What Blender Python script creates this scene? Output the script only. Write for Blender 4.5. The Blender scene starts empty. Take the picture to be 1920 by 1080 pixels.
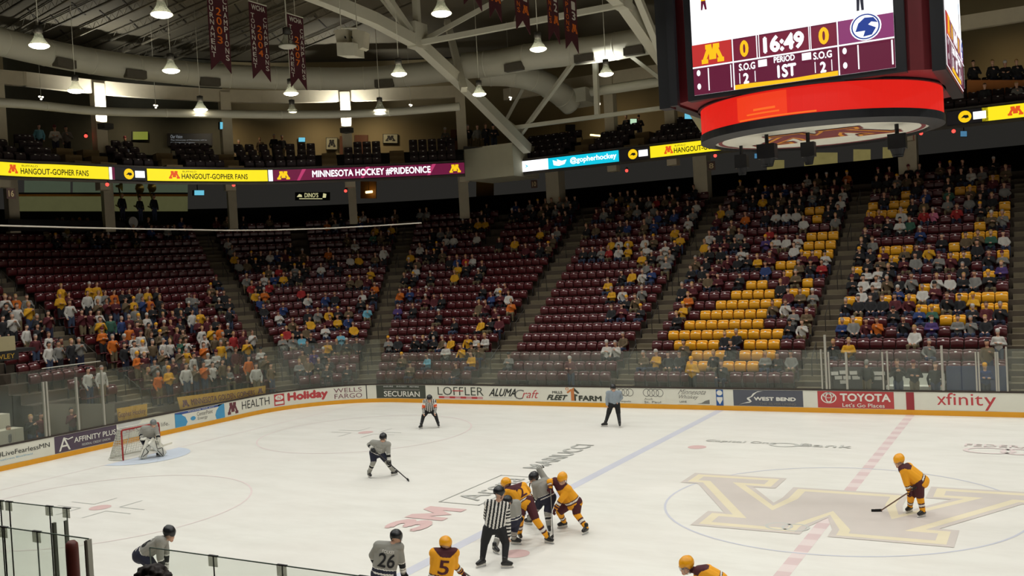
import bpy, bmesh, math, random
import numpy as np
from mathutils import Vector, Matrix, geometry
from mathutils.bvhtree import BVHTree
random.seed(7)
RNG = np.random.default_rng(7)
scn = bpy.context.scene
COL = scn.collection
# ------------------------------------------------------------------ camera, world, exposure, lamps
CAM = np.array([5.21549, -26.36990, 6.75635]); YAW, PITCH, ROLL, FPX = 0.51132, -0.02084, -0.05493, 1811.61377
_cy, _sy = math.cos(YAW), math.sin(YAW)
FW = np.array([-_sy*math.cos(PITCH), _cy*math.cos(PITCH), math.sin(PITCH)])
_r = np.array([_cy, _sy, 0.0]); _u = np.cross(_r, FW)
RT = math.cos(ROLL)*_r + math.sin(ROLL)*_u
UP = -math.sin(ROLL)*_r + math.cos(ROLL)*_u
cd = bpy.data.cameras.new('camera'); cam = bpy.data.objects.new('camera', cd); COL.objects.link(cam)
cd.sensor_width = 36.0; cd.lens = FPX/1920.0*36.0; cd.clip_end = 400; cd.clip_start = 0.1
cam.matrix_world = Matrix(((RT[0], UP[0], -FW[0], CAM[0]), (RT[1], UP[1], -FW[1], CAM[1]), (RT[2], UP[2], -FW[2], CAM[2]), (0, 0, 0, 1)))
scn.camera = cam
def at(px, py, axis, val):
    """the world point seen at a photo position on the plane axis = val"""
    d = FW*FPX + RT*(px-960) - UP*(py-540)
    i = 'xyz'.index(axis); t = (val-CAM[i])/d[i]
    return CAM + t*d
w = bpy.data.worlds.new('world'); scn.world = w; w.use_nodes = True
w.node_tree.nodes['Background'].inputs[0].default_value = (0.9, 0.85, 0.75, 1)
w.node_tree.nodes['Background'].inputs[1].default_value = 0.022  # ambient fill added to lift the dark roof, no real source
scn.view_settings.view_transform = 'Standard'; scn.view_settings.look = 'None'
scn.view_settings.gamma = 1.0; scn.view_settings.exposure = 0.0; scn.view_settings.use_curve_mapping = False
cy = scn.cycles
cy.use_denoising = True; cy.max_bounces = 6; cy.diffuse_bounces = 3; cy.glossy_bounces = 2
cy.transmission_bounces = 4; cy.transparent_max_bounces = 16; cy.use_light_tree = True
cy.sample_clamp_indirect = 6.0; cy.caustics_reflective = False; cy.caustics_refractive = False
LAMP_POWER = 186.0
LAMP_SPREAD = math.radians(141)
LAMP_COLOR = (0.972, 0.985, 0.95)
LAMP_X = (-33.8, -27.5, -20.9, -13.6, -6.6, 0.5, 7.6, 14.7, 21.6, 28.4)
LAMP_Y = (-17.8, -10.6, -3.1, 3.1, 10.6, 17.8)
LAMP_Z = 16.0
# ------------------------------------------------------------------ helpers
def lin(c):
    return tuple(((v/255)/12.92 if v/255 <= 0.04045 else ((v/255+0.055)/1.055)**2.4) for v in c)
MATS = {}
def mat(name, rgb, rough=0.6, metal=0.0, emit=0.0, var=0.12, scale=3.0, spec=0.5, bump=0.0, coat=0.0):
    """procedural material: one colour (sRGB 0-255) with a soft noise variation"""
    if name in MATS: return MATS[name]
    m = bpy.data.materials.new(name); m.use_nodes = True
    nt = m.node_tree; b = nt.nodes['Principled BSDF']; c = lin(rgb)
    b.inputs['Roughness'].default_value = rough; b.inputs['Metallic'].default_value = metal
    b.inputs['Specular IOR Level'].default_value = spec; b.inputs['Coat Weight'].default_value = coat; b.inputs['Coat Roughness'].default_value = .16
    tc = nt.nodes.new('ShaderNodeTexCoord'); nz = nt.nodes.new('ShaderNodeTexNoise')
    nz.inputs['Scale'].default_value = scale; nz.inputs['Detail'].default_value = 3
    nt.links.new(tc.outputs['Object'], nz.inputs['Vector'])
    mx = nt.nodes.new('ShaderNodeMix'); mx.data_type = 'RGBA'
    mx.inputs['A'].default_value = tuple(v*(1-var) for v in c)+(1,)
    mx.inputs['B'].default_value = tuple(min(1, v*(1+var)) for v in c)+(1,)
    nt.links.new(nz.outputs['Fac'], mx.inputs['Factor'])
    if emit > 0:
        b.inputs['Base Color'].default_value = tuple(v*0.05 for v in c)+(1,)
        nt.links.new(mx.outputs['Result'], b.inputs['Emission Color']); b.inputs['Emission Strength'].default_value = emit
    else:
        nt.links.new(mx.outputs['Result'], b.inputs['Base Color'])
    if bump > 0:
        bp = nt.nodes.new('ShaderNodeBump'); bp.inputs['Strength'].default_value = bump
        nt.links.new(nz.outputs['Fac'], bp.inputs['Height']); nt.links.new(bp.outputs['Normal'], b.inputs['Normal'])
    MATS[name] = m
    return m
class MB:
    """collects shapes for ONE mesh"""
    def __init__(s): s.v = []; s.f = []; s.m = []; s.mats = []
    def mi(s, m):
        if m not in s.mats: s.mats.append(m)
        return s.mats.index(m)
    def add(s, vs, fs, m):
        n = len(s.v); k = s.mi(m); s.v.extend([tuple(map(float, p)) for p in vs])
        for f in fs: s.f.append([i+n for i in f]); s.m.append(k)
        return s
    def box(s, lo, hi, m, M=None):
        (a, b, c), (d, e, f) = lo, hi
        vs = [(a,b,c),(d,b,c),(d,e,c),(a,e,c),(a,b,f),(d,b,f),(d,e,f),(a,e,f)]
        if M is not None: vs = [tuple(M @ Vector(p)) for p in vs]
        return s.add(vs, [(0,3,2,1),(4,5,6,7),(0,1,5,4),(1,2,6,5),(2,3,7,6),(3,0,4,7)], m)
    def tube(s, pts, r, m, n=8, cap=True, r2=None):
        P = [np.array(p, float) for p in pts]; vs = []; fs = []
        prev = None
        for i, p in enumerate(P):
            t = P[min(i+1, len(P)-1)]-P[max(i-1, 0)]; t = t/(np.linalg.norm(t)+1e-9)
            if prev is None:
                h = np.array([0, 0, 1.0]) if abs(t[2]) < .9 else np.array([1.0, 0, 0]); a = np.cross(t, h)
            else: a = prev - t*(prev@t)
            a = a/np.linalg.norm(a); prev = a; b = np.cross(t, a)
            rr = r if r2 is None else r+(r2-r)*i/(len(P)-1)
            for k in range(n):
                q = 2*math.pi*k/n; vs.append(p+rr*(math.cos(q)*a+math.sin(q)*b))
        for i in range(len(P)-1):
            for k in range(n): fs.append((i*n+k, i*n+(k+1) % n, (i+1)*n+(k+1) % n, (i+1)*n+k))
        if cap: fs.append(tuple(range(n))[::-1]); fs.append(tuple((len(P)-1)*n+k for k in range(n)))
        return s.add(vs, fs, m)
    def beam(s, a, b, wd, ht, m, up=(0, 0, 1)):
        a, b = Vector(a), Vector(b); t = (b-a).normalized(); u = Vector(up)
        if abs(t.dot(u)) > .98: u = Vector((1, 0, 0))
        sd = t.cross(u).normalized(); u = sd.cross(t).normalized()
        vs = [p+sd*x*wd/2+u*y*ht/2 for p in (a, b) for x, y in ((-1,-1),(1,-1),(1,1),(-1,1))]
        return s.add(vs, [(3,2,1,0),(4,5,6,7),(0,1,5,4),(1,2,6,5),(2,3,7,6),(3,0,4,7)], m)
    def lathe(s, prof, m, n=20, origin=(0, 0, 0), axis='z'):
        vs = []; fs = []
        for r, z in prof:
            for k in range(n):
                q = 2*math.pi*k/n; p = (r*math.cos(q), r*math.sin(q), z)
                if axis == 'y': p = (p[0], p[2], p[1])
                vs.append((p[0]+origin[0], p[1]+origin[1], p[2]+origin[2]))
        for i in range(len(prof)-1):
            for k in range(n): fs.append((i*n+k, i*n+(k+1) % n, (i+1)*n+(k+1) % n, (i+1)*n+k))
        return s.add(vs, fs, m)
    def poly(s, pts, m):
        """filled, possibly concave polygon given as 3-D points"""
        tri = geometry.tessellate_polygon([[Vector(p) for p in pts]])
        return s.add(pts, [tuple(t) for t in tri], m)
    def build(s, name, parent=None, smooth=False):
        me = bpy.data.meshes.new(name); me.from_pydata(s.v, [], s.f)
        for m in s.mats: me.materials.append(m)
        me.polygons.foreach_set('material_index', s.m)
        if smooth: me.polygons.foreach_set('use_smooth', [True]*len(s.f))
        me.update()
        o = bpy.data.objects.new(name, me); COL.objects.link(o)
        if parent is not None: o.parent = parent
        return o
def tag(o, label, cat, group=None, kind=None):
    o['label'] = label; o['category'] = cat
    if group: o['group'] = group
    if kind: o['kind'] = kind
    return o
def thing(name, label, cat, loc=(0, 0, 0), group=None, kind=None):
    o = bpy.data.objects.new(name, None); COL.objects.link(o); o.location = tuple(map(float, loc)); o.empty_display_size = .2
    return tag(o, label, cat, group, kind)
def struct(o): o['kind'] = 'structure'; return o
def at_parent(o, parent):
    """parent o, whose mesh is in world coordinates, under a thing standing at parent.location"""
    o.parent = parent; o.matrix_parent_inverse = Matrix.Translation(parent.location).inverted() @ Matrix.Identity(4)
    return o
_txt = {}
def text2d(s, bold=0.0):
    """a text as a flat mesh in its own box: (points u, v in 0..1, faces, aspect w/h)"""
    if (s, bold) in _txt: return _txt[(s, bold)]
    cu = bpy.data.curves.new('t', 'FONT'); cu.body = s; cu.resolution_u = 3; cu.offset = bold
    o = bpy.data.objects.new('t', cu); COL.objects.link(o)
    dg = bpy.context.evaluated_depsgraph_get(); ev = o.evaluated_get(dg); me = ev.to_mesh()
    P = np.array([v.co[:2] for v in me.vertices]) if len(me.vertices) else np.zeros((3, 2)); F = [tuple(p.vertices) for p in me.polygons]
    ev.to_mesh_clear(); bpy.data.objects.remove(o); bpy.data.curves.remove(cu)
    lo, hi = P.min(0), P.max(0); sz = np.maximum(hi-lo, 1e-6)
    r = ((P-lo)/sz, F, sz[0]/sz[1]); _txt[(s, bold)] = r
    return r
def put_text(mb, s, box, fn, m, bold=0.02, slant=0.0):
    """writes s into box (u0,u1,v0,v1) of the surface fn(u, v) -> 3-D; heavy strokes are close copies of the outline, each a hair nearer the reader"""
    P, F, asp = text2d(s, 0.0); u0, u1, v0, v1 = box
    k = min(max(0.0, bold-.008)*1.1, .07); ku = k/max(asp, .4); sh = [(0, 0)]+([(ku, 0), (-ku, 0), (0, k), (0, -k)] if k > 0 else [])
    du_, dv_ = (u1-u0)*1e-3, (v1-v0)*1e-3
    for i, (du, dv) in enumerate(sh):
        vs = []
        for p in P:
            u, v = u0+(p[0]*(1-2*ku)+ku+du+slant*(p[1]-.5))*(u1-u0), v0+(p[1]*(1-2*k)+k+dv)*(v1-v0); q = np.array(fn(u, v), float)
            if i: n = np.cross(np.array(fn(u+du_, v))-q, np.array(fn(u, v+dv_))-q); q = q+n/(np.linalg.norm(n)+1e-12)*.0012*i
            vs.append(q)
        mb.add(vs, F, m)
def put_poly(mb, pts, box, fn, m, sub=0):
    u0, u1, v0, v1 = box
    if sub:
        q = []
        for a, b in zip(pts, pts[1:]+pts[:1]):
            for i in range(sub): q.append((a[0]+(b[0]-a[0])*i/sub, a[1]+(b[1]-a[1])*i/sub))
        pts = q
    q2 = [Vector((p[0], p[1], 0)) for p in pts]; tri = geometry.tessellate_polygon([q2])
    mb.add([fn(u0+p[0]*(u1-u0), v0+p[1]*(v1-v0)) for p in pts], [tuple(t) for t in tri], m)
def put_rect(mb, box, fn, m, n=8):
    u0, u1, v0, v1 = box
    vs = []; fs = []
    for i in range(n+1):
        u = u0+(u1-u0)*i/n; vs += [fn(u, v0), fn(u, v1)]
    for i in range(n): fs.append((2*i, 2*i+2, 2*i+3, 2*i+1))
    mb.add(vs, fs, m)
def circle_pts(cx=.5, cy=.5, rx=.5, ry=.5, n=24, a0=0, a1=2*math.pi):
    return [(cx+rx*math.cos(a0+(a1-a0)*i/n), cy+ry*math.sin(a0+(a1-a0)*i/n)) for i in range(n if abs(a1-a0-2*math.pi) < 1e-6 else n+1)]
def put_ring(mb, cx, cy, rx, ry, wd, fn, m, n=28, box=None):
    vs = []; fs = []
    for i in range(n):
        a = 2*math.pi*i/n
        for k in (1, 1-wd): vs.append(fn(cx+rx*k*math.cos(a), cy+ry*k*math.sin(a)))
    for i in range(n): j = (i+1) % n; fs.append((2*i, 2*j, 2*j+1, 2*i+1))
    mb.add(vs, fs, m)
_h = [(4.85,-2.8),(4.85,-1.44),(4.3,-1.44),(2.62,1.5),(3.05,1.5),(3.05,2.95),(.32,2.95),(.3,2.3),(0,1.25)]
_b = [(1.55,-1.73),(1.55,-.44),(1.64,.17),(2.62,-1.44),(2.0,-1.44),(2.0,-2.8)]
M_RAW = _h + [(-x, y) for x, y in _h[::-1][1:]] + [(-x, y) for x, y in _b[::-1]] + _b
M_PTS = [((x+4.85)/9.7, (y+2.8)/5.75) for x, y in M_RAW]
def inset(pts, d):
    """moves every edge of a polygon inwards by d"""
    A = sum(a[0]*b[1]-b[0]*a[1] for a, b in zip(pts, pts[1:]+pts[:1])); sg = 1 if A > 0 else -1
    out = []; n = len(pts)
    for i in range(n):
        p0, p1, p2 = np.array(pts[i-1]), np.array(pts[i]), np.array(pts[(i+1) % n])
        e1 = (p1-p0)/np.linalg.norm(p1-p0); e2 = (p2-p1)/np.linalg.norm(p2-p1)
        n1 = sg*np.array([-e1[1], e1[0]]); n2 = sg*np.array([-e2[1], e2[0]])
        k = 1+n1@n2; k = max(k, .35); out.append(tuple(p1+d*(n1+n2)/k))
    return out
# ------------------------------------------------------------------ the bowl's plan
W=14.94; L=30.45; R=5.4; CX=-(L-R); CY=W-R
ROWS=range(-1,20)
def row_d(k): return 2.5+.84*k
def row_z(k): return 1.02+.41*k+.0034*k*k
def place(d,part,v):
    # part 's' straight (v=x), 'a' arc (v=angle deg), 'e' end (v=y) -> x,y, outward normal
    if part=='s': return v,W+d,0.,1.
    if part=='e': return -(L+d),v,-1.,0.
    a=math.radians(v); return CX-(R+d)*math.cos(a),CY+(R+d)*math.sin(a),-math.cos(a),math.sin(a)
def block_runs(k):
    d=row_d(k); r=R+d; dg=lambda m: math.degrees(m/r)
    a3=-20.05-.055*k; a3b=-21.65-.055*k
    out={'H':[('s',8.6,4.65)],'B':[('s',-4.9,-12.45)],'C':[('s',-13.65,a3)]}
    out['A']=[('s',3.4,-3.72)] if k>=0 else []
    if k<15:
        out['D']=[('s',a3b,CX),('a',90,64.6+dg(.62))]
        out['E']=[('a',64.4-dg(.62),30+dg(.62))]
    else:
        out['D']=[('s',a3b,CX),('a',90,82+dg(.55)),('gap',),('a',82-dg(.55),64.6+dg(.62))]
        out['E']=[('a',64.4-dg(.62),45.6+dg(.55)),('gap',),('a',45.6-dg(.55),30+dg(.62))]
    out['F']=[('a',29.7-dg(.62),0),('e',CY,5.55+.05*k)] if k>=0 else [('a',29.7-dg(.62),12)]
    out['G']=[('e',4.25+.05*k,-5)] if k>=8 else [('e',4.25+.05*k,.9)] if k>=3 else [('e',4.25+.05*k,2.2)] if k>=1 else []
    return out
def seats():
    """[(block,k,j,x,y,z,nx,ny)]"""
    res=[]
    for k in ROWS:
        d=row_d(k); r=R+d
        for b,runs in block_runs(k).items():
            groups=[[]]
            for q in runs:
                if q[0]=='gap': groups.append([])
                else: groups[-1].append(q)
            j=0
            for g in groups:
                ln=[abs(q[1]-q[2])*(math.pi/180*r if q[0]=='a' else 1) for q in g]
                T=sum(ln); n=int(T/.545)
                if n<1: continue
                for i in range(n):
                    u=(i+.5)*T/n
                    for q,l in zip(g,ln):
                        if u<=l or q is g[-1]:
                            f=u/l if l>0 else 0; v=q[1]+(q[2]-q[1])*f
                            res.append((b,k,j)+place(d,q[0],v)[:2]+(row_z(k),)+place(d,q[0],v)[2:]); break
                        u-=l
                    j+=1
    return res

def outline(s, d=0.0):
    """rink outline run from x=10 along the far side, round the corner, down the end: point, outward normal"""
    if s < 35.05: x, y, nx, ny = 10-s, W, 0., 1.
    else:
        q = s-35.05; A = R*math.pi/2
        if q < A:
            a = math.pi/2-q/R; x, y, nx, ny = CX-R*math.cos(a), CY+R*math.sin(a), -math.cos(a), math.sin(a)
        else: x, y, nx, ny = -L, CY-(q-A), -1., 0.
    return np.array([x+nx*d, y+ny*d, 0.]), np.array([nx, ny, 0.])
def offset_path(d, y_end=-12.0, x0=12.0, na=20):
    pts = [((x0, W+d), (0, 1)), ((CX, W+d), (0, 1))]
    for i in range(1, na):
        a = math.pi/2*(1-i/na); pts.append(((CX-(R+d)*math.cos(a), CY+(R+d)*math.sin(a)), (-math.cos(a), math.sin(a))))
    pts += [((-(L+d), CY), (-1, 0)), ((-(L+d), y_end), (-1, 0))]
    return pts
# ------------------------------------------------------------------ palette
def ice_material():
    m = bpy.data.materials.new('ice'); m.use_nodes = True; nt = m.node_tree; b = nt.nodes['Principled BSDF']
    tc = nt.nodes.new('ShaderNodeTexCoord')
    n1 = nt.nodes.new('ShaderNodeTexNoise'); n1.inputs['Scale'].default_value = .22; n1.inputs['Detail'].default_value = 4
    mp = nt.nodes.new('ShaderNodeMapping'); mp.inputs['Rotation'].default_value = (0, 0, .5); mp.inputs['Scale'].default_value = (.5, 1.5, 1)
    n2 = nt.nodes.new('ShaderNodeTexNoise'); n2.inputs['Scale'].default_value = .9; n2.inputs['Detail'].default_value = 6; n2.inputs['Roughness'].default_value = .65
    rp = nt.nodes.new('ShaderNodeValToRGB'); rp.color_ramp.elements[0].position = .35; rp.color_ramp.elements[1].position = .6
    rp.color_ramp.elements[0].color = lin((222, 220, 210))+(1,); rp.color_ramp.elements[1].color = lin((236, 235, 226))+(1,)
    mx = nt.nodes.new('ShaderNodeMix'); mx.data_type = 'RGBA'; mx.inputs['B'].default_value = lin((234, 228, 220))+(1,)
    nt.links.new(tc.outputs['Object'], n1.inputs['Vector']); nt.links.new(tc.outputs['Object'], mp.inputs['Vector'])
    nt.links.new(mp.outputs['Vector'], n2.inputs['Vector']); nt.links.new(n2.outputs['Fac'], rp.inputs['Fac'])
    nt.links.new(rp.outputs['Color'], mx.inputs['A']); nt.links.new(n1.outputs['Fac'], mx.inputs['Factor'])
    nt.links.new(mx.outputs['Result'], b.inputs['Base Color'])
    b.inputs['Roughness'].default_value = .42; b.inputs['Specular IOR Level'].default_value = .25
    return m
ICE = ice_material()
WHITE = mat('board_white', (222, 220, 206), .45, var=.04)
YELLOWK = mat('kickplate_yellow', (228, 160, 30), .5, var=.06)
DARKRAIL = mat('cap_rail', (52, 42, 36), .5)
CONC = mat('concrete', (84, 73, 60), .85, var=.25, scale=1.5)
CONC2 = mat('stair_concrete', (112, 101, 80), .85, var=.2, scale=2.5)
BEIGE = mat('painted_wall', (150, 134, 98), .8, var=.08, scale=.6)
BEIGED = mat('painted_column', (206, 194, 166), .7, var=.08)
STEEL = mat('white_steel', (208, 205, 186), .6, var=.1, scale=1)
DUCTM = mat('duct_paint', (196, 193, 174), .5, var=.1, scale=.7)
DARK = mat('near_black', (26, 24, 24), .6)
MAROON = mat('maroon', (96, 22, 34), .6)
GOLD = mat('gold', (238, 168, 28), .6)
BLACK = mat('black', (22, 22, 24), .55)
ALU = mat('aluminium', (176, 172, 160), .4, .3)
# ------------------------------------------------------------------ ice and what is painted in it
mb = MB(); pts = [tuple(outline(s)[0]) for s in np.concatenate([np.linspace(0, 35.05, 30), np.linspace(35.05, 43.53, 24), np.linspace(43.6, 62.6, 12)])]
near = [(-L, -(W-R), 0)] + [(CX-R*math.cos(a), -CY-R*math.sin(a), 0) for a in np.linspace(0, math.pi/2, 16)] + [(10, -W, 0)]
pts = [p for p in pts if p[1] > -(W-R)] + near + [(34, -W, 0), (34, W, 0)]
mb.poly([(p[0], p[1], 0) for p in pts], ICE)
floor = struct(mb.build('floor')); floor['label'] = 'white ice sheet with painted lines and logos'
ZI = [0.002]
def paint(name):
    ZI[0] += .0004; z = ZI[0]
    return MB(), (lambda u, v: (u, v, z)), name
FAD = {k: mat('ice_'+k, c, .45, var=.07, scale=1.2) for k, c in dict(red=(222, 198, 196), blue=(208, 208, 218), maroon=(212, 202, 194), gold=(234, 222, 192), grey=(204, 203, 196), pink=(232, 216, 212), crease=(208, 216, 228), logo3=(220, 186, 182), text=(186, 185, 178)).items()}
def floor_mark(mb, name):
    o = mb.build(name, floor); o['kind'] = 'structure'; return o
mb, f, _ = paint('x')
for i in range(60):                                        # checked centre line
    y0 = -W+i*.5
    put_rect(mb, (-.16, .16, y0, y0+.5), f, FAD['red'] if i % 2 else FAD['pink'], 1)
floor_mark(mb, 'center_line')
for xx in (-7.8, 7.8):
    mb, f, _ = paint('x'); put_rect(mb, (xx-.17, xx+.17, -W, W), f, FAD['blue'], 4); floor_mark(mb, 'blue_line')
mb, f, _ = paint('x'); put_rect(mb, (-27.09, -27.03, -W+.7, W-.7), f, FAD['pink'], 2); floor_mark(mb, 'goal_line')
for cx_, cy_ in ((0, 0), (-20.96, 6.68), (-20.96, -6.68)):
    mb, f, _ = paint('x'); put_ring(mb, cx_, cy_, 4.6, 4.6, .014, f, FAD['blue'] if cx_ == 0 else FAD['pink'], 64); floor_mark(mb, 'faceoff_circle')
for cx_, cy_ in ((-6.12, 6.68), (-6.12, -6.68), (-20.96, 6.68), (-20.96, -6.68), (6.12, 6.68)):
    mb, f, _ = paint('x'); put_poly(mb, circle_pts(), (cx_-.33, cx_+.33, cy_-.33, cy_+.33), f, FAD['logo3']); floor_mark(mb, 'faceoff_dot')
for cy_ in (6.68, -6.68):
    mb, f, _ = paint('x')
    for sx in (-1, 1):
        for sy in (-1, 1):
            x0, y0 = -20.96+sx*.6, cy_+sy*.25
            put_rect(mb, (min(x0, x0+sx*1.1), max(x0, x0+sx*1.1), y0-.03, y0+.03), f, FAD['grey'], 1)
            put_rect(mb, (x0-.03, x0+.03, min(y0, y0+sy*.85), max(y0, y0+sy*.85)), f, FAD['grey'], 1)
    floor_mark(mb, 'faceoff_marks')
mb, f, _ = paint('x')
put_poly(mb, [(-27.03, -1.83)]+[(-27.03+1.83*math.cos(a), 1.83*math.sin(a)) for a in np.linspace(-math.pi/2, math.pi/2, 24)]+[(-27.03, 1.83)], (0, 1, 0, 1), f, FAD['crease'])
floor_mark(mb, 'goal_crease')
# centre logo: the block letter stands upside-down as seen from the stands the picture is taken from
mb, f, _ = paint('x'); g = lambda u, v: f(-(u*9.7-4.85), -(v*5.75-2.8)-.15)
Mw = [(-x, -y-.15) for x, y in M_RAW]
put_poly(mb, Mw, (0, 1, 0, 1), f, FAD['maroon'])
f2 = lambda u, v: (u, v, f(0, 0)[2]+.0006); f3 = lambda u, v: (u, v, f(0, 0)[2]+.0012)
put_poly(mb, inset(Mw, .17), (0, 1, 0, 1), f2, FAD['gold']); put_poly(mb, inset(Mw, .42), (0, 1, 0, 1), f3, FAD['maroon'])
ZI[0] += .002; floor_mark(mb, 'center_logo')
mb, f, _ = paint('x')
for cx_ in (-.95, -.55): put_ring(mb, cx_, -2.55, .34, .34, .22, f, FAD['grey'], 24)
floor_mark(mb, 'ring_logo')
def along_y(x_base, height, y0, y1):
    """letters on the ice that run along +y, their tops towards -x"""
    return lambda u, v: (x_base-v*height, y0+u*(y1-y0), ZI[0])
ZI[0] += .001
mb = MB(); f = along_y(-9.5, 1.25, -5.85, -3.45)
put_text(mb, '3', (0, .44, 0, 1), f, FAD['logo3'], .06); put_poly(mb, [(0, 0), (.24, 0), (.24, .5), (.5, .08), (.76, .5), (.76, 0), (1, 0), (1, 1), (.72, 1), (.5, .55), (.28, 1), (0, 1)], (.47, 1, 0, 1), f, FAD['logo3']); floor_mark(mb, 'red_ice_advert')
mb = MB(); f = along_y(-9.4, 1.4, -2.95, .75)
for b in ((0, 1, 0, .03), (0, 1, .97, 1), (0, .012, 0, 1), (.988, 1, 0, 1)): put_rect(mb, b, f, FAD['text'], 1)
put_text(mb, 'Arena', (.12, .92, .22, .82), f, FAD['text'], .01); floor_mark(mb, 'boxed_ice_lettering')
mb = MB(); f = along_y(-9.9, .75, 1.9, 6.2)
put_text(mb, 'MARIUCCI', (0, 1, 0, 1), f, FAD['text'], .03); floor_mark(mb, 'grey_ice_lettering')
mb = MB(); f = lambda u, v: (-6.2+u*5.2, 7.4+v*.9, ZI[0])
put_text(mb, 'Capital One', (0, .5, .3, .8), f, FAD['grey'], .02); put_ring(mb, .56, .35, .1, .4, .25, f, FAD['grey']); put_text(mb, 'Bank', (.66, 1, .2, .75), f, FAD['grey'], .02); floor_mark(mb, 'faint_ice_advert')
mb = MB(); f = lambda u, v: (2.4+u*2.6, 7.6+v*1.6, ZI[0])
put_ring(mb, .3, .35, .3, .32, .2, f, FAD['pink']); put_ring(mb, .62, .35, .2, .32, .3, f, FAD['pink']); put_text(mb, 'FEDERAL', (0, .9, .75, 1), f, FAD['pink'], .02); floor_mark(mb, 'faint_red_ice_advert')
# ------------------------------------------------------------------ dasher boards with their adverts
def sweep(prof, ss, m, mb):
    """prof: closed list of (outward offset, z)"""
    n = len(prof); vs = []; fs = []
    for s in ss:
        p, nn = outline(s)
        for d, z in prof: vs.append((p[0]+nn[0]*d, p[1]+nn[1]*d, z))
    for i in range(len(ss)-1):
        for k in range(n): fs.append((i*n+k, (i+1)*n+k, (i+1)*n+(k+1) % n, i*n+(k+1) % n))
    fs.append(tuple(range(n))); fs.append(tuple((len(ss)-1)*n+k for k in range(n))[::-1])
    mb.add(vs, fs, m)
SS = list(np.linspace(-1, 35.05, 40))+list(np.linspace(35.05, 43.53, 26)[1:])+list(np.linspace(43.53, 61, 20)[1:])
boards = thing('dasher_boards', 'white hockey rink boards with dark top rail and yellow kick strip', 'rink boards', (0, W, 0), kind='structure')
mb = MB(); sweep([(0, .2), (0, .93), (.1, .93), (.1, .2)], SS, WHITE, mb); at_parent(mb.build('board_panel'), boards)
mb = MB(); sweep([(-.015, 0), (-.015, .2), (.1, .2), (.1, 0)], SS, YELLOWK, mb); at_parent(mb.build('kick_plate'), boards)
mb = MB(); sweep([(-.02, .93), (-.02, .99), (.14, .99), (.14, .93)], SS, DARKRAIL, mb); at_parent(mb.build('cap_rail'), boards)
mb = MB(); sweep([(-.004, .02), (-.004, .93), (.02, .93), (.02, .02)], [37.02, 37.07], BLACK, mb); at_parent(mb.build('panel_joint'), boards)
def bf(s0, s1, off=.006, z0=.22, z1=.91):
    """board face between run lengths s0 < s1 as a (u, v) surface; u grows to the reader's right"""
    def f(u, v):
        p, n = outline(s1+(s0-s1)*u); return (p[0]-n[0]*off, p[1]-n[1]*off, z0+(z1-z0)*v)
    return f
INK = {k: mat('ink_'+k, c, .5, var=.05) for k, c in dict(dark=(58, 62, 52), black=(40, 42, 38), red=(186, 62, 66), toyota=(182, 66, 66), slate=(84, 86, 96), green=(66, 70, 60), blue=(70, 150, 196), navy=(60, 84, 150), white=(228, 226, 216), grey=(120, 118, 112), violet=(82, 68, 84), maroon=(104, 52, 60), orange=(196, 120, 66), wine=(120, 72, 84), lblue=(120, 170, 200), pale=(200, 200, 196), stripe_red=(150, 44, 52), stripe_blue=(40, 86, 150)).items()}
def advert(label, s0, s1, draw, bg=None, box=(.0, 1, 0, 1)):
    mb = MB(); g = bf(s0, s1, .006); t = bf(s0, s1, .011); t2 = bf(s0, s1, .015)
    put_rect(mb, box, g, bg or WHITE, 12)
    draw(mb, t, t2)
    o = at_parent(mb.build('advert_panel'), boards); o['label'] = label
T_ = put_text
def d_xf(mb, f, g):
    T_(mb, 'x', (.0, .16, .3, .78), f, INK['red'], 0); T_(mb, 'finit', (.16, .78, .3, 1), f, INK['red'], 0); T_(mb, 'y', (.8, 1, .02, .78), f, INK['red'], 0)
advert('white advert with thin red lower-case lettering', 6.9, 9.0, d_xf)
def d_red(mb, f, g): put_rect(mb, (0, 1, -.32, 1), f, INK['stripe_red'], 1)
advert('red centre line stripe on the boards', 9.84, 10.14, d_red)
def d_toy(mb, f, g):
    for a in ((.15, .6, .105, .34), (.15, .6, .045, .32)): put_ring(mb, *a, .16 if a[2] > .1 else .3, f, INK['white'])
    put_ring(mb, .15, .74, .075, .16, .2, f, INK['white'])
    T_(mb, 'TOYOTA', (.3, .96, .4, .88), f, INK['white'], .05); T_(mb, "Let's Go Places", (.33, .88, .06, .3), f, INK['white'], .02)
advert('red advert with white lettering and white ellipse mark', 10.6, 13.6, d_toy, INK['toyota'])
def d_wb(mb, f, g):
    put_poly(mb, [(.08, .06), (.14, .16), (.2, .24), (.24, .27), (.2, .42), (.2, .5), (.26, .6), (.29, .78), (.36, .92), (.44, .95), (.35, .86), (.31, .72), (.28, .58), (.23, .48), (.25, .4), (.27, .28), (.24, .2), (.16, .16)], (0, 1, 0, 1), f, INK['white'])
    T_(mb, 'WEST BEND', (.3, .9, .34, .58), f, INK['white'], .07); T_(mb, 'THE SILVER LINING', (.38, .9, .08, .24), f, INK['grey'], .03)
advert('slate advert with white wide lettering and white swoosh', 14.2, 17.19, d_wb, INK['slate'])
def d_bl(mb, f, g):
    put_rect(mb, (0, 1, -.32, 1), f, INK['stripe_blue'], 1)
    put_poly(mb, circle_pts(), (.1, .9, .62, .96), g, INK['white']); put_poly(mb, [(.1, .52), (.9, .52), (.9, .35), (.5, .05), (.1, .35)], (0, 1, 0, 1), g, INK['white'])
advert('blue line stripe on the boards with white shield marks', 17.64, 17.96, d_bl)
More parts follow.
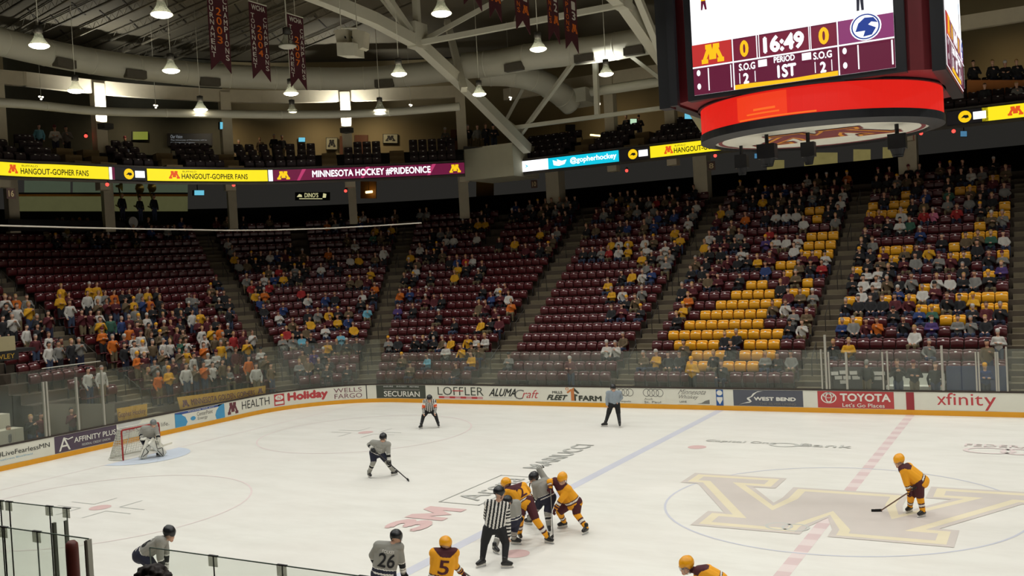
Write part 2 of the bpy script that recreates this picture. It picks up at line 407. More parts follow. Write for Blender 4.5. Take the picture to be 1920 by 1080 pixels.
def d_mn(mb, f, g):
    T_(mb, 'Minnesota', (.06, .82, .66, .98), f, INK['grey'], 0, .12); T_(mb, 'Whiskey', (.02, .58, .3, .62), f, INK['grey'], 0, .12); T_(mb, 'LANE', (.06, .26, .12, .24), f, INK['grey'], .02)
    put_poly(mb, [(.55, .06), (.9, .06), (.9, .34), (.78, .26), (.68, .12)], (0, 1, 0, 1), f, INK['grey'])
advert('white advert with two lines of grey script and a grey fin', 18.1, 19.75, d_mn)
def d_audi(sub):
    def d(mb, f, g):
        for i in range(4): put_ring(mb, .17+.19*i, .72, .165, .26, .16, f, INK['grey'])
        T_(mb, 'Audi', (.05, .42, .24, .38), f, INK['grey'], .0); T_(mb, sub, (.05, .78, .04, .18), f, INK['grey'], .01)
    return d
advert('white advert with four grey rings, nearer the blue stripe', 20.3, 21.4, d_audi('St. Paul'))
advert('white advert with four grey rings behind the grey-shirted linesman', 21.75, 22.88, d_audi('Minneapolis'))
def d_ff(mb, f, g):
    T_(mb, 'MILLS', (.09, .28, .56, .74), f, INK['dark'], .05); T_(mb, 'FLEET', (.0, .36, .1, .48), f, INK['dark'], .08, .12); T_(mb, 'FARM', (.58, 1, .08, .46), f, INK['dark'], .08)
    put_poly(mb, [(.44, .08), (.5, .08), (.5, 1.0), (.44, .86)], (0, 1, 0, 1), f, INK['orange']); put_poly(mb, [(.5, 1.0), (.6, .62), (.57, .56), (.5, .76)], (0, 1, 0, 1), f, INK['dark'])
    put_poly(mb, [(.5, .08), (.53, .08), (.53, .4), (.56, .4), (.56, .5), (.5, .56)], (0, 1, 0, 1), f, INK['dark']); put_poly(mb, [(.38, .58), (.44, .74), (.44, .9), (.36, .68)], (0, 1, 0, 1), f, INK['orange']); put_ring(mb, .37, .9, .03, .1, .4, f, INK['orange'])
advert('white advert with dark lettering round an orange gabled mark', 23.47, 26.31, d_ff)
def d_al(mb, f, g):
    T_(mb, 'ALUMA', (.0, .55, .28, .86), f, INK['black'], .04, .1); T_(mb, 'C', (.5, .68, .1, .8), f, INK['grey'], -.005, .2); T_(mb, 'raft', (.68, .98, .2, .78), f, INK['red'], .0, .2)
    put_rect(mb, (.0, .45, .17, .22), f, INK['pale'], 1)
advert('white advert with black slanted capitals and red script', 26.75, 29.55, d_al)
def d_lo(mb, f, g):
    T_(mb, 'LOFFLER', (.0, 1, .3, .92), f, INK['green'], .005); put_rect(mb, (.33, .56, .6, .67), g, INK['red'], 1)
    for i in range(8): put_rect(mb, (.02+.12*i, .02+.12*i+.12, .06, .22), f, INK['red'] if i % 2 == 0 else mat('ink_rose', (206, 150, 150), .5), 1)
advert('white advert with tall dark green capitals and a red bar', 29.92, 32.68, d_lo)
def d_se(mb, f, g):
    T_(mb, 'SECURIAN', (.14, .88, .12, .54), f, INK['white'], .03); put_rect(mb, (.14, .88, .62, .69), f, INK['grey'], 4)
    T_(mb, 'INSURE', (.14, .33, .84, .94), f, INK['pale'], .03); T_(mb, 'INVEST', (.4, .62, .84, .94), f, INK['pale'], .03); T_(mb, 'RETIRE', (.68, .87, .84, .94), f, INK['pale'], .03)
advert('dark grey advert with white capitals under three small words', 33.44, 36.49, d_se, INK['green'])
def d_we(mb, f, g): T_(mb, 'WELLS', (0, 1, .56, .9), f, INK['wine'], -.005); T_(mb, 'FARGO', (.02, 1, .1, .46), f, INK['wine'], -.005)
advert('white advert with two short rows of wine red capitals', 37.3, 38.8, d_we)
def d_ho(mb, f, g):
    put_rect(mb, (.0, .2, .08, .94), f, INK['red'], 2); put_poly(mb, circle_pts(), (.02, .18, .48, .86), g, INK['white']); T_(mb, 'N', (.07, .13, .56, .78), lambda u, v: tuple(np.array(g(u, v))), INK['red'], .02)
    put_rect(mb, (.02, .18, .18, .38), g, INK['white'], 1); T_(mb, 'Holiday', (.26, 1, .12, .94), f, INK['red'], .06)
advert('white advert with bold red lettering and a red square mark', 39.1, 42.04, d_ho)
def d_he(mb, f, g): put_poly(mb, M_PTS, (.03, .27, .1, .94), f, INK['maroon']); T_(mb, 'HEALTH', (.36, .98, .28, .86), f, INK['black'], .005)
advert('white advert with maroon block letter and thin black capitals', 42.26, 45.19, d_he)
def d_ce(mb, f, g):
    put_poly(mb, [(.0, .0), (.2, .0), (.24, .25), (.2, .6), (.14, .76), (.14, .86), (.0, .9)], (0, 1, 0, 1), f, INK['blue']); put_poly(mb, [(1, 0), (.82, 0), (.8, .3), (.83, .6), (.88, .8), (.86, .98), (1, .98)], (0, 1, 0, 1), f, INK['blue'])
    put_poly(mb, [(0, .9), (.14, .82), (.86, .84), (.98, .98), (.0, .98)], (0, 1, 0, 1), f, INK['navy']); T_(mb, 'Working with you', (.25, .78, .86, .96), g, INK['white'], .01)
    put_poly(mb, circle_pts(), (.3, .4, .26, .54), g, INK['blue']); T_(mb, 'CenterPoint', (.43, .75, .48, .76), g, INK['grey'], .0); T_(mb, 'Energy', (.44, .64, .16, .42), g, INK['grey'], .0)
advert('blue and white advert with a small blue globe mark', 45.3, 48.37, d_ce)
def d_bn(mb, f, g):
    put_poly(mb, [(.0, .0), (.2, .3), (.42, 1), (.0, 1)], (0, 1, 0, 1), f, INK['pale']); T_(mb, 'Securing life.', (.3, .9, .2, .55), f, INK['grey'], .0); T_(mb, 'Life', (.12, .28, .4, .7), f, INK['red'], .02)
advert('pale advert behind the goal with grey lettering', 48.4, 51.47, d_bn)
def d_af(mb, f, g):
    T_(mb, 'A', (.06, .24, .08, .86), f, INK['white'], -.015); put_poly(mb, [(.15, .86), (.21, .74), (.28, .82), (.29, .76), (.21, .68), (.15, .78)], (0, 1, 0, 1), g, INK['white'])
    T_(mb, 'AFFINITY PLUS', (.3, .98, .42, .74), f, INK['white'], .03); T_(mb, 'FEDERAL CREDIT UNION', (.42, .88, .14, .28), f, INK['pale'], .01)
advert('violet advert with white capitals and a white crossed letter', 51.55, 54.55, d_af, INK['violet'])
def d_lf(mb, f, g):
    put_poly(mb, [(.02, .7), (.14, .7), (.14, .4), (.08, .18), (.02, .4)], (0, 1, 0, 1), f, INK['blue']); put_rect(mb, (.07, .09, .3, .66), g, INK['white'], 1); put_rect(mb, (.04, .12, .5, .58), g, INK['white'], 1)
    T_(mb, '#LiveFearlessMN', (.2, .96, .46, .76), f, INK['black'], .01); T_(mb, 'BlueCross BlueShield', (.2, .7, .26, .36), f, INK['lblue'], .0)
advert('pale advert with black hashtag lettering and a blue shield', 54.65, 57.6, d_lf)
# ------------------------------------------------------------------ glass above the boards
def glass_material(name, tint, haze):
    m = bpy.data.materials.new(name); m.use_nodes = True; nt = m.node_tree; nt.nodes.clear()
    out = nt.nodes.new('ShaderNodeOutputMaterial'); tr = nt.nodes.new('ShaderNodeBsdfTransparent'); tr.inputs[0].default_value = tint+(1,)
    df = nt.nodes.new('ShaderNodeBsdfDiffuse'); df.inputs[0].default_value = lin((196, 204, 190))+(1,)
    gl = nt.nodes.new('ShaderNodeBsdfGlossy'); gl.inputs['Roughness'].default_value = .08
    nz = nt.nodes.new('ShaderNodeTexNoise'); nz.inputs['Scale'].default_value = 1.3; ma = nt.nodes.new('ShaderNodeMath'); ma.operation = 'MULTIPLY'; ma.inputs[1].default_value = haze*2
    m1 = nt.nodes.new('ShaderNodeMixShader'); m2 = nt.nodes.new('ShaderNodeMixShader'); m2.inputs[0].default_value = .025
    nt.links.new(nz.outputs['Fac'], ma.inputs[0]); nt.links.new(ma.outputs[0], m1.inputs[0]); nt.links.new(tr.outputs[0], m1.inputs[1]); nt.links.new(df.outputs[0], m1.inputs[2])
    nt.links.new(m1.outputs[0], m2.inputs[1]); nt.links.new(gl.outputs[0], m2.inputs[2]); nt.links.new(m2.outputs[0], out.inputs['Surface'])
    return m
GLASS = glass_material('scratched_glass', (.97, .985, .965), .05)
GLASS_NEAR = glass_material('greenish_glass', (.945, .965, .945), .03)
def pane(s0, s1, z1, label, group=None, z0=.99):
    mb = MB(); n = max(1, int((s1-s0)/.5)) if s1 > 35 else 1
    sweep([(.05, z0), (.05, z1), (.062, z1), (.062, z0)], list(np.linspace(s0+.01, s1-.01, n+1)), GLASS, mb)
    o = mb.build('rink_glass'); tag(o, label, 'glass', group)
ORD = 'zeroth first second third fourth fifth sixth seventh eighth ninth tenth eleventh twelfth thirteenth fourteenth fifteenth sixteenth seventeenth eighteenth nineteenth'.split()
for _t, _o in zip('twenty thirty forty fifty sixty seventy'.split(), 'twentieth thirtieth fortieth fiftieth sixtieth seventieth'.split()): ORD += [_o]+[_t+'-'+x for x in ORD[1:10]]
i = 0; s = 3.2
while s < 35: i += 1; pane(s, s+1.22, 2.62, f'clear glass pane above the far boards, {ORD[i]} counted from the penalty box', 'glass panes above the far boards'); s += 1.22
i = 0
while s < 53.2: i += 1; pane(s, min(s+1.22, 53.2), 3.35, f'tall glass pane round the corner boards, {ORD[i]} counted from the dark grey advert', 'tall glass panes round the end'); s += 1.22
pane(53.2, 54.7, 3.72, 'tall raised glass pane behind the goal, between two white posts', None); pane(54.7, 56.2, 3.72, 'tall raised glass pane above the violet advert beside the tunnel', None); pane(56.2, 58.6, 3.3, 'glass pane in front of the rink tunnel', None)
def post(s, z1, label, wd=.07, z0=.93, off=.05, group='white posts that hold the rink glass'):
    p, n = outline(s, off); mb = MB(); mb.box((-wd/2, -.05, z0), (wd/2, .05, z1), ALU)
    ang = math.atan2(n[1], n[0])-math.pi/2
    o = mb.build('glass_post'); o.location = (p[0], p[1], 0); o.rotation_euler = (0, 0, ang); tag(o, label, 'post', group)
for s_, z_, l in ((52.1, 3.35, 'white post holding the end glass beside the goal'), (53.35, 3.2, 'white post in the middle of the end glass above the violet advert'), (54.72, 3.2, 'white post of a pair at the tunnel end of the violet advert'), (54.86, 3.2, 'second white post of the pair at the tunnel end of the violet advert')): post(s_, z_, l)
mb = MB(); mb.tube([tuple(outline(s_, .055)[0]+np.array([0, 0, 3.74])) for s_ in (52.1, 53.5, 54.86)], .02, ALU, 6); tag(mb.build('glass_top_rail'), 'thin metal rail along the top of the raised end glass', 'rail')
for px, top, l in ((1539, 655, 'tall white post at the stairs end of the penalty box'), (1546, 628, 'tallest white post of the penalty box, second of the pair'), (1553, 660, 'white post third from the stairs at the penalty box'), (1586, 660, 'white post beside the hanging papers in the penalty box'), (1654, 660, 'white post before the long white counter'), (1663, 658, 'white post doubled beside the long white counter'), (1765, 648, 'white post at the end of the long white counter'), (1829, 660, 'white post of the blue-backed box, first of its pair'), (1834, 660, 'white post of the blue-backed box, second of its pair'), (1866, 660, 'white post near the far aisle, first of three'), (1870, 660, 'white post near the far aisle, second of three'), (1886, 650, 'white post near the far aisle, last of three')):
    p = at(px, top, 'y', W+.05); post(10-p[0], p[2], l, .085 if px in (1546, 1586, 1765) else .06)
# netting cable
pc = [at(x, y, 'x', -30.5) for x, y in ((-60, 420), (0, 423), (150, 427), (300, 430), (430, 432))] + [np.array([-30.3, 12.0, 9.42]), np.array([-28.6, 13.9, 9.4]), np.array([-26, 14.8, 9.37]), at(790, 418, 'y', 15)]
mb = MB(); mb.tube(pc, .035, mat('cable_white', (190, 180, 165), .5), 6); tag(mb.build('net_cable'), 'pale cable sagging across the seats above the goal end', 'cable')
# gold cloth banners hung behind the end glass
def cloth(pxs, label, draw):
    P = [at(x, y, 'x', -30.72) for x, y in pxs]           # tl tr bl br
    f0 = lambda off: (lambda u, v: tuple((P[2]*(1-u)+P[3]*u)*(1-v)+(P[0]*(1-u)+P[1]*u)*v+np.array([off, .0, .0])))
    mb = MB(); m = mat('gold_cloth', (196, 150, 52), .8, var=.2, scale=5)
    f, g = f0(0), f0(-.02)
    nu = 24; vs = []; fs = []
    for i in range(nu+1):
        for v in (0, 1): vs.append(np.array(f(i/nu, v))+np.array([.012*math.sin(i*1.3), 0, 0]))
    for i in range(nu): fs.append((2*i, 2*i+2, 2*i+3, 2*i+1))
    mb.add(vs, fs, m); mb.add([np.array(p)-np.array([.015, 0, 0]) for p in vs], [t[::-1] for t in fs], m)
    draw(mb, f0(.02)); tag(mb.build('cloth_banner'), label, 'banner')
def dr1(mb, f): put_text(mb, 'MINNESOTA GOLDEN GOPHERS', (.13, .86, .2, .72), f, INK['maroon'], .02); put_poly(mb, M_PTS, (.03, .1, .15, .7), f, INK['maroon']); put_poly(mb, M_PTS, (.9, .96, .3, .8), f, INK['maroon'])
cloth([(332, 745), (498, 723), (338, 768), (498, 741)], 'long gold cloth banner with dark capitals hung behind the corner glass', dr1)
def dr2(mb, f): put_text(mb, 'Gopher Hockey', (.0, .94, .15, .7), f, INK['maroon'], .0)
cloth([(219, 766), (276, 757), (222, 790), (276, 780)], 'short gold cloth banner with dark writing behind the goal', dr2)
# ------------------------------------------------------------------ terraces and stairs
def strip(paths, zs, m, mb):
    """surface through consecutive plan paths at heights zs"""
    n = len(paths[0]); vs = [(p[0][0], p[0][1], z) for P, z in zip(paths, zs) for p in P]; fs = []
    for i in range(len(paths)-1):
        for k in range(n-1): fs.append((i*n+k, i*n+k+1, (i+1)*n+k+1, (i+1)*n+k))
    mb.add(vs, fs, m)
mb = MB(); low, lz = [], []
pa = lambda d, ye: offset_path(d, ye)
for k in range(-1, 20):
    ye = .15 if k < 8 else -12
    d0 = row_d(k)-.54; zp = row_z(k-1) if k > -1 else 0.0
    P0, P1 = pa(d0, ye), pa(d0+.84, ye)
    strip([P0, P0], [zp, row_z(k)], CONC, mb); strip([P0, P1], [row_z(k), row_z(k)], CONC, mb)
strip([pa(.1, .15), pa(row_d(-1)-.54, .15)], [0.01, 0.01], CONC, mb)
dT = row_d(19)+.3; ZT = row_z(19)
strip([pa(dT, -12), pa(dT, -12)], [ZT, 10.55], CONC, mb); strip([pa(dT, -12), pa(dT+9, -12)], [10.55, 10.55], CONC, mb)
P_ = [(-(L+9.1), .15, 0), (-(L+.4), .15, 0)]+[q_ for k in range(-1, 8) for q_ in ((-(L+row_d(k)-.54), .15, row_z(k-1) if k > -1 else 0), (-(L+row_d(k)-.54), .15, row_z(k)))]+[(-(L+9.1), .15, row_z(7))]
mb.poly([(p_[0], p_[1], p_[2]) for p_ in P_], mat('tunnel_side', (92, 86, 74), .8))         # side wall of the stand along the tunnel
struct(mb.build('floor_terrace'))
AISLES = [('s', lambda k: 4.07, 'penalty box stairs'), ('s', lambda k: -4.31, 'b'), ('s', lambda k: -13.05, 'c'), ('s', lambda k: -20.85-.055*k, 'd'), ('a', lambda k: 64.5, 'e'), ('a', lambda k: 29.85, 'f'), ('e', lambda k: 4.9+.05*k, 'g')]
STAIR_HT = []
for q, (part, fv, nm) in enumerate(AISLES):
    mb = MB()
    for k in range(-1, 20):
        d0 = row_d(k)-.54; zp = row_z(k-1) if k > -1 else 0.0; zm = (zp+row_z(k))/2
        x, y, nx, ny = place(d0, part, fv(k)); tx, ty = -ny, nx
        M = Matrix(((tx, nx, 0, x), (ty, ny, 0, y), (0, 0, 1, 0), (0, 0, 0, 1)))
        mb.box((-.52, -.42, zp+.002), (.52, 0.0, zm), CONC2, M); mb.box((-.52, 0, row_z(k)+.002), (.52, .42, row_z(k)+.02), CONC2, M)
        if k % 4 == 1 and 1 <= k <= 17: STAIR_HT.append((q, M, zp, row_z(k)))
    struct(mb.build('stair_%d' % (q+1)))
SNAME = ['the penalty box stairs by the far aisle', 'the stairs beside the penalty box', 'the stairs above the four-ring adverts', 'the stairs above the red-script advert', 'the stairs at the corner joint', 'the stairs beside the student block', 'the stairs behind the goal']
cnt = {}
for q, M, za, zb in STAIR_HT:
    cnt[q] = cnt.get(q, 0)+1; mb = MB()
    mb.tube([M @ Vector(p) for p in ((0, -.35, za), (0, -.35, za+.95), (0, .75, zb+1.2), (0, .75, zb+.2))], .024, mat('rail_dark', (52, 46, 38), .5), 6)
    tag(mb.build('handrail'), f'dark handrail on {SNAME[q]}, {ORD[cnt[q]]} going up', 'handrail', 'stair handrails')
# ------------------------------------------------------------------ bodies grown from tapered capsules into one skin
def capsules_mesh(caps, voxel, name, smooth=2):
    """caps: (p0, r0, p1, r1, ...) -> one continuous closed surface as a mesh"""
    bm = bmesh.new()
    for c in caps:
        p0, r0, p1, r1 = np.array(c[0]), c[1], np.array(c[2]), c[3]
        L_ = np.linalg.norm(p1-p0); n = 10; rings = []
        t = (p1-p0)/L_ if L_ > 1e-5 else np.array([0, 0, 1.0])
        h = np.array([0, 0, 1.0]) if abs(t[2]) < .9 else np.array([1.0, 0, 0]); a = np.cross(t, h); a /= np.linalg.norm(a); b = np.cross(t, a)
        prof = [(p0-t*r0*math.sin(q), r0*math.cos(q)) for q in (1.2, .7, .3)]+[(p0, r0), (p1, r1)]+[(p1+t*r1*math.sin(q), r1*math.cos(q)) for q in (.3, .7, 1.2)]
        for ctr, r in prof: rings.append([bm.verts.new(ctr+r*(math.cos(2*math.pi*k/n)*a+math.sin(2*math.pi*k/n)*b)) for k in range(n)])
        for r_, s_ in zip(rings, rings[1:]):
            for k in range(n): bm.faces.new((r_[k], r_[(k+1) % n], s_[(k+1) % n], s_[k]))
        bm.faces.new(rings[0][::-1]); bm.faces.new(rings[-1])
    me = bpy.data.meshes.new('tmp'); bm.to_mesh(me); bm.free()
    o = bpy.data.objects.new('tmp', me); COL.objects.link(o)
    md = o.modifiers.new('r', 'REMESH'); md.mode = 'VOXEL'; md.voxel_size = voxel
    if smooth: sm = o.modifiers.new('s', 'SMOOTH'); sm.iterations = smooth; sm.factor = .5
    dg = bpy.context.evaluated_depsgraph_get(); out = bpy.data.meshes.new_from_object(o.evaluated_get(dg))
    out.name = name; bpy.data.objects.remove(o); bpy.data.meshes.remove(me)
    return out
def colour_by_capsule(me, caps, mats, blobs=()):
    """every face takes the material of the capsule it lies nearest to; caps[i][4] is a name or a function of (t, point)"""
    n = len(me.polygons); C_ = np.empty(n*3); me.polygons.foreach_get('center', C_); C_ = C_.reshape(n, 3)
    best = np.full(n, 1e9); idx = np.zeros(n, int); tt = np.zeros(n)
    for i, c in enumerate(caps):
        p0, r0, p1, r1 = np.array(c[0]), c[1], np.array(c[2]), c[3]; v = p1-p0; L2 = max(v@v, 1e-9)
        t = np.clip((C_-p0)@v/L2, 0, 1); d = np.linalg.norm(C_-(p0+t[:, None]*v), axis=1)-(r0+(r1-r0)*t)
        k = d < best; best[k] = d[k]; idx[k] = i; tt[k] = t[k]
    names = list(mats); out = np.zeros(n, int)
    for i in range(n):
        c = caps[idx[i]][4]; out[i] = names.index(c if isinstance(c, str) else c(tt[i], C_[i]))
    for p, r, nm in blobs: out[np.linalg.norm(C_-np.array(p), axis=1) < r] = names.index(nm)
    for nm in names: me.materials.append(mats[nm])
    me.polygons.foreach_set('material_index', out); me.polygons.foreach_set('use_smooth', [True]*n)
# ------------------------------------------------------------------ stadium seats
SEATM = mat('seat_maroon', (86, 22, 28), .36, var=.1, spec=.8, coat=.3)
SEATY = mat('seat_yellow', (244, 172, 24), .36, var=.06, spec=.7, coat=.3)
GLINT = mat('number_plate', (250, 246, 242), .3, var=.02, spec=1.0)
SEATLEG = mat('seat_bracket', (44, 40, 40), .5)
def seat_mesh(m, down=False):
    mb = MB(); R_ = []
    # back shell: swept profile with rolled top lip
    prof = [(.02, .38), (.035, .5), (.055, .66), (.075, .79), (.08, .835), (.06, .86), (.03, .865), (.0, .85), (-.012, .82), (-.005, .76)]
    prof2 = [(y-.03, z) for y, z in prof[:4]]
    loop = prof+[(.03, .68), (.012, .52), (-.005, .38)]
    xs = [-.262, -.25, -.2, -.07, .07, .2, .25, .262]; n = len(loop); vs = []; fs = []
    for x in xs:
        e = max(0, abs(x)-.2)/.062
        for y, z in loop: vs.append((x, y-.045*(x/.26)**2+.0, z-(.05*e*e if z > .7 else 0)))
    for i in range(len(xs)-1):
        for k in range(n): fs.append((i*n+k, (i+1)*n+k, (i+1)*n+(k+1) % n, i*n+(k+1) % n))
    fs += [tuple(range(n)), tuple((len(xs)-1)*n+k for k in range(n))[::-1]]
    mb.add(vs, fs, m)
    # seat pan, tipped up (or down under a sitter)
    if down: loop = [(-.02, .44), (-.1, .42), (-.3, .43), (-.42, .46), (-.44, .43), (-.42, .4), (-.3, .385), (-.1, .375), (-.02, .40)]
    else: loop = [(-.03, .40), (-.022, .5), (-.012, .66)]+[(-.085-.1*math.cos(q), .685+.1*math.sin(q)) for q in np.radians(np.linspace(88, 4, 9))]+[(-.183, .6), (-.172, .5), (-.14, .41), (-.08, .385)]
    xs = [-.25, -.24, -.2, -.13, -.065, 0, .065, .13, .2, .24, .25]; n = len(loop); vs = []; fs = []
    for x in xs:
        e = max(0, abs(x)-.2)/.05
        for y, z in loop: vs.append((x, y+.35*x*x*(y < -.1), z-(.02*e*e if z > .6 else 0)-.4*x*x*max(0, (z-.5)/.28)))
    for i in range(len(xs)-1):
        for k in range(n): fs.append((i*n+k, (i+1)*n+k, (i+1)*n+(k+1) % n, i*n+(k+1) % n))
    fs += [tuple(range(n)), tuple((len(xs)-1)*n+k for k in range(n))[::-1]]
    mb.add(vs, fs, m)
    if not down:                                          # small white dome added on the top edge to mimic a lamp highlight
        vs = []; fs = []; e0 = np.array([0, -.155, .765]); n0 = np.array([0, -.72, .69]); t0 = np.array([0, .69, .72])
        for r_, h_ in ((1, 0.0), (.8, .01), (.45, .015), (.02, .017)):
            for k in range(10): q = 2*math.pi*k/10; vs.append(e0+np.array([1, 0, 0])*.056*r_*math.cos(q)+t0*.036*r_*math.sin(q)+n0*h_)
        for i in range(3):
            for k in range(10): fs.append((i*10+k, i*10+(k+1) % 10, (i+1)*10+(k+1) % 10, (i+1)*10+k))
        mb.add(vs, fs, GLINT)
    for sx in (-.255, .255): mb.box((sx-.012, -.06, 0), (sx+.012, .04, .46), SEATLEG)
    return mb
def mesh_of(mb, name):
    o = mb.build(name, smooth=False); me = o.data; bpy.data.objects.remove(o)
    fl = [len(p.vertices) == 4 for p in me.polygons]; me.polygons.foreach_set('use_smooth', fl); return me
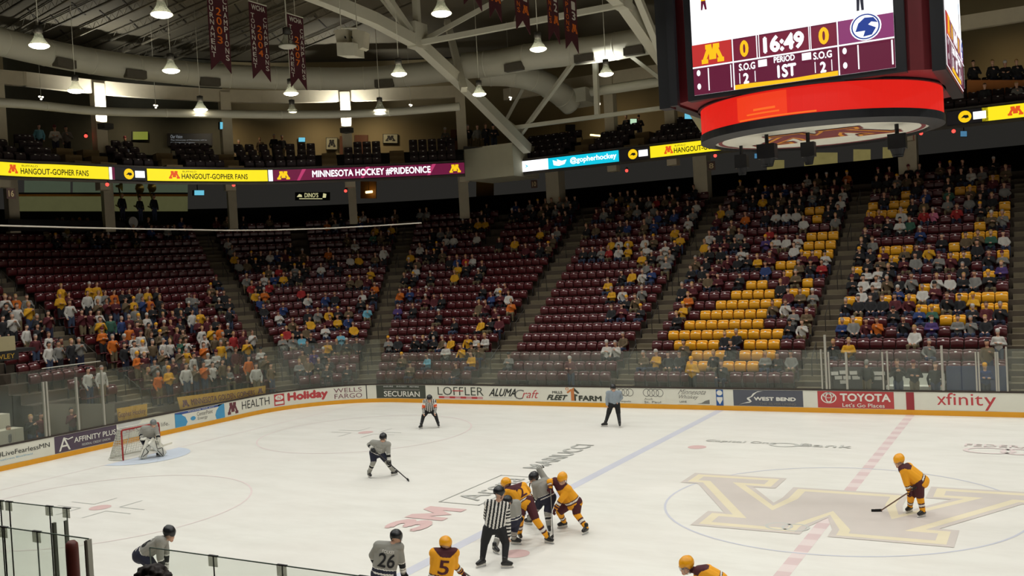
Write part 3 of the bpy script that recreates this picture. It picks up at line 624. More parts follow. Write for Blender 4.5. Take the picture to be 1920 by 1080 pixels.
# people: block, row, seat, clothing (20 more: standing)
PEOPLE_AT = [(1,-1,5,3), (3,-1,1,3), (3,-1,6,8), (4,-1,0,3), (4,-1,2,3), (5,-1,0,28), (5,-1,1,20), (1,0,0,4), (1,0,1,3), (1,0,2,4), (1,0,6,3), (1,0,9,3), (1,0,10,3), (1,0,11,1), 
    (1,0,12,8), (2,0,10,4), (3,0,0,1), (3,0,5,9), (3,0,8,8), (4,0,2,3), (4,0,3,3), (4,0,4,8), (4,0,5,4), (5,0,0,28), (5,0,2,27), (5,0,4,4), (5,0,5,28), (5,0,6,20), 
    (5,0,7,27), (5,0,8,28), (5,0,9,20), (5,0,11,21), (5,0,12,27), (1,1,5,3), (1,1,9,8), (2,1,0,0), (2,1,1,0), (0,1,0,20), (0,1,5,4), (0,1,11,1), (0,1,12,3), (3,1,0,8), 
    (3,1,1,8), (3,1,2,1), (3,1,4,0), (4,1,3,3), (4,1,4,12), (4,1,5,8), (5,1,0,20), (5,1,3,22), (5,1,5,20), (5,1,6,20), (5,1,8,20), (5,1,9,22), (5,1,10,22), (5,1,11,24), 
    (5,1,12,24), (5,1,13,8), (6,1,1,20), (6,1,2,20), (1,2,5,3), (1,2,6,3), (2,2,0,8), (0,2,6,0), (3,2,0,0), (3,2,1,0), (3,2,2,1), (3,2,4,1), (3,2,5,8), (3,2,6,3), (3,2,7,3), 
    (3,2,8,3), (3,2,10,3), (3,2,11,4), (4,2,0,3), (4,2,1,3), (4,2,2,3), (4,2,3,1), (4,2,5,3), (5,2,1,21), (5,2,3,24), (5,2,4,21), (5,2,6,27), (5,2,7,22), (5,2,8,21), 
    (5,2,9,28), (5,2,11,28), (5,2,13,22), (5,2,14,27), (1,3,0,0), (1,3,1,3), (0,3,1,3), (0,3,2,4), (0,3,3,4), (0,3,5,12), (0,3,7,3), (0,3,9,7), (0,3,10,2), (0,3,11,4), 
    (0,3,12,5), (3,3,7,3), (4,3,2,9), (4,3,5,3), (4,3,6,9), (4,3,7,4), (4,3,8,4), (5,3,0,20), (5,3,1,22), (5,3,2,26), (5,3,3,28), (5,3,4,28), (5,3,5,20), (5,3,7,20), 
    (5,3,8,31), (5,3,9,20), (5,3,10,20), (5,3,11,28), (5,3,12,20), (5,3,13,20), (5,3,14,23), (1,4,0,8), (1,4,1,4), (1,4,11,3), (0,4,0,3), (0,4,1,2), (0,4,2,3), (0,4,5,11), 
    (0,4,6,5), (0,4,8,3), (3,4,0,2), (3,4,1,3), (3,4,2,1), (3,4,5,3), (4,4,1,1), (4,4,4,0), (4,4,6,8), (4,4,7,3), (4,4,8,6), (5,4,2,23), (5,4,3,27), (5,4,4,21), (5,4,5,20), 
    (5,4,7,28), (5,4,8,22), (5,4,10,28), (5,4,11,23), (5,4,12,20), (5,4,13,20), (5,4,14,22), (5,4,15,27), (6,4,0,24), (6,4,1,23), (6,4,2,24), (6,4,3,20), (1,5,2,0), 
    (1,5,3,8), (1,5,11,1), (2,5,0,3), (2,5,2,2), (2,5,3,3), (0,5,2,1), (0,5,3,3), (0,5,4,3), (0,5,7,2), (0,5,8,2), (0,5,9,3), (0,5,10,3), (0,5,11,3), (0,5,12,3), (3,5,1,2), 
    (3,5,8,3), (4,5,2,5), (4,5,3,1), (4,5,4,2), (4,5,6,1), (4,5,8,8), (5,5,3,23), (5,5,4,22), (5,5,5,22), (5,5,7,23), (5,5,8,22), (5,5,9,28), (5,5,10,23), (5,5,11,28), 
    (5,5,12,22), (5,5,13,27), (5,5,16,27), (6,5,1,8), (6,5,2,20), (6,5,3,22), (1,6,0,4), (1,6,1,8), (1,6,2,2), (1,6,11,7), (2,6,1,8), (2,6,2,3), (0,6,5,2), (0,6,6,0), 
    (0,6,8,5), (0,6,10,3), (0,6,11,0), (3,6,0,7), (3,6,3,2), (3,6,4,8), (3,6,12,3), (3,6,14,12), (4,6,0,9), (4,6,2,8), (4,6,3,3), (4,6,4,1), (4,6,5,4), (4,6,6,3), (4,6,9,0), 
    (5,6,1,23), (5,6,4,21), (5,6,5,20), (5,6,6,23), (5,6,7,22), (5,6,8,22), (5,6,10,20), (5,6,11,28), (5,6,12,22), (5,6,13,25), (5,6,14,31), (5,6,15,21), (6,6,2,23), 
    (6,6,3,20), (1,7,3,3), (1,7,11,2), (1,7,12,3), (2,7,1,4), (2,7,3,0), (2,7,4,1), (0,7,1,3), (0,7,2,4), (0,7,3,3), (0,7,4,0), (0,7,5,0), (0,7,7,4), (0,7,8,3), (0,7,9,8), 
    (0,7,10,0), (0,7,11,0), (0,7,12,3), (3,7,1,0), (3,7,2,2), (3,7,3,5), (3,7,9,3), (3,7,10,2), (3,7,11,2), (4,7,1,3), (4,7,9,5), (4,7,11,3), (5,7,5,23), (5,7,6,23), 
    (5,7,8,23), (5,7,9,23), (5,7,11,24), (5,7,15,20), (5,7,16,22), (5,7,17,22), (6,7,0,22), (6,7,1,23), (6,7,3,20), (6,7,4,23), (1,8,2,8), (1,8,3,2), (1,8,7,3), (1,8,9,2), 
    (1,8,10,8), (2,8,5,1), (0,8,0,12), (0,8,3,3), (0,8,9,3), (0,8,10,0), (0,8,11,0), (0,8,12,3), (3,8,2,2), (3,8,3,0), (3,8,5,3), (3,8,12,2), (3,8,13,2), (3,8,14,5), 
    (3,8,15,7), (4,8,0,3), (4,8,1,0), (4,8,4,3), (4,8,5,5), (4,8,7,0), (4,8,12,5), (5,8,0,3), (5,8,1,3), (5,8,4,24), (5,8,8,23), (5,8,9,27), (5,8,10,25), (5,8,11,21), 
    (5,8,12,28), (5,8,13,22), (5,8,14,22), (5,8,15,28), (5,8,18,20), (6,8,1,21), (6,8,2,20), (6,8,3,23), (1,9,0,6), (1,9,1,3), (1,9,2,8), (1,9,5,5), (1,9,10,2), (1,9,11,3), 
    (1,9,12,3), (2,9,1,5), (2,9,2,0), (2,9,3,1), (2,9,4,3), (0,9,0,4), (0,9,1,3), (0,9,3,3), (0,9,4,2), (0,9,5,4), (0,9,7,4), (0,9,8,2), (0,9,9,3), (0,9,10,8), (0,9,11,3), 
    (4,9,0,7), (4,9,8,6), (4,9,12,7), (4,9,13,1), (5,9,0,3), (5,9,1,3), (5,9,2,2), (5,9,4,4), (5,9,8,23), (5,9,9,21), (5,9,10,24), (5,9,11,23), (5,9,12,23), (5,9,13,27), 
    (5,9,14,24), (5,9,15,20), (5,9,16,20), (5,9,18,22), (5,9,19,21), (6,9,0,24), (6,9,2,20), (1,10,0,0), (1,10,1,2), (1,10,2,2), (1,10,5,2), (1,10,6,1), (1,10,7,3), 
    (1,10,8,3), (1,10,9,2), (1,10,11,3), (1,10,12,8), (2,10,0,4), (2,10,2,4), (0,10,2,3), (0,10,6,1), (0,10,7,3), (0,10,8,8), (0,10,10,2), (0,10,11,3), (0,10,12,3), 
    (3,10,7,3), (3,10,10,1), (3,10,13,3), (3,10,15,3), (3,10,16,3), (4,10,1,2), (4,10,2,8), (4,10,3,8), (4,10,12,6), (4,10,13,3), (4,10,14,6), (5,10,1,8), (5,10,14,21), 
    (5,10,15,21), (5,10,18,21), (6,10,0,7), (6,10,1,8), (1,11,3,0), (1,11,5,2), (1,11,8,0), (1,11,10,3), (1,11,11,3), (2,11,0,4), (2,11,1,4), (2,11,2,3), (2,11,3,1), 
    (0,11,0,0), (0,11,1,11), (0,11,2,8), (0,11,3,8), (0,11,5,3), (0,11,11,4), (0,11,12,3), (3,11,7,3), (3,11,9,3), (3,11,10,1), (3,11,15,0), (4,11,1,1), (4,11,9,3), 
    (4,11,10,3), (4,11,11,1), (4,11,12,5), (4,11,13,0), (4,11,15,4), (5,11,0,3), (1,12,3,0), (1,12,4,0), (1,12,5,0), (1,12,6,12), (1,12,8,3), (1,12,9,3), (1,12,10,2), 
    (1,12,11,2), (1,12,12,1), (2,12,0,3), (2,12,1,0), (2,12,3,0), (2,12,5,1), (2,12,6,0), (2,12,7,6), (2,12,8,4), (2,12,9,3), (2,12,10,3), (0,12,7,5), (0,12,12,3), 
    (3,12,9,0), (3,12,10,6), (3,12,11,5), (3,12,12,3), (3,12,16,8), (3,12,17,3), (4,12,5,3), (4,12,7,0), (4,12,9,3), (4,12,10,4), (4,12,12,6), (4,12,13,8), (1,13,6,6), 
    (1,13,9,4), (1,13,10,3), (1,13,11,3), (1,13,12,0), (2,13,0,1), (2,13,3,8), (2,13,4,0), (2,13,6,1), (2,13,7,0), (2,13,8,1), (0,13,0,4), (0,13,1,8), (0,13,8,11), 
    (0,13,9,0), (0,13,10,3), (3,13,0,8), (3,13,1,3), (3,13,3,2), (3,13,14,8), (3,13,15,3), (3,13,16,3), (3,13,18,1), (4,13,0,20), (4,13,1,8), (4,13,3,1), (4,13,4,0), 
    (4,13,6,3), (4,13,9,2), (4,13,10,3), (4,13,11,3), (4,13,12,3), (4,13,15,3), (4,13,16,8), (4,13,17,4), (1,14,0,4), (1,14,3,0), (1,14,10,8), (2,14,1,1), (0,14,2,3), 
    (0,14,4,6), (0,14,6,10), (0,14,7,6), (0,14,9,0), (0,14,11,2), (0,14,12,2), (3,14,0,8), (3,14,5,1), (3,14,7,3), (3,14,14,2), (3,14,15,3), (3,14,17,0), (4,14,7,7), 
    (4,14,10,8), (4,14,12,2), (4,14,13,5), (4,14,14,0), (4,14,15,3), (4,14,16,3), (4,14,18,1), (1,15,0,3), (1,15,1,3), (1,15,4,0), (1,15,5,0), (1,15,6,0), (1,15,7,3), 
    (1,15,9,7), (1,15,12,2), (2,15,0,0), (2,15,4,5), (2,15,5,8), (2,15,7,5), (2,15,8,3), (2,15,11,8), (2,15,12,3), (0,15,1,3), (0,15,2,3), (0,15,3,4), (0,15,5,4), 
    (0,15,7,8), (0,15,8,3), (3,15,0,4), (3,15,2,1), (3,15,8,0), (3,15,11,0), (3,15,12,0), (3,15,14,3), (4,15,4,0), (4,15,10,3), (4,15,17,4), (1,16,0,0), (1,16,1,3), 
    (1,16,4,3), (1,16,5,3), (1,16,6,3), (1,16,11,4), (1,16,12,1), (2,16,0,4), (2,16,2,5), (2,16,3,3), (2,16,4,5), (2,16,5,4), (0,16,0,4), (0,16,2,3), (0,16,3,8), 
    (0,16,5,11), (0,16,7,5), (0,16,11,3), (3,16,2,2), (3,16,13,4), (3,16,14,4), (3,16,15,3), (4,16,0,3), (4,16,1,8), (4,16,2,11), (4,16,5,8), (4,16,17,0), (1,17,0,0), 
    (1,17,1,3), (1,17,2,3), (1,17,3,4), (1,17,4,3), (1,17,5,3), (1,17,6,8), (1,17,7,3), (1,17,8,1), (1,17,9,3), (1,17,11,3), (2,17,0,0), (2,17,1,3), (2,17,2,2), (2,17,3,3), 
    (2,17,5,4), (2,17,7,4), (2,17,8,8), (2,17,10,3), (2,17,11,4), (2,17,12,2), (0,17,1,2), (0,17,5,3), (0,17,8,3), (0,17,10,3), (3,17,0,3), (3,17,1,2), (3,17,3,3), 
    (3,17,9,1), (3,17,10,1), (3,17,11,3), (3,17,12,3), (4,17,0,1), (4,17,2,1), (5,17,7,3), (5,17,10,3), (5,17,11,3), (5,17,12,3), (5,17,16,3), (1,18,0,8), (1,18,1,2), 
    (1,18,3,4), (1,18,4,2), (1,18,6,5), (1,18,7,3), (1,18,8,5), (1,18,9,3), (1,18,10,3), (2,18,3,8), (2,18,4,8), (2,18,5,6), (2,18,6,4), (2,18,7,3), (2,18,8,4), (2,18,10,2), 
    (0,18,0,8), (0,18,2,4), (0,18,3,0), (0,18,4,3), (0,18,5,3), (0,18,8,8), (0,18,9,8), (0,18,10,4), (0,18,11,3), (0,18,12,3), (3,18,0,3), (3,18,1,3), (3,18,2,4), 
    (3,18,3,3), (3,18,4,8), (3,18,5,3), (3,18,7,3), (3,18,8,3), (3,18,10,3), (4,18,0,2), (4,18,1,3), (4,18,3,3), (4,18,4,5), (4,18,7,4), (4,18,8,7), (5,18,1,3), (5,18,2,3), 
    (5,18,3,4), (5,18,5,5), (5,18,7,3), (5,18,11,8), (5,18,12,3), (5,18,15,4), (5,18,17,8), (1,19,0,7), (1,19,1,3), (1,19,2,3), (1,19,3,8), (1,19,4,0), (1,19,9,3), 
    (1,19,11,8), (2,19,1,3), (2,19,3,3), (2,19,4,3), (2,19,8,3), (2,19,9,3), (2,19,10,8), (2,19,11,4), (0,19,1,3), (0,19,4,3), (0,19,5,2), (0,19,6,8), (0,19,8,3), 
    (0,19,9,3), (0,19,11,2), (0,19,12,3), (3,19,0,3), (3,19,1,4), (3,19,2,4), (3,19,3,8), (3,19,4,8), (3,19,5,2), (3,19,6,4), (3,19,8,5), (3,19,10,3), (3,19,18,4), 
    (3,19,19,4), (4,19,0,8), (4,19,4,0), (4,19,5,1), (4,19,7,3), (4,19,8,8), (4,19,14,8), (4,19,17,3), (4,19,18,4), (4,19,19,8), (4,19,20,2), (5,19,1,5), (5,19,5,3), 
    (5,19,8,8), (5,19,12,8), (5,19,13,4), (5,19,14,3), (5,19,15,8), (5,19,16,4), ]
# empty yellow seats: block, row, seat
YELLOW_AT = [(1,0,3), (1,0,4), (1,0,5), (1,0,7), (1,0,8), (1,1,2), (1,1,3), (1,1,4), (1,1,6), (1,1,7), (1,1,8), (1,2,2), (1,2,3), (1,2,4), (1,2,7), (1,2,8), (1,2,9), (1,2,10), 
    (1,3,2), (1,3,3), (1,3,4), (1,3,5), (1,3,6), (1,3,7), (1,3,8), (1,3,9), (1,3,10), (1,3,11), (1,4,4), (1,4,5), (1,4,6), (1,4,7), (1,4,8), (1,4,9), (1,4,10), (0,4,3), 
    (0,4,4), (0,4,11), (0,4,12), (1,5,4), (1,5,5), (1,5,6), (1,5,7), (1,5,8), (1,5,9), (0,5,0), (0,5,1), (0,5,5), (0,5,6), (1,6,3), (1,6,4), (1,6,5), (1,6,6), (1,6,7), 
    (1,6,8), (0,6,0), (0,6,1), (0,6,2), (0,6,3), (0,6,7), (0,6,9), (0,6,12), (1,7,1), (1,7,2), (1,7,4), (1,7,5), (1,7,6), (1,7,7), (0,7,6), (1,8,1), (1,8,5), (1,8,6), 
    (0,8,1), (1,9,3), (0,9,12), (1,10,3), (1,10,4), (0,10,0), (0,10,3), (0,10,4), (0,10,9), (1,11,0), (1,11,1), (1,11,2), (0,11,4), (0,11,8), (0,11,9), (0,11,10), (1,12,0), 
    (1,12,1), (1,12,2), (0,12,1), (0,12,2), (0,12,3), (1,13,0), (1,13,1), (1,13,2), (0,13,2), (0,14,0), (0,14,1), (1,15,2), (0,15,0), (0,15,9), (0,15,10), (0,15,11), 
    (0,15,12), (1,16,2), (1,16,3), (0,16,9), (0,16,10), (0,16,12), (0,17,3), (0,17,4), (0,17,9), (0,18,1), ]
CODES = 'w y m k g b r o n c p e u'.split(); BLOCKS = 'A B C D E F G H'.split()
OCC = {(BLOCKS[b], k, j): (CODES[c-20].upper() if c >= 20 else CODES[c]) for b, k, j, c in PEOPLE_AT}
OCC.update({(BLOCKS[b], k, j): '#' for b, k, j in YELLOW_AT})
SEATS = seats(); SEATINFO = []
for q in SEATS:
    c = OCC.get(q[:3], '.')
    P = np.array(q[3:6]); d = P-CAM; dep = d@FW; px = 960+FPX*(d@RT)/dep; py = 540-FPX*(d@UP)/dep
    SEATINFO.append((q, c, np.linalg.norm(d), px, py))
BLOCK = {'A': 'block behind the penalty box', 'B': 'block above the slate advert', 'C': 'block above the four-ring adverts', 'D': 'block above the dark grey advert', 'E': 'corner block', 'F': 'student block behind goal', 'G': 'block over the tunnel', 'H': 'block past the penalty box'}
def where(q): return f'{ORD[q[1]+2]} row, {ORD[q[2]+1]} place in, {BLOCK[q[0]]}'
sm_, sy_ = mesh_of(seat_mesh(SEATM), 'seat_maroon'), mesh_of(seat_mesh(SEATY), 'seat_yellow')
empt = sorted([t for t in SEATINFO if t[1] in '.#' and -5 < t[3] < 1925 and t[0][1] >= (1 if t[0][0] not in 'FG' else 4)], key=lambda t: t[2])
single = set(id(t) for t in empt[:300])
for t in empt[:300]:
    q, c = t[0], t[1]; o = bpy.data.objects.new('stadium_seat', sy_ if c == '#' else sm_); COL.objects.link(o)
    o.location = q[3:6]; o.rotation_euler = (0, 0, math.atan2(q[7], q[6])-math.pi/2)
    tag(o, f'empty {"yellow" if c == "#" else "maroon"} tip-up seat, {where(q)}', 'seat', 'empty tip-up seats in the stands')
def gather(me, places, M0=None):
    """numpy copy of a mesh at many (x, y, z, rot) places"""
    n = len(me.vertices); co = np.empty(n*3); me.vertices.foreach_get('co', co); co = co.reshape(n, 3)
    fs = [tuple(p.vertices) for p in me.polygons]; mi = [p.material_index for p in me.polygons]; sm = [p.use_smooth for p in me.polygons]
    V = []; Fc = []; 
    for i, (x, y, z, a) in enumerate(places):
        c, s = math.cos(a), math.sin(a); V.append(np.stack([x+co[:, 0]*c-co[:, 1]*s, y+co[:, 0]*s+co[:, 1]*c, z+co[:, 2]], 1)); Fc += [tuple(k+i*n for k in f) for f in fs]
    return (np.concatenate(V) if V else np.zeros((0, 3))), Fc, mi*len(places), sm*len(places)
def merged(name, parts):
    V = []; F_ = []; MI = []; SM = []; mats = []; off = 0
    for me, places, over in parts:
        if not places: continue
        v, f, mi, sm = gather(me, places); V.append(v); F_ += [tuple(k+off for k in t) for t in f]; off += len(v)
        loc = [over.get(m.name, m) if over else m for m in me.materials]
        for m in loc:
            if m not in mats: mats.append(m)
        MI += [mats.index(loc[k]) for k in mi]; SM += sm
    me = bpy.data.meshes.new(name); me.from_pydata(np.concatenate(V).tolist(), [], F_)
    for m in mats: me.materials.append(m)
    me.polygons.foreach_set('material_index', MI); me.polygons.foreach_set('use_smooth', SM); me.update()
    o = bpy.data.objects.new(name, me); COL.objects.link(o); return o
rot = lambda q: math.atan2(q[7], q[6])-math.pi/2
UPPER_SEATS = []                                          # filled by the upper deck below
rest = [t for t in SEATINFO if id(t) not in single]
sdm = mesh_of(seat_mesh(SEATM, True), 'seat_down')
# ------------------------------------------------------------------ spectators
SKIN = mat('skin', (190, 140, 112), .6, var=.05); SKIN2 = mat('skin_pale', (206, 160, 134), .6, var=.05)
HAIRS = [mat('hair_'+k, c, .6) for k, c in dict(dark=(40, 30, 24), brown=(84, 58, 36), blond=(170, 132, 76), grey=(140, 134, 128), black=(24, 22, 22)).items()]
CLOTH = {k: mat('cloth_'+n, c, .85, var=.12, scale=8) for k, n, c in (('w', 'white', (190, 185, 177)), ('y', 'gold', (206, 151, 25)), ('m', 'maroon', (79, 22, 29)), ('k', 'black', (27, 26, 28)), ('g', 'grey', (120, 118, 113)), ('b', 'blue', (37, 56, 103)), ('r', 'red', (151, 34, 34)), ('o', 'orange', (194, 99, 22)), ('n', 'tan', (96, 79, 56)), ('c', 'sky_blue', (103, 163, 182)), ('p', 'pink', (189, 103, 129)), ('e', 'green', (49, 89, 72)), ('u', 'purple', (72, 51, 106)))}
CNAME = dict(w='white', y='gold', m='maroon', k='black', g='grey', b='blue', r='red', o='orange', n='tan', c='sky blue', p='pink', e='green', u='purple')
PANTS = [mat('trousers_'+k, c, .85) for k, c in dict(jeans=(52, 62, 86), black=(28, 28, 32), khaki=(110, 96, 70), navy=(34, 38, 60)).items()]
def spectator_caps(sit, v):
    r = random.Random(v*7+sit); j = lambda s=.02: r.uniform(-s, s)
    if sit:
        hx, ln = j(.03), r.uniform(-.1, .06); hip = np.array([0, -.14, .5]); sh = np.array([hx*.5, -.08+ln, 1.0]); hd = np.array([hx, -.13+ln*1.5, 1.27])
        kn = [np.array([s*(.13+abs(j(.05))), -.52+j(.03), .54]) for s in (-1, 1)]; ft = [np.array([k[0]*.9, -.5, .1]) for k in kn]
        style = v % 4
        ha = {0: [(-.1, -.4, .62), (.1, -.4, .62)], 1: [(-.06, -.33, .85), (.08, -.31, .83)], 2: [(-.17, -.45, .64), (.05, -.34, .92)], 3: [(-.04, -.36, .75), (.04, -.38, .75)]}[style]
        el = [(-.27, -.18+ln*.5, .76), (.27, -.18+ln*.5, .76)]
    else:
        hx = j(.04); hip = np.array([0, -.28, .92]); sh = np.array([hx*.5, -.28, 1.42]); hd = np.array([hx, -.31, 1.68])
        kn = [np.array([s*.1, -.3, .5]) for s in (-1, 1)]; ft = [np.array([s*.11, -.28, .08]) for s in (-1, 1)]
        style = v % 4
        ha = {0: [(-.25, -.36, .85), (.25, -.36, .85)], 1: [(.06, -.5, 1.18), (-.06, -.5, 1.2)], 2: [(-.22, -.38, .85), (.04, -.52, 1.3)], 3: [(-.05, -.52, 1.36), (.05, -.52, 1.36)]}[style]
        el = [(-.29, -.27, 1.12), (.29, -.27, 1.12)]
    L3 = lambda p: np.array(p, float)
    shl, shr = sh+L3((-.17, 0, -.03)), sh+L3((.17, 0, -.03))
    caps = [(hd, .095, hd+L3((0, -.015, -.06)), .08, 'skin'), (hd+L3((0, .012, .045)), .097, hd+L3((0, .04, -.03)), .085, 'hair'), (sh+L3((0, 0, .02)), .06, hd+L3((0, .02, -.08)), .055, 'skin'), (hd+L3((0, -.1, -.02)), .018, hd+L3((0, -.1, -.035)), .02, 'skin'),
            (shl, .085, shr, .085, 'shirt'), (sh+L3((0, 0, -.1)), .15, hip+L3((0, 0, .08)), .145, 'shirt'), (sh+L3((-.07, 0, -.08)), .11, hip+L3((-.06, 0, .08)), .11, 'shirt'), (sh+L3((.07, 0, -.08)), .11, hip+L3((.06, 0, .08)), .11, 'shirt')]
    for s, S_, i in ((-1, shl, 0), (1, shr, 1)):
        caps += [(S_, .075, L3(el[i]), .058, 'shirt'), (L3(el[i]), .058, L3(ha[i]), .045, 'shirt'), (L3(ha[i]), .045, L3(ha[i])+(L3(ha[i])-L3(el[i]))*.22, .04, 'skin')]
        h = hip+L3((s*.09, 0, -.02)); caps += [(h, .105, kn[i], .075, 'pants'), (kn[i], .072, ft[i], .055, 'pants'), (ft[i]+L3((0, .02, -.02)), .05, ft[i]+L3((0, -.14, -.04)), .042, 'shoe')]
    if v % 3 == 1: caps.append((hd+L3((0, -.0, .05)), .103, hd+L3((0, -.02, .06)), .1, 'cap'))
    return caps
DUMMY = {'shirt': CLOTH['k'], 'pants': PANTS[0], 'skin': SKIN, 'hair': HAIRS[0], 'shoe': BLACK, 'cap': MAROON}
SPEC = {}
for sit in (1, 0):
    for v in range(4):
        for res in (0, 1):
            caps = spectator_caps(sit, v); me = capsules_mesh(caps, .03 if res == 0 else .052, 'spectator_body', 1); colour_by_capsule(me, caps, DUMMY); SPEC[(sit, v, res)] = me
people = sorted([t for t in SEATINFO if t[1] not in '.#' and -12 < t[3] < 1932], key=lambda t: t[2])
SLOTS = list(DUMMY)
def dress(o, c, r):
    ms = {'shirt': CLOTH[c], 'pants': r.choice(PANTS), 'skin': r.choice((SKIN, SKIN2)), 'hair': r.choice(HAIRS), 'cap': r.choice((MAROON, GOLD, CLOTH['w'], BLACK))}
    for i, nm in enumerate(SLOTS):
        if nm in ms: o.material_slots[i].link = 'OBJECT'; o.material_slots[i].material = ms[nm]
def person_at(c, loc, rz, stand, label, group, r, res=0, v=None):
    v = r.randrange(4) if v is None else v; o = bpy.data.objects.new('person', SPEC[(0 if stand else 1, v, res)]); COL.objects.link(o)
    o.location = tuple(map(float, loc)); o.rotation_euler = (0, 0, rz); s = r.uniform(.94, 1.05); o.scale = (s, s, s); dress(o, c.lower(), r)
    tag(o, label, 'person', group); return o
NI = 285
for t in people[:NI]:
    q, c = t[0], t[1]; r = random.Random(hash((ord(q[0]), q[1], q[2])) & 0xffff); st = c.isupper()
    person_at(c, (q[3], q[4], q[5]+.003), rot(q)+r.uniform(-.3, .3), st, f'{"standing" if st else "sitting"} fan in {CNAME[c.lower()]}, {where(q)}', 'spectators in the stands', r)
parts = {}
for t in people[NI:]:
    q, c = t[0], t[1]; r = random.Random(hash((ord(q[0]), q[1], q[2])) & 0xffff); st = c.isupper(); v = r.randrange(4)
    parts.setdefault((0 if st else 1, v, c.lower(), r.randrange(3)), []).append((q[3], q[4], q[5]+.003, rot(q)+r.uniform(-.3, .3)))
crowd = merged('spectator_crowd', [(SPEC[(k[0], k[1], 1)], pl, {CLOTH['k'].name: CLOTH[k[2]], HAIRS[0].name: HAIRS[k[3]], PANTS[0].name: PANTS[k[3]], MAROON.name: (MAROON, GOLD, CLOTH['w'])[k[3]]}) for k, pl in parts.items()])
tag(crowd, 'crowd of dim spectators filling the upper rows of the stands', 'crowd', kind='stuff')
# ------------------------------------------------------------------ upper deck, ribbon displays, concourse
def catmull(P, n=8):
    P = [np.array(p, float) for p in P]; Q = [2*P[0]-P[1]]+P+[2*P[-1]-P[-2]]; out = []
    for i in range(1, len(Q)-2):
        for k in range(n):
            t = k/n; a, b, c, d = Q[i-1:i+3]
            out.append(.5*((2*b)+(c-a)*t+(2*a-5*b+4*c-d)*t*t+(3*b-a-3*c+d)*t**3))
    return out+[P[-1]]
def unit3(v): return v/(np.linalg.norm(v)+1e-9)
ZR_ = 21.6
class Path:
    def __init__(s, pts):
        s.p = [np.array(q[:2], float) for q in pts]; s.L = np.concatenate([[0], np.cumsum([np.linalg.norm(b-a) for a, b in zip(s.p, s.p[1:])])]); s.T = s.L[-1]
        s.n = []
        for i in range(len(s.p)):
            t = s.p[min(i+1, len(s.p)-1)]-s.p[max(i-1, 0)]; t /= np.linalg.norm(t); s.n.append(np.array([-t[1], t[0]]))
    def at(s, u, d=0.0):
        i = int(np.clip(np.searchsorted(s.L, u)-1, 0, len(s.p)-2)); f = (u-s.L[i])/(s.L[i+1]-s.L[i])
        n = s.n[i]*(1-f)+s.n[i+1]*f; n /= np.linalg.norm(n)
        return s.p[i]+(s.p[i+1]-s.p[i])*f+n*d, n
    def off(s, d): return [(tuple(p+n*d), tuple(n)) for p, n in zip(s.p, s.n)]
    def u_px(s, px, z):
        us = np.linspace(0, s.T, 1500); best = None
        for u in us:
            p, _ = s.at(u); v = np.array([p[0], p[1], z])-CAM; dep = v@FW; x = 960+FPX*(v@RT)/dep
            if best is None or abs(x-px) < best[0]: best = (abs(x-px), u)
        return best[1]
END = Path(catmull([(-39.2, -9), (-39.4, 2.8), (-38.9, 5.6), (-38.4, 8.5), (-37.9, 10.6), (-37.1, 12.5), (-35.0, 16.4), (-32.7, 18.6), (-30.2, 20.6), (-27.7, 22.4), (-25.7, 23.7)]))
SIDE = Path([(-24.7, 26.4), (-10, 26.4), (16, 26.4)])
ZB, ZT_ = 12.6, 13.32
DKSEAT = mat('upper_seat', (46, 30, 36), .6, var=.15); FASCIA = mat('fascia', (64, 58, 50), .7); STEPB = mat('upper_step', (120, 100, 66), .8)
UF = mat('upper_riser', (40, 36, 34), .8)
deck_z = [13.1, 13.55, 14.0, 14.45]; deck_d = [.15, 1.1, 2.0, 2.9]
for nm, P in (('end', END), ('side', SIDE)):
    mb = MB(); D_ = lambda d: P.off(d)
    strip([D_(0.02), D_(.5), D_(3), D_(9)], [ZB-.15, ZB-.1, 13.75, 14.25], UF, mb)                     # underside
    strip([D_(.02), D_(.02)], [ZB-.15, ZT_+.12], FASCIA, mb); strip([D_(.02), D_(.2)], [ZT_+.12, ZT_+.12], FASCIA, mb); strip([D_(.2), D_(.2)], [ZT_+.12, 13.1], FASCIA, mb)
    for i in range(4):
        d1 = deck_d[i+1] if i < 3 else 9.0
        strip([D_(deck_d[i]), D_(d1)], [deck_z[i], deck_z[i]], UF, mb)
        if i < 3: strip([D_(d1), D_(d1)], [deck_z[i], deck_z[i+1]], UF, mb)
    struct(mb.build('floor_upper_deck_'+nm))
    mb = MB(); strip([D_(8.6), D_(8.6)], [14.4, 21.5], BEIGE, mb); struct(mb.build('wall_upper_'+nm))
mb = MB(); q0, q1 = END.at(END.T, 8.6)[0], SIDE.at(0, 8.6)[0]; mb.add([(*q0, 14.4), (*q1, 14.4), (*q1, 21.5), (*q0, 21.5)], [(0, 1, 2, 3)], BEIGE); mb.add([(*END.at(END.T, .1)[0], 14.3), (*q0, 14.3), (*q1, 14.3), (*SIDE.at(0, .1)[0], 14.3)], [(0, 1, 2, 3)], UF); struct(mb.build('wall_upper_corner'))
mb = MB(); WL = [END.at(u, 8.5)[0] for u in np.linspace(0, END.u_px(480, 15), 14)]; strip([[(tuple(p), 0) for p in WL]]*2, [14.4, 21.5], mat('olive_wall', (74, 72, 58), .85, var=.12), mb); struct(mb.build('wall_upper_dark'))  # dim end of the upper wall, its shade put into a darker colour
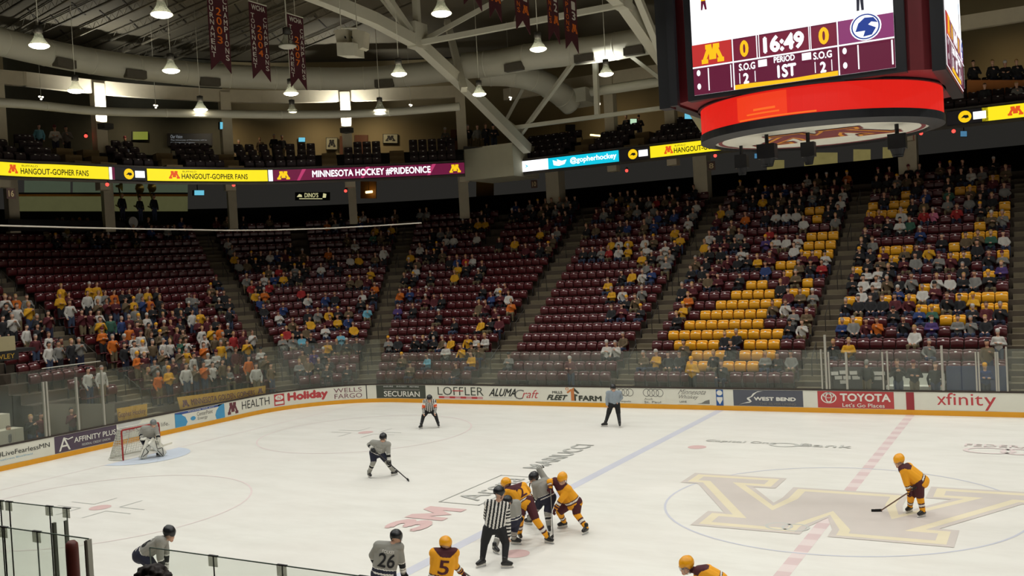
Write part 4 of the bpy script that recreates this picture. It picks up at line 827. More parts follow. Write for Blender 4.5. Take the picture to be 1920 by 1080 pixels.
# deck fronts: stair flights of the upper deck, tan
FLIGHTS = [(END, 160, 15), (END, 330, 13), (END, 618, 9), (END, 745, 9), (END, 208, 10), (SIDE, 1075, 10), (SIDE, 1180, 10), (END, 445, 8)]
for i, (P, px, wd) in enumerate(FLIGHTS):
    u = P.u_px(px, 13.6); mb = MB()
    for k in range(3):
        p, n = P.at(u, deck_d[k]+.1); t = np.array([n[1], -n[0]])
        M = Matrix(((t[0], n[0], 0, p[0]), (t[1], n[1], 0, p[1]), (0, 0, 1, 0), (0, 0, 0, 1)))
        mb.box((-.45, 0, deck_z[k]+.01), (.45, .9, deck_z[k+1]+.02 if k < 3 else deck_z[k]), STEPB, M)
    struct(mb.build('stair_upper_%d' % (i+1)))
mb_side = MB()
# upper deck seats: their shade put into a darker colour, part of the mass of seats too many to single out
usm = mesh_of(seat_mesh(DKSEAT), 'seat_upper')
UP_PL = []
for P in (END, SIDE):
    fl = [P.u_px(px, 13.6) for PP, px, _ in FLIGHTS if PP is P]
    for k in range(4):
        u = .4
        while u < P.T-.3:
            if min(abs(u-x) for x in fl) > .75:
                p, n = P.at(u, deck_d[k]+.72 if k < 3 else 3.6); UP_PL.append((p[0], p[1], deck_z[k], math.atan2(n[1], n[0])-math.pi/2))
            u += .56
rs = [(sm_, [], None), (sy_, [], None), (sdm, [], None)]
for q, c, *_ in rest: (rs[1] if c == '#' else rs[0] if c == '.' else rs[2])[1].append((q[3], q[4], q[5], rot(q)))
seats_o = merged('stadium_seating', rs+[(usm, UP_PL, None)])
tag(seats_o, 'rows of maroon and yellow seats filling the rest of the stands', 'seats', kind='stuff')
# ribbon displays
def em(name, rgb, k): return mat('lit_'+name, rgb, .5, emit=k, var=.02)
EY = em('yellow', (255, 232, 30), 1.0); EM = em('maroon', (118, 22, 66), .75); EW = em('white', (250, 252, 255), 1.35); EC = em('cyan', (10, 196, 224), 1.05); EK = em('dark', (30, 26, 30), .4); EO = em('orange', (226, 84, 30), 1.0); EB = em('black_ink', (40, 36, 10), .5); EG = em('gold', (255, 206, 20), 1.0); EP = em('rose', (190, 60, 110), .9)
def ribbon(P, px0, px1, label, draw, bg):
    u0, u1 = P.u_px(px0, 12.96), P.u_px(px1, 12.96)
    if px1 > 1400: u1 = u0+(px1-px0)/1811*53
    f0 = lambda off: (lambda u, v: (lambda p: (p[0], p[1], ZB+.03+v*(ZT_-ZB-.06)))(P.at(u0+(u1-u0)*u, -.06-off)[0]))
    mb = MB(); put_rect(mb, (0, 1, 0, 1), f0(0), bg, 14)
    fr = f0(-.05); put_rect(mb, (0, 1, -.06, 1.06), fr, BLACK, 14)
    if draw: draw(mb, f0(.012), f0(.02))
    tag(mb.build('ribbon_display'), label, 'display', 'lit ribbon displays')
def hang(m0, m1, t0, t1):
    def d(mb, f, g):
        put_poly(mb, M_PTS, (m0, m1, .2, .85), f, EO); put_text(mb, 'HANGOUT-GOPHER FANS', (t0, t1, .18, .64), f, EB, .03); put_text(mb, 'BUFFALO', (t0+.01, t0+.12, .74, .88), f, EB, .0)
    return d
ribbon(END, -70, 203, 'yellow lit ribbon display with a hangout message, above the band', hang(.3, .366, .385, .85), EY)
ribbon(END, 204, 214, 'thin white and maroon lit strip beside the band', lambda mb, f, g: put_rect(mb, (.5, 1, 0, 1), f, EM, 1), EW)
def bww_end(mb, f, g):
    put_poly(mb, circle_pts(), (.28, .6, .06, .94), f, EG); put_poly(mb, [(.34, .4), (.42, .62), (.52, .6), (.54, .42), (.46, .36), (.42, .44)], (0, 1, 0, 1), g, EK); put_rect(mb, (.64, .95, .22, .78), f, EW, 1)
ribbon(END, 215, 273, 'dark ribbon display with round yellow emblem, over the sousaphones', bww_end, EK)
ribbon(END, 275, 501, 'yellow lit ribbon display with a hangout message, before the maroon display', hang(.177, .265, .28, .83), EY)
ribbon(END, 503, 511, 'thin white lit strip before the maroon ribbon message', None, EW)
def pride(mb, f, g):
    for a in (.12, .45, .8): put_poly(mb, [(a, 0), (a+.03, 1), (a+.05, 1), (a+.015, 0)], (0, 1, 0, 1), f, EP)
    put_poly(mb, M_PTS, (.02, .085, .12, .86), g, EG); put_text(mb, 'MINNESOTA HOCKEY #PRIDEONICE', (.2, .82, .16, .84), g, EW, .04); put_poly(mb, M_PTS, (.92, .98, .12, .86), g, EG)
ribbon(END, 512, 871, 'maroon lit ribbon display with white capitals between two gold letters', pride, EM)
def whit(mb, f, g): put_poly(mb, [(.44, .3), (.54, .5), (.45, .72), (.5, .5)], (0, 1, 0, 1), f, EC)
ribbon(SIDE, 949, 1029, 'white lit ribbon display next to the concrete block', whit, EW)
def twit(mb, f, g):
    put_poly(mb, [(.08, .3), (.16, .2), (.24, .32), (.27, .7), (.2, .62), (.13, .82), (.14, .6), (.07, .78)], (0, 1, 0, 1), f, EW); put_text(mb, '@gopherhockey', (.32, .97, .2, .85), f, EW, .03)
ribbon(SIDE, 1029, 1161, 'cyan lit ribbon display with white bird and handle', twit, EC)
ribbon(SIDE, 1163, 1218, 'dark ribbon display with round yellow emblem beside the cyan display', bww_end, EK)
ribbon(SIDE, 1220, 1420, 'yellow lit ribbon display running behind the scoreboard ring', hang(.145, .235, .245, .9), EY)
ribbon(SIDE, 1775, 1838, 'dark ribbon display with round yellow emblem past the scoreboard', bww_end, EK)
ribbon(SIDE, 1842, 2070, 'yellow lit ribbon display past the scoreboard', hang(.167, .267, .29, .87), EY)
# concrete block that carries the roof truss
mb = MB(); a, b = at(871, 300, 'y', 25.2), at(962, 300, 'y', 25.2)
mb.box((a[0], 25.2, 12.35), (b[0], 28.5, 14.35), mat('block_wall', (186, 182, 158), .8, var=.06)); struct(mb.build('wall_abutment'))
# columns
def column(px, py0, P, d, z0, z1, wd, name='column'):
    u = P.u_px(px, (z0+z1)/2) if d == 0 else None
    best = None
    for uu in np.linspace(0, P.T, 500):
        p, n = P.at(uu, d); v = np.array([p[0], p[1], z0+1])-CAM; x = 960+FPX*(v@RT)/(v@FW)
        if best is None or abs(x-px) < best[0]: best = (abs(x-px), p, n)
    p, n = best[1], best[2]; mb = MB(); t = np.array([n[1], -n[0]])
    M = Matrix(((t[0], n[0], 0, p[0]), (t[1], n[1], 0, p[1]), (0, 0, 1, 0), (0, 0, 0, 1)))
    mb.box((-wd/2, -wd/2, z0), (wd/2, wd/2, z1), BEIGED, M); struct(mb.build(name)); return p, n
COLS = [(4, END), (192, END), (430, END), (655, END), (871, END), (1150, SIDE), (1262, SIDE), (1700, SIDE)]
CP = [column(px, 0, P, 3.3, 12.4, 18.4, .62) for px, P in COLS]
for px, P, wd in ((22, END, .6), (205, END, .6), (437, END, .55), (662, END, .55), (884, END, .7), (992, SIDE, 1.0), (1318, SIDE, .9), (1703, SIDE, 1.0)): column(px, 0, P, 7.5 if P is SIDE else 9.5, 10.4, 14.3, wd, 'column_lower')
# ring beam on the column heads
mb = MB(); o1 = END.off(3.3); zz = 18.2
for (p, _), (q, _) in zip(o1, o1[1:]): mb.beam((*p, zz), (*q, zz), .35, .75, BEIGED)
mb.beam((-26, 29.7, zz), (16, 29.7, zz), .35, .75, BEIGED); struct(mb.build('beam_ring'))
# concourse behind the lower bowl
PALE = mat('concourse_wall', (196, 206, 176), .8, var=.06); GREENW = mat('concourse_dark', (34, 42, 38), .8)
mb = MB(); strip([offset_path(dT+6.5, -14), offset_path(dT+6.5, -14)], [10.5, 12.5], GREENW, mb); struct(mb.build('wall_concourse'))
def wall_panel(name, px0, px1, py0, py1, m, x=None, y=None, th=.08, kind='structure', parent=None, on=None):
    ax, v = ('x', x) if x is not None else ('y', y)
    if on: P = [wall_pt(a, b, *on) for a, b in ((px0, py1), (px1, py1), (px1, py0), (px0, py0))]; ax = 'y'
    else: P = [at(px0, py1, ax, v), at(px1, py1, ax, v), at(px1, py0, ax, v), at(px0, py0, ax, v)]
    nrm = np.array([-1, 0, 0]) if ax == 'x' else np.array([0, 1, 0]); mb = MB(); vs = P+[p+nrm*th for p in P]
    mb.add(vs, [(0,1,2,3),(7,6,5,4),(0,4,5,1),(1,5,6,2),(2,6,7,3),(3,7,4,0)], m); o = mb.build(name)
    if kind: o['kind'] = kind
    return o
EPALE = mat('lit_window', (126, 142, 116), .5, emit=.22, var=.1); EPALE2 = mat('lit_wall', (150, 150, 100), .6, emit=.2, var=.12)  # wall emission stands in for the concourse lighting
for i, (a, b) in enumerate(((47, 132), (138, 190), (207, 352))): wall_panel('window_%d' % (i+1), a, b, 336, 361, EPALE, x=-49)
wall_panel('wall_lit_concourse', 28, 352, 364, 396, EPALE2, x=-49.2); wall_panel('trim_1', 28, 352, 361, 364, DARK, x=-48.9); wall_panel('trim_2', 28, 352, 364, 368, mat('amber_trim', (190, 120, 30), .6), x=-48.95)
for i, (a, b, c, d, m) in enumerate(((893, 925, 330, 372, mat('door_wood', (150, 110, 40), .6)), (676, 705, 340, 372, mat('door_orange', (150, 96, 34), .6)))): wall_panel('door_%d' % (i+1), a, b, c, d, m, y=39.5 if i == 0 else 36)
for a, b, c, d in ((1508, 1570, 286, 312), (1600, 1632, 280, 308), (1655, 1690, 276, 300), (1680, 1700, 268, 292), (1438, 1470, 300, 322), (1515, 1535, 296, 312)):
    o = wall_panel('concourse_opening', a, b, c, d, mat('lit_opening', (190, 176, 110), .6, emit=.28, var=.2), y=40.5); o['kind'] = 'structure'
# lit signs and screens under the overhang
def wall_pt(px, py, P, d):
    best = None
    for u in np.linspace(0, P.T, 700):
        q = P.at(u, d)[0]; r_ = FW*FPX+RT*(px-960)-UP*(py-540); t = ((q-CAM[:2])@r_[:2])/(r_[:2]@r_[:2]); e = np.linalg.norm(CAM[:2]+t*r_[:2]-q)
        if best is None or e < best[0]: best = (e, CAM+t*r_)
    return best[1]
def panel_thing(name, label, cat, px0, px1, py0, py1, ax, v, m, group=None, frame=True):
    if ax in 'xy': P = [at(px0, py1, ax, v), at(px1, py1, ax, v), at(px1, py0, ax, v), at(px0, py0, ax, v)]
    else: P = [wall_pt(a, b, END if ax == 'E' else SIDE, v) for a, b in ((px0, py1), (px1, py1), (px1, py0), (px0, py0))]
    back = np.array([-.12, 0, 0]) if ax == 'x' else np.array([0, .12, 0]) if ax == 'y' else unit3(np.cross(P[3]-P[0], P[1]-P[0]))*.12
    t = thing(name, label, cat, P[0], group); c = sum(P)/4
    mb = MB(); Q = [c+(p-c)*1.0 for p in P]; front = -back*.25; mb.add([p+front for p in Q], [(0, 1, 2, 3)], m); at_parent(mb.build('screen'), t)
    mb = MB(); Q = [c+(p-c)*1.1 for p in P]; vs = Q+[p+back for p in Q]; mb.add(vs, [(0,1,2,3),(7,6,5,4),(0,4,5,1),(1,5,6,2),(2,6,7,3),(3,7,4,0)], DARK); at_parent(mb.build('housing'), t)
    if 'hanging' in label or 'below the' in label: top = max(P, key=lambda q: q[2]); zt_ = ZR_ if 'scoreboard' in label and 'hanging' in label else top[2]+1.2; mb = MB(); mb.tube([c+back, (*(c+back)[:2], zt_)], .03, DARK, 6); at_parent(mb.build('mounting_pole'), t)
    return t, (lambda u, w_: tuple((P[0]*(1-u)+P[1]*u)*(1-w_)+(P[3]*(1-u)+P[2]*u)*w_+front*1.6))
EBL = em('screen_blue', (110, 200, 226), .9); EGR = em('screen_green', (150, 160, 60), .5)
for l, a, b, c, d, ax, v, m in (
    ('small lit blue screen hanging under the yellow display by the lit wall', 364, 382, 357, 366, 'x', -41, EBL), ('small blue screen fixed to the second upper column', 175, 183, 220, 231, 'x', -42, EBL), ('small blue screen fixed to the third upper column', 412, 417, 229, 242, 'x', -38, EBL),
    ('lit screen with a yellow picture beside standing guests', 249, 277, 247, 262, 'E', 8.3, EGR), ('small pale screen on the upper wall behind guests', 560, 572, 258, 266, 'E', 8.4, EBL), ('greenish screen between two standing guests on the upper deck', 1182, 1194, 223, 235, 'y', 31, em('mint', (190, 226, 190), .9)),
    ('bright cyan screen hanging beside the scoreboard', 1284, 1301, 213, 223, 'y', 29, EBL), ('small blue screen below the scoreboard ring', 1415, 1427, 288, 297, 'y', 30, em('dim_blue', (90, 150, 190), .6)), ('small tilted blue screen below the round emblem past the scoreboard', 1801, 1813, 246, 256, 'y', 30, em('dim_blue', (90, 150, 190), .6)),
    ('black switched-off screen on the upper wall above the white display', 1061, 1077, 234, 245, 'S', 8.54, DARK)):
    panel_thing('display_screen', l, 'screen', a, b, c, d, ax, v, m, 'screens')
t, f = panel_thing('lit_sign', 'unlit dark stall sign with pale lettering under the maroon display', 'sign', 556, 614, 361, 375, 'y', 30, mat('sign_dark', (28, 34, 30), .6))
ES = em('sign_text', (220, 214, 160), .8); mb = MB(); put_text(mb, "DINO'S", (.28, .72, .35, .95), f, ES, .02); put_rect(mb, (.1, .85, .12, .22), f, ES, 1); put_poly(mb, [(.02, .4), (.1, .8), (.18, .7), (.2, .4)], (0, 1, 0, 1), f, ES); put_poly(mb, [(.86, .3), (.88, .9), (.98, .8), (.96, .3)], (0, 1, 0, 1), f, ES); at_parent(mb.build('lettering'), t)
t, f = panel_thing('wall_sign', 'long dark vision sign with pale text on the upper wall', 'sign', 318, 395, 251, 272, 'E', 8.3, mat('sign_slate', (36, 40, 48), .6))
mb = MB(); ET = em('faint_text', (170, 176, 180), .5); put_text(mb, 'Our Vision', (.02, .3, .6, .9), f, ET, .0); put_text(mb, 'The University of Minnesota will be', (.02, .9, .36, .5), f, ET, 0); put_text(mb, 'the destination of choice', (.02, .6, .12, .28), f, ET, 0); at_parent(mb.build('lettering'), t)
for i, (px, py, ax, v, l) in enumerate(((201, 346, 'x', -38.5, 'beside the thin white strip'), (438, 347, 'x', -36.5, 'under the hangout display'), (648, 358, 'y', 22, 'under the maroon display'), (1788, 246, 'y', 27, 'past the scoreboard'), (1341, 292, 'y', 27, 'under the scoreboard ring'), (1175, 320, 'y', 27.5, 'under the cyan display'), (1727, 250, 'y', 30, 'in the shade behind the scoreboard ring'), (161, 255, 'x', -42, 'on the dark upper deck'))):
    p = at(px, py, ax, v); mb = MB(); mb.lathe([(.001, .1), (.07, .07), (.1, 0), (.07, -.07), (.001, -.1)], em('red_lamp', (255, 70, 60), 2.2), 10, p); mb.box((p[0]-.05, p[1], p[2]+.08), (p[0]+.05, p[1]+.1, p[2]+.2), DARK); tag(mb.build('beacon_light'), 'small red warning light '+l, 'light', 'red warning lights')
for i, (px, py, P, d, txt) in enumerate(((20, 363, END, 1, '16'), (1002, 345, SIDE, 1, '10'), (1334, 311, SIDE, 1, '8'))):
    p = at(px, py, *(('x', -37.9) if P is END else ('y', 26.95))); ax = (0, 1, 0) if P is END else (1, 0, 0)
    f = lambda u, v, p=p, ax=ax: (p[0]+ax[0]*(u-.5)*.45+(.03 if P is END else 0), p[1]+ax[1]*(u-.5)*.45-(.03 if P is not END else 0), p[2]+(v-.5)*.5)
    mb = MB(); put_rect(mb, (0, 1, 0, 1), f, mat('sign_maroon', (60, 36, 28), .6), 1); g = lambda u, v, f=f, e=(P is END): tuple(np.array(f(u, v))+np.array([.012, 0, 0] if e else [0, -.012, 0])); put_text(mb, txt, (.2, .8, .2, .8), g, mat('sign_pale', (170, 150, 110), .6), .03); tag(mb.build('section_sign'), f'small dark section sign, {("first from the band end", "beside the white display", "under the scoreboard")[i]}', 'sign')
# upper walls: doors and framed pictures
for i, (a, b, c, d) in enumerate(((665, 689, 253, 291), (637, 650, 255, 290), (845, 862, 243, 285))): wall_panel('door_%d' % (i+3), a, b, c, d, mat('door_brown', (104, 60, 34), .6), on=(END, 8.5))
for l, a, b, c, d in (('framed emblem on the upper wall beside a door', 612, 632, 259, 280), ('framed picture behind the upper deck seats', 719, 745, 252, 268)):
    t, f = panel_thing('framed_picture', l, 'picture', a, b, c, d, 'E', 8.4, mat('paper', (170, 166, 140), .8)); mb = MB(); put_poly(mb, M_PTS, (.15, .85, .2, .85), f, DARK); at_parent(mb.build('print'), t)
wall_panel('wall_press_box', 1813, 1935, 150, 186, mat('press_panel', (190, 116, 50), .6), y=28.2); wall_panel('wall_press_lower', 1813, 1935, 186, 208, mat('press_lower', (96, 86, 66), .7), y=28.3)
# people on the upper deck and concourse
GUESTS = [(72, 238, 'c', 'at the railing near the first upper column'), (103, 246, 'w', 'beside the guest in sky blue'), (125, 247, 'g', 'at the dark upper seats near the band'), (235, 262, 'k', 'next to the yellow picture screen'), (447, 268, 'k', 'by the third upper column'), (488, 262, 'n', 'in front of the beige upper wall'), (513, 256, 'k', 'near the pale wall screen'), (528, 262, 'k', 'close behind the pale wall screen'), (835, 247, 'g', 'by the upper doorway, striped sleeves'), (862, 250, 'k', 'against the fifth upper column'), (878, 240, 'k', 'first on top of the concrete block'), (894, 238, 'g', 'second on top of the concrete block'), (911, 236, 'k', 'third on top of the concrete block'), (925, 240, 'k', 'last on top of the concrete block'), (1175, 222, 'k', 'before the greenish screen'), (1198, 222, 'k', 'behind the greenish screen'), (1826, 120, 'k', 'first in the press box'), (1862, 120, 'k', 'second in the press box'), (1885, 120, 'k', 'third in the press box'), (1907, 114, 'k', 'last in the press box'), (1845, 158, 'k', 'below the press box, dark jacket'), (1907, 156, 'g', 'below the press box, grey jacket')]
for px, py, c, l in GUESTS:
    ax = 'z'; z = 16.05 if px < 1800 else 0
    if px < 1800:
        p = at(px, py, 'z', 16.05); p = np.array([p[0], p[1], 14.46])
        if 870 < px < 930: q = at(px, py, 'y', 27.0); p = np.array([q[0], 27.0, q[2]-1.68])
    else: q = at(px, py, 'y', 28.9 if py < 140 else 27.6); p = q-np.array([0, 0, 1.7])
    d = CAM-p; person_at(c.upper(), p, math.atan2(d[1], d[0])+math.pi/2, True, f'standing guest in {CNAME[c]} top {l}', 'guests on the upper deck', random.Random(px), v=px % 3)
BRASS = mat('brass', (150, 128, 60), .3, .7)
mb = MB(); mb.box((-48.8, 8, 10.5), (-46.9, 16, at(256, 370, 'x', -47.8)[2]-1.68), DARK); struct(mb.build('floor_band_riser'))
for i, (px, py) in enumerate(((222, 367), (256, 370), (282, 370))):
    p = at(px, py, 'x', -47.8); p = np.array([p[0], p[1], at(256, 370, 'x', -47.8)[2]-1.67])
    person_at('K', p, math.radians(90), True, f'band member in black carrying a sousaphone, {ORD[i+1]} of three', 'sousaphone players', random.Random(i), v=0)
    t = thing('sousaphone', f'sousaphone with large round bell held above the band, {ORD[i+1]} of three', 'sousaphone', p+np.array([0, 0, 1.0]), 'sousaphones')
    b = at((229, 262, 285)[i], (349, 353, 351)[i], 'x', -47.6); ang = (1.0, 0, 0)[i]
    mb = MB(); mb.lathe([(.36, .0), (.3, .05), (.18, .12), (.1, .22), (.06, .4)], BRASS, 20); o = mb.build('bell', None, True); o.location = (0, 0, 0)
    o.parent = t; o.location = tuple(np.array(b)-np.array(t.location)); o.rotation_euler = (0, math.radians(-90), ang)
    mb = MB(); mb.tube([np.array(b)-np.array(t.location)-np.array([.35, 0, 0]), (-.1, .3, .35), (.25, .3, .1), (.3, .0, -.15), (.1, -.35, .1)], .05, BRASS, 8); o = mb.build('tubing', t, True)
q = at(247, 417, 'x', -47.2); t = thing('bass_drum', 'white round bass drum among the dark band members', 'drum', q); mb = MB(); mb.lathe([(.001, .0), (.36, .0)], mat('drum_skin', (200, 196, 190), .5), 24); o = mb.build('drum_head', t); o.rotation_euler = (0, math.radians(90), 0); o.location = (.16, 0, 0)
mb = MB(); mb.lathe([(.37, -.16), (.37, .16)], DARK, 24); o = mb.build('shell', t); o.rotation_euler = (0, math.radians(90), 0)
for px, py in ((126, 434), (147, 452)):
    q = at(px, py, 'x', -46.0); mb = MB(); mb.lathe([(.18, .0), (.14, .05), (.06, .2), (.03, .45)], BRASS, 16); o = mb.build('trombone', None, True); o.location = tuple(q); o.rotation_euler = (0, math.radians(-90), 0); o['label'] = 'brass instrument bell glinting in the dark band, ' + ('upper one' if py < 440 else 'lower one'); o['category'] = 'instrument'
# ------------------------------------------------------------------ roof, ducts, trusses
roofm = mat('roof_deck', (98, 91, 74), .8, var=.12, scale=.4)
nt = roofm.node_tree; wv = nt.nodes.new('ShaderNodeTexWave'); wv.inputs['Scale'].default_value = 9.0; bp = nt.nodes.new('ShaderNodeBump'); bp.inputs['Strength'].default_value = .08
tcn = [n for n in nt.nodes if n.type == 'TEX_COORD'][0]; nt.links.new(tcn.outputs['Object'], wv.inputs['Vector']); nt.links.new(wv.outputs['Fac'], bp.inputs['Height']); nt.links.new(bp.outputs['Normal'], nt.nodes['Principled BSDF'].inputs['Normal'])
ZR_ = 21.6
mb = MB(); mb.box((-66, -34, ZR_), (34, 52, ZR_+.3), roofm); struct(mb.build('ceiling'))
mb = MB()
for a_, b_ in (((230, 0), (250, 22)), ((282, 12), (300, 33)), ((135, 5), (160, 28)), ((187, 20), (208, 39)), ((113, 56), (130, 72)), ((52, 17), (78, 45)), ((325, 0), (347, 16)), ((335, 28), (352, 47)), ((60, 70), (80, 88)), ((244, 38), (260, 54)), ((300, 48), (318, 66)), ((95, 28), (115, 48)), ((440, 8), (452, 26)), ((448, 50), (462, 68)), ((510, 62), (530, 82)), ((590, 30), (612, 52))):
    mb.beam(at(*a_, 'z', ZR_-.03), at(*b_, 'z', ZR_-.03), .07, .05, mat('joint_dark', (58, 52, 42), .8))
struct(mb.build('ceiling_panel_joints'))
JD = mat('joist_dark', (84, 78, 64), .7); JL = mat('joist_light', (118, 110, 92), .7)
J = [((25, 60), (107, 12)), ((75, 62), (155, 25)), ((130, 75), (297, 0)), ((180, 87), (370, 7)), ((235, 97), (388, 28)), ((280, 105), (385, 65)), ((328, 112), (390, 88)), ((-30, 45), (60, -10)), ((430, 110), (540, 60)), ((520, 110), (640, 60)), ((440, 60), (560, 10))]
for i, (a, b) in enumerate(J):
    A, B = at(*a, 'z', ZR_-.5), at(*b, 'z', ZR_-.5); d = (B-A)/np.linalg.norm(B-A); A = A-d*7; B = B+d*9
    mb = MB(); mb.beam(A, B, .08, .08, JD if i % 2 else JL); A2, B2 = A+np.array([0, 0, .42]), B+np.array([0, 0, .42]); mb.beam(A2, B2, .06, .06, JL)
    n = int(np.linalg.norm(B-A)/.9)
    for k in range(n): p = A+(B-A)*(k/n); q = A2+(B2-A2)*((k+.5)/n); r_ = A+(B-A)*((k+1)/n); mb.tube([p, q, r_], .012, JL, 4, False)
    tag(struct(mb.build('roof_joist')), f'open web roof joist, {ORD[i+1]}', 'joist', 'roof joists')
def duct(pts, r, label, name='air_duct', ringed=2.6, parent=None, outlets=(), n=24):
    P = catmull(pts, 6); t = thing(name, label, 'duct', P[0]); mb = MB(); mb.tube(P, r, DUCTM, n); at_parent(mb.build('pipe', None, True), t)
    L_ = np.concatenate([[0], np.cumsum([np.linalg.norm(b-a) for a, b in zip(P, P[1:])])])
    u = ringed*.5
    while ringed and u < L_[-1]:
        i = int(np.searchsorted(L_, u))-1; p = P[i]+(P[i+1]-P[i])*((u-L_[i])/(L_[i+1]-L_[i])); d = (P[i+1]-P[i])/np.linalg.norm(P[i+1]-P[i])
        mb = MB(); mb.tube([p-d*.04, p+d*.04], r*1.025, STEEL, n); at_parent(mb.build('seam_band', None, True), t); u += ringed
    for px, py in outlets:
        best = min(P, key=lambda p: abs(960+FPX*((p-CAM)@RT)/((p-CAM)@FW)-px)); i = [k for k in range(len(P)) if P[k] is best][0]; d = P[min(i+1, len(P)-1)]-P[max(i-1, 0)]; d[2] = 0; d /= np.linalg.norm(d); nn = np.array([-d[1], d[0], 0])
        inw = -nn if (CAM-best)@nn < 0 else nn
        c = best+inw*r*.75+np.array([0, 0, -r*.75]); M = Matrix(((d[0], inw[0], 0, c[0]), (d[1], inw[1], 0, c[1]), (0, 0, 1, c[2]), (0, 0, 0, 1)))
        mb = MB(); mb.box((-.55, -.18, -.2), (.55, .22, .2), mat('grille_dark', (92, 86, 74), .6), M); at_parent(mb.build('outlet_grille'), t)
D = lambda x, y, z: at(x, y, 'z', z)
duct([at(-120, 40, 'z', 18.5), D(0, 78, 18.5), D(160, 113, 18.5), D(320, 134, 18.5), D(430, 143, 18.5), D(640, 148, 18.5), D(760, 141, 18.5), D(868, 128, 18.5)], .66, 'large round air duct curving along the end below the roof', outlets=((118, 0), (240, 0), (390, 0), (720, 0)))
duct([D(868, 124, 18.5), D(930, 118, 18.5), D(1000, 106, 18.5), D(1120, 92, 18.5), D(1240, 72, 18.5), D(1420, 45, 18.5)], .74, 'large round air duct running behind the hanging banners toward the scoreboard', outlets=((975, 0), (1100, 0), (1205, 0)))
duct([at(900, 138, 'y', 23), at(960, 140, 'y', 24), at(1010, 152, 'y', 25.5), at(1050, 176, 'y', 27), at(1072, 196, 'y', 28)], .72, 'big elbow duct dropping from the ring duct toward the upper deck', ringed=1.3)
mb = MB(); P0 = at(1050, 190, 'y', 28); P1 = at(1105, 165, 'y', 28); mb.box((P0[0], 27.4, P0[2]-.3), (P1[0], 29.6, P1[2]), DUCTM); tag(mb.build('air_handler'), 'pale sheet-metal box at the foot of the elbow duct', 'air handler')
duct([at(-40, 190, 'z', 15.9), at(55, 196, 'z', 15.9), at(180, 208, 'z', 15.9), at(320, 212, 'z', 15.9), at(540, 215, 'z', 15.9), at(700, 212, 'z', 15.9), at(862, 200, 'z', 15.9)], .22, 'thin round pipe curving along the end below the large duct', name='roof_pipe', ringed=6, n=14)
duct([at(1108, 172, 'z', 16.6), at(1180, 162, 'z', 16.6), at(1275, 147, 'z', 16.6)], .27, 'thin round pipe ending open beside the scoreboard', name='roof_pipe', ringed=0, n=14)
def truss(x, label, extra=()):
    t = thing('roof_truss', label, 'truss', (x, 26, 14.2)); low = [(26.3, 14.0), (19.8, 16.72), (15.0, 18.5), (11.3, 19.0), (7.8, 19.2), (0, 19.5), (-12, 19.2)]
    def mem(a, b, w_, nm): mb = MB(); mb.beam(a, b, w_, w_*1.15, STEEL); at_parent(mb.build(nm), t)
    for (y0, z0), (y1, z1) in zip(low, low[1:]): mem((x, y0, z0), (x, y1, z1), .5, 'bottom_chord')
    top = [(15.0, 21.2), (7.5, 21.3), (0, 21.4), (-12, 21.3)]
    for (y0, z0), (y1, z1) in zip(top, top[1:]): mem((x, y0, z0), (x, y1, z1), .4, 'top_chord')
    for a, b in (((15.0, 18.5), (11.3, 21.2)), ((15.0, 18.5), (15.0, 21.2)), ((7.8, 19.2), (11.3, 21.2)), ((7.8, 19.2), (3.5, 21.3)), ((0, 19.5), (3.5, 21.3))): mem((x, *a), (x, *b), .28, 'web_member')
    mb = MB(); mb.box((x-.28, 14.4, 18.2), (x+.28, 15.5, 19.5), STEEL); at_parent(mb.build('gusset_plate'), t)
    return t, mem
t1, mem1 = truss(-22.7, 'white steel roof truss landing on the concrete block')
t2, mem2 = truss(-11.4, 'white steel roof truss coming down beside the scoreboard')
def steel(a, b, w_, label, nm='roof_brace'): mb = MB(); mb.beam(a, b, w_, w_, STEEL); tag(mb.build(nm), label, 'steel brace')
A = np.array([-22.7, 15.0, 18.5]); steel(A, (-11.4, 15.2, 18.5), .26, 'level white tie between the two roof trusses behind the banners')
steel(A, at(945, -6, 'z', 20.9), .24, 'white brace rising from the truss joint past the lit lamp'); steel(at(870, 168, 'x', -22.0), at(838, 40, 'z', 21), .34, 'white post rising from the long truss chord to the roof'); steel((-22.7, 25.4, 15.0), at(868, 165, 'y', 24.5), .26, 'white post rising from the concrete block')
steel((-22.7, 25.6, 14.9), at(1088, 100, 'y', 22), .22, 'slim white brace rising from the concrete block toward the banners'); steel((-22.9, 25, 15.2), (-11.2, 25, 15.16), .22, 'level white tie low in front of the upper deck'); steel(at(945, 232, 'y', 26), at(1005, 120, 'y', 27.5), .2, 'dim brace behind the concrete block'); steel(at(1268, 168, 'x', -10.8), at(1195, -8, 'x', -10.8), .3, 'white brace beside the second roof truss')
steel(at(1115, 90, 'y', 24), at(1120, 215, 'y', 24), .26, 'white vertical hanger post by the scoreboard side lamp'); steel(at(1150, 80, 'y', 24), at(1270, 172, 'y', 24), .2, 'slim white brace slanting down toward the scoreboard'); steel(at(985, -20, 'z', 20.5), at(968, 42, 'y', 15.2), .2, 'short white hanger between the banners'); steel(at(705, -20, 'z', 21), at(780, 75, 'x', -22.7), .26, 'white brace above the loudspeaker meeting the truss joint')
